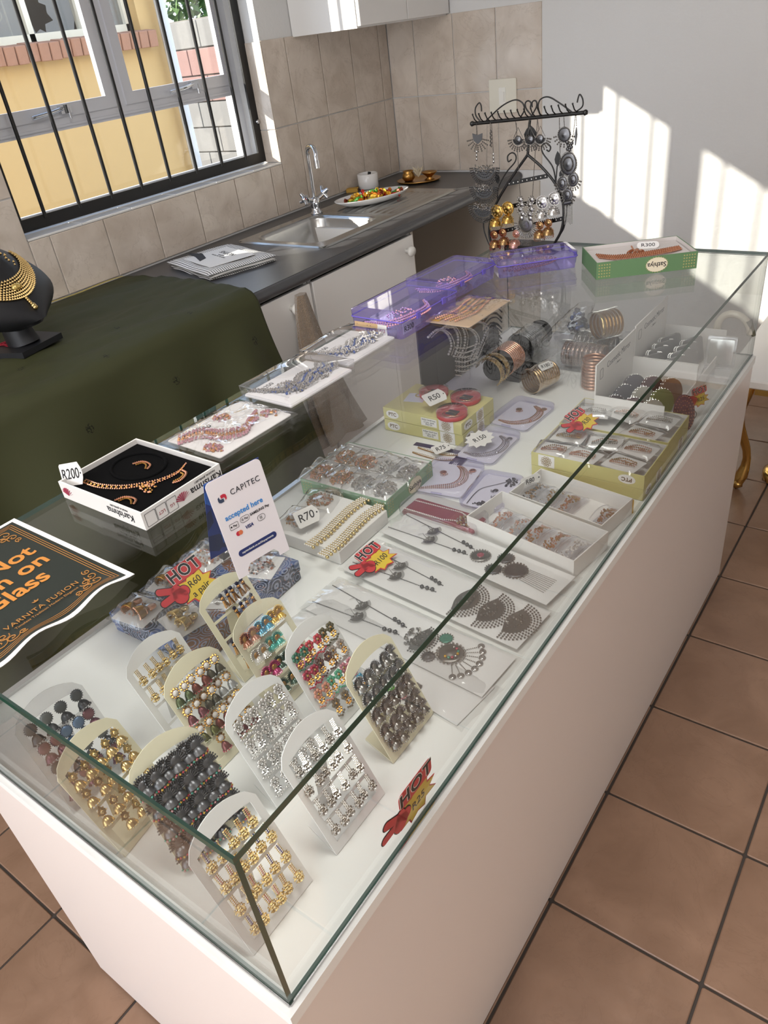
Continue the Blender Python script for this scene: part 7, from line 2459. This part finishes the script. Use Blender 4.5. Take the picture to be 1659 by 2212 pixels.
place('printed_logo', b.mesh('printed_logo', [M_cr, mat('sign_slate', '33405a', 0.4)]), cp_, TR(-0.0250, 0.1105, 0.0002))
text('accepted here', 0.0100, M_cb, cp_, TR(-0.002, 0.084, 0.0003), 0.018)
text('SAMSUNG Pay', 0.0048, M_ink, cp_, TR(0.018, 0.073, 0.0003), 0.02)
text('G Pay', 0.0042, M_ink, cp_, TR(-0.0055, 0.072, 0.0003))
text('Pay', 0.0042, M_ink, cp_, TR(-0.0210, 0.070, 0.0003), 0.01)
text('VISA', 0.0062, M_cn, cp_, TR(-0.003, 0.060, 0.0003), 0.03, 0.25)
for cx, cy, a_, b_ in ((-0.0225, 0.070, 0.0065, 0.0042), (-0.0055, 0.072, 0.0070, 0.0042), (0.017, 0.0625, 0.0060, 0.0042)):
    r = 0.0012 if cx < -0.01 else 0.0040
    q = MB().ring(rrect(cx - a_, cx + a_, cy - b_, cy + b_, r), rrect(cx - a_ + 0.0004, cx + a_ - 0.0004, cy - b_ + 0.0004, cy + b_ - 0.0004, r * 0.9), 0.0001, 0.0003)
    q.build('printed_outline', M_ink, cp_)
q = MB()
for i in range(3):
    q.tube([(0.0150 + i * 0.0014, 0.0605 + 0.0040 * j / 4, 0.0003) for j in range(5)], 0.0003, 3)
q.build('printed_waves', M_ink, cp_)
MB().prism(circ(-0.0265, 0.070, 0.0012, 12), 0.0001, 0.0003).build('printed_fruit_mark', M_ink, cp_)
q = MB().prism(circ(-0.0205, 0.058, 0.0032, 16), 0.0001, 0.0003, 0).prism(circ(-0.0170, 0.058, 0.0032, 16), 0.0002, 0.0004, 1)
q.build('printed_discs', [M_cr, mat('sign_orange', 'd8754a', 0.4)], cp_)
MB().prism(rrect(-0.030, 0.030, 0.027, 0.036, 0.0044), 0.0001, 0.0003).build('printed_bar', M_cn, cp_)
text('capitecbank.co.za/tilopayments', 0.0040, M_paper, cp_, TR(0, 0.0315, 0.0005))

# ================================================================== jewellery tree at the far back corner of the glass
SYp = 1.735
S0 = Vector((-0.575, SYp, ZT))
js = thing('jewellery_tree', 'black wire jewellery tree with scrolls and perforated bars', 'jewellery stand', S0)
def ps_(u, v):
    """a point of the tree's upright plane, local"""
    return PY(1000 + u / 5.72, 190 + v / 5.72, SYp) - S0
def wire(pts, r=0.0022, n=6, closed=False, name='wire'):
    c = curve([ps_(*p) for p in pts], 6)
    return MB().tube(c, r, n).build(name, M_black, js)
zb = 0.004
L = [(800, 825), (600, 1110), (430, 1390), (350, 1600), (325, 1760), (345, 1900), (390, 2000)]
Rr = [(800, 825), (980, 985), (1140, 1180), (1225, 1370), (1245, 1560), (1215, 1760), (1130, 1925)]
wire(L, 0.0036, 8, name='hoop_side')
wire(Rr, 0.0036, 8, name='hoop_side')
wire([(800, 825), (808, 740), (818, 500), (828, 400)], 0.0036, 8, name='stem')
pb0, pb1 = ps_(115, 442), ps_(1512, 303)
MB().tube([pb0, pb1], 0.0045, 8).ball(pb0, 0.0075).ball(pb1, 0.0075).build('hanging_bar', M_black, js)
for i in range(16):
    p = pb0.lerp(pb1, 0.06 + 0.88 * i / 15)
    MB().tube([p, p + Vector((-0.004, -0.012, 0.010)), p + Vector((-0.006, -0.018, 0.022))], 0.0016, 5).ball(p + Vector((-0.006, -0.018, 0.023)), 0.0026).build('peg', M_black, js)
for nm, q in (('end_hook', [(215, 415), (160, 340), (155, 250), (200, 185), (225, 220), (230, 290)]), ('end_hook', [(1390, 300), (1475, 230), (1480, 140), (1445, 80), (1425, 120), (1412, 180)]),
              ('scroll', [(290, 400), (480, 225), (640, 148), (735, 185), (758, 270), (720, 350)]), ('scroll', [(1350, 300), (1200, 190), (1060, 112), (960, 140), (928, 230), (955, 335)]),
              ('scroll', [(850, 345), (785, 260), (770, 190), (805, 158), (840, 185), (832, 240)]), ('scroll', [(850, 345), (905, 240), (912, 180), (885, 155), (855, 180), (855, 240)]),
              ('scroll', [(425, 1400), (440, 1230), (540, 1040), (640, 920), (655, 840), (610, 800), (555, 840), (560, 910), (600, 885)]), ('scroll', [(1150, 1180), (1110, 980), (990, 810), (975, 720), (1030, 680), (1082, 730), (1065, 782), (1032, 765)]),
              ('scroll', [(330, 1625), (262, 1650), (262, 1760), (300, 1880), (340, 1965)]), ('scroll', [(1285, 1430), (1280, 1560), (1250, 1720), (1210, 1800)])):
    wire(q, 0.0018, 6, name=nm)
def leaf(cx, cy, w, h, ang):
    c = ps_(cx, cy)
    b = MB()
    pts = [(0, -1), (0.75, -0.45), (0.9, 0.15), (0.5, 0.7), (0, 1.1), (-0.5, 0.6), (-0.85, 0.0), (-0.7, -0.55)]
    v = []
    for yy in (-0.0008, 0.0008):
        for x, z in pts:
            X, Z = x * w, z * h
            v.append((c.x + X * math.cos(ang) - Z * math.sin(ang), c.y + yy, c.z + X * math.sin(ang) + Z * math.cos(ang)))
    k = len(pts)
    b.add(v, [tuple(reversed(range(k))), tuple(range(k, 2 * k))] + [(i, (i + 1) % k, k + (i + 1) % k, k + i) for i in range(k)])
    b.build('leaf', M_black, js)
leaf(1172, 880, 0.010, 0.017, 0.05)
leaf(1222, 1055, 0.008, 0.013, -0.2)
leaf(425, 1120, 0.008, 0.014, 0.2)
leaf(830, 570, 0.020, 0.019, 0.0)
wire([(1165, 960), (1155, 1080), (1148, 1180)], 0.0016, 6, name='leaf_stem')
for (a, c) in (((545, 1185), (1050, 1085)), ((440, 1490), (1235, 1345)), ((335, 1800), (1240, 1612))):
    p, q = ps_(*a), ps_(*c)
    b = MB()
    d = (q - p).normalized()
    up = Vector((0, 0, 1))
    v = [p + up * s * 0.0055 + Vector((0, yy, 0)) for yy in (-0.001, 0.001) for s in (-1, 1)] + [q + up * s * 0.0055 + Vector((0, yy, 0)) for yy in (-0.001, 0.001) for s in (-1, 1)]
    b.add([tuple(x) for x in v], [(0, 1, 5, 4), (2, 6, 7, 3), (1, 3, 7, 5), (0, 4, 6, 2), (0, 2, 3, 1), (4, 5, 7, 6)])
    bar = b.build('perforated_bar', M_black, js)
    h = MB()
    n = int((q - p).length / 0.0125)
    for i in range(n):
        t = p.lerp(q, (i + 0.5) / n)
        h.lathe([(0, 0), (0.0017, 0)], 8, axis='y', c=(t.x, t.y - 0.0013, t.z))
    h.build('holes', mat('hole_light', 'd8d4ce', 0.6), bar)
MB().rbox(-0.075, 0.075, -0.030, 0.040, 0.0006, 0.020, 0.006).build('base_tray', M_black, js)
# ---- jewellery hanging on the tree
def jthing(name, label, cat, group=None):
    return thing(name, label, cat, S0 + Vector((0, -0.020, 0)), group=group)
def vdisc(b, c, r, mi=0, mi2=0, sx=1.0):
    c = Vector(c)
    b.lathe([(r, 0.001), (r, -0.001), (r * 0.8, -0.002), (r * 0.5, -0.0015), (r * 0.25, -0.003), (0, -0.0032)], 18, mi, axis='y', c=tuple(c), sx=sx)
    n = max(12, int(r * 2 * PI / 0.0036))
    for i in range(n):
        a = 2 * PI * i / n
        b.ball((c.x + sx * r * 1.06 * math.cos(a), c.y - 0.001, c.z + r * 1.06 * math.sin(a)), 0.0017, mi2, low=True)
def vfringe(b, c, r, mi, a0=PI, a1=2 * PI, n=11, rows=2, step=0.005, sx=1.0):
    for k in range(rows):
        for i in range(n):
            a = a0 + (a1 - a0) * (i + 0.5) / n
            q = r + step * (k + 1)
            b.ball((c[0] + sx * q * math.cos(a), c[1] - 0.001, c[2] + q * math.sin(a)), 0.0027, mi, low=True)
def vcrescent(b, c, r, mi):
    n = 20
    c = Vector(c)
    v = []
    for yy in (-0.002, 0.0):
        for i in range(n + 1):
            a = PI + PI * i / n
            v.append((c.x + r * math.cos(a), c.y + yy, c.z + r * math.sin(a)))
        for i in range(n + 1):
            x = -1 + 2 * i / n
            v.append((c.x + r * x, c.y + yy, c.z - r * 0.22 * (1 - x * x)))
    k = n + 1
    f = []
    for i in range(n):
        f += [(i, i + 1, k + i + 1, k + i), (2 * k + i + 1, 2 * k + i, 3 * k + i, 3 * k + i + 1)]
    b.add(v, f, mi)
    for q, m in ((0.80, 13), (0.58, 10)):
        for i in range(m):
            a = PI + PI * (i + 0.5) / m
            b.ball((c.x + r * q * math.cos(a), c.y - 0.003, c.z + r * q * math.sin(a)), 0.0020, 1, low=True)
    vfringe(b, c, r, mi, n=max(11, int(r * 800)), rows=3, step=0.0044)
def vchain(b, pts, step=0.0034, r=0.0017, mi=0):
    chain(b, [ps_(*p) for p in pts], step, r, mi)
JM = [M_oxid, M_dark, M_silver]
t = jthing('crescent_necklace', 'silver necklace with three stacked crescents at the end of the tree bar', 'necklace')
b = MB()
vchain(b, [(215, 430), (215, 760)])
vchain(b, [(400, 430), (420, 780)])
vchain(b, [(345, 440), (340, 930)], 0.0028, 0.0011)
for q in ((215, 770), (215, 815), (215, 860), (420, 800), (422, 845), (424, 890)):
    b.ball(ps_(*q), 0.0045, 2, sc=(0.7, 0.6, 1.2))
b.build('chain', JM, t)
for i, q in enumerate(((312, 960), (305, 1195), (285, 1430))):
    b = MB()
    c = ps_(*q)
    vcrescent(b, c, 0.031, 1)
    rs = random.Random(i)
    for k in range(60):
        b.ball((c.x + rs.uniform(-0.028, 0.028), c.y - 0.003, c.z - rs.uniform(-0.006, 0.014)), 0.0026, rs.choice((0, 2)), low=True)
    b.build('crescent', JM, t)
def shield_earring(q, label, kind, cq):
    t = jthing('hanging_earring', label, 'earring', 'silver earrings on the tree bar')
    b = MB()
    vchain(b, cq)
    c = ps_(*q)
    if kind == 'shield':
        pts = [(-0.015, 0.012), (0, 0.008), (0.015, 0.012), (0.013, -0.004), (0, -0.014), (-0.013, -0.004)]
        v = [(c.x + x, c.y + yy, c.z + z) for yy in (-0.002, 0) for x, z in pts]
        b.add(v, [(5, 4, 3, 2, 1, 0), (6, 7, 8, 9, 10, 11)] + [(i, (i + 1) % 6, 6 + (i + 1) % 6, 6 + i) for i in range(6)], 1)
        vfringe(b, c, 0.012, 0, n=9, rows=4)
    elif kind == 'disc':
        vdisc(b, c, 0.016, 1, 0)
        vfringe(b, c, 0.017, 0, n=9, rows=2)
    else:
        vcrescent(b, c, 0.0155, 0)
        vdisc(b, c + Vector((0, -0.001, -0.003)), 0.0095, 1, 0)
        b.tube([c + Vector((-0.013, 0, 0.002)), c + Vector((0, 0, 0.026)), c + Vector((0.013, 0, 0.002))], 0.0011, 4, 0)
    b.build('pendant', JM, t)
shield_earring((230, 605), 'shield-shaped silver earring hanging highest at the left end of the tree', 'shield', [(215, 430), (225, 560)])
shield_earring((728, 610), 'silver hoop earring left of the tree stem', 'hoop', [(695, 400), (715, 520)])
shield_earring((878, 605), 'silver hoop earring with black centre before the tree stem', 'hoop', [(860, 380), (870, 500)])
shield_earring((1000, 595), 'silver hoop earring just right of the tree stem', 'hoop', [(965, 370), (985, 510)])
shield_earring((1295, 560), 'round silver earring with stamped flower at the right of the tree bar', 'disc', [(1290, 340), (1297, 470)])
t = jthing('bar_earring', 'slim silver bar earring seen edge-on at the left of the tree', 'earring')
b = MB()
vchain(b, [(385, 420), (388, 500)])
for i in range(14):
    b.ball(ps_(390 + 8 * math.sin(i * 2), 510 + i * 15), 0.0030, 0, low=True)
b.build('beads', JM, t)
t = jthing('bar_earring', 'slim silver feather earring at the right end of the tree', 'earring')
b = MB()
vchain(b, [(1440, 330), (1445, 460)])
b.tube([ps_(1445, 470), ps_(1440, 560), ps_(1432, 690)], [0.0012, 0.0035, 0.0012], 6, 1)
b.build('feather', JM, t)
t = jthing('tassel_necklace', 'long silver necklace with mirror pendant and chain tassel in the middle of the tree', 'necklace')
b = MB()
vchain(b, [(705, 420), (720, 800), (752, 1330)])
vchain(b, [(965, 380), (935, 800), (900, 1330)])
b.build('chain', JM, t)
b = MB()
for q in ((752, 1360), (765, 1420), (750, 1480), (890, 1360), (868, 1420), (885, 1480), (780, 1540), (865, 1540)):
    c = ps_(*q)
    vdisc(b, c, 0.0065, 0, 2)
    vfringe(b, c, 0.006, 2, 0, 2 * PI, 9, 1, 0.003)
b.build('sprays', JM, t)
b = MB()
c = ps_(820, 1660)
vdisc(b, c, 0.021, 0, 2)
b.lathe([(0.010, -0.004), (0, -0.0042)], 18, 2, axis='y', c=tuple(c))
vfringe(b, c, 0.022, 2, PI * 0.95, 2.05 * PI, 19, 3, 0.004)
for sx in (-0.012, 0.014):
    vdisc(b, c + Vector((sx, -0.002, 0.016)), 0.0055, 2, 0)
b.build('mirror_pendant', JM, t)
b = MB()
for i in range(11):
    u = 735 + i * 16
    vchain(b, [(u, 1750), (u - 2, 1950 + 18 * math.sin(i * 1.3))], 0.0030, 0.0014, 2)
b.build('tassel', JM, t)
t = jthing('medallion_necklace', 'dark silver medallion necklace with tassel at the right end of the tree', 'necklace')
b = MB()
vchain(b, [(1235, 360), (1243, 880)])
vchain(b, [(1430, 330), (1400, 620), (1380, 690)])
for q in ((1330, 650), (1345, 690), (1335, 735), (1388, 665), (1380, 710), (1360, 745)):
    b.ball(ps_(*q), 0.0050, 1)
b.build('chain', JM, t)
for q, r, nm in (((1345, 920), 0.0265, 'oval_medallion'), ((1270, 1160), 0.0165, 'medallion'), ((1405, 1110), 0.0165, 'medallion'), ((1335, 1300), 0.0165, 'medallion')):
    b = MB()
    c = ps_(*q)
    vdisc(b, c, r, 1, 2, 0.82)
    vdisc(b, c + Vector((0, -0.002, 0)), r * 0.6, 1, 0, 0.82)
    if r < 0.02:
        vfringe(b, c, r, 0, PI, 2 * PI, 9, 2, 0.0045, 0.82)
    b.build(nm, JM, t)
b = MB()
b.tube([ps_(1300, 1400), ps_(1340, 1390), ps_(1385, 1380)], 0.006, 6, 1)
for i in range(9):
    u = 1292 + i * 12
    vchain(b, [(u, 1420), (u + 2, 1650 + 12 * math.cos(i))], 0.0030, 0.0014, 2)
b.build('tassel', JM, t)
def tree_bell(q1, q2, r1, r2, mats, label, group):
    t = jthing('bell_earring', label, 'earring', group)
    b = MB()
    c = ps_(*q1)
    vdisc(b, c, r1, 0, 1)
    for i in range(8):
        a = 2 * PI * i / 8
        b.ball((c.x + r1 * 0.6 * math.cos(a), c.y - 0.002, c.z + r1 * 0.6 * math.sin(a)), r1 * 0.2, 1, low=True)
    b.build('stud', mats, t)
    b = MB()
    c = ps_(*q2)
    b.lathe([(r2 * 0.15, r2 * 0.9), (r2 * 0.6, r2 * 0.75), (r2 * 0.92, r2 * 0.3), (r2, -r2 * 0.2), (r2 * 1.02, -r2 * 0.3)], 18, 0, c=tuple(c))
    for k in range(3):
        for i in range(18):
            a = 2 * PI * (i + 0.5 * (k % 2)) / 18
            b.ball((c.x + r2 * (1.0 - 0.04 * k) * math.cos(a), c.y + r2 * math.sin(a), c.z - r2 * 0.35 - k * r2 * 0.22), 0.0014, 1, low=True)
    for k in range(3):
        for i in range(14):
            a = 2 * PI * i / 14
            b.ball((c.x + r2 * (0.95, 0.85, 0.62)[k] * math.cos(a), c.y + r2 * (0.95, 0.85, 0.62)[k] * math.sin(a), c.z + r2 * (0.2, 0.45, 0.72)[k]), 0.0015, 1, low=True)
    b.build('bell', mats, t)
GM = [mat('bright_brass', 'b8924e', 0.25, 1.0), M_gold2]
tree_bell((468, 1505), (445, 1650), 0.0165, 0.0165, GM, 'gold bell earring with round stud on the tree, left of the pair', 'gold bells on the tree')
tree_bell((600, 1465), (596, 1612), 0.0165, 0.0165, GM, 'gold bell earring with round stud on the tree, right of the pair', 'gold bells on the tree')
M_bronze = mat('bronze', 'a08258', 0.3, 1.0)
RM = [M_bronze, stone('8e2a2a')]
tree_bell((430, 1790), (438, 1915), 0.0105, 0.0155, RM, 'bronze bell earring with red-ringed stud on the tree, left of the pair', 'red ringed bells on the tree')
tree_bell((535, 1765), (550, 1880), 0.0105, 0.0155, RM, 'bronze bell earring with red-ringed stud on the tree, right of the pair', 'red ringed bells on the tree')
WM = [M_silver, mat('white_stone', 'f0efee', 0.15, 0.4)]
tree_bell((1020, 1392), (1010, 1545), 0.0155, 0.0165, WM, 'bright silver bell earring on the tree, left of the pair', 'silver bells on the tree')
tree_bell((1170, 1348), (1158, 1508), 0.0155, 0.0165, WM, 'bright silver bell earring on the tree, right of the pair', 'silver bells on the tree')
BM = [M_bronze, M_rose]
tree_bell((992, 1675), (985, 1795), 0.0100, 0.0150, BM, 'copper bell earring on the lowest bar of the tree, left of the pair', 'copper bells on the tree')
tree_bell((1097, 1645), (1092, 1760), 0.0100, 0.0150, BM, 'copper bell earring on the lowest bar of the tree, right of the pair', 'copper bells on the tree')
tree_bell((700, 1780), (680, 1915), 0.0095, 0.0165, [mat('pink_metal', 'c79a90', 0.3, 0.9), M_rose], 'pink bell earring hanging beside the tassel on the tree', 'pink bell on the tree')
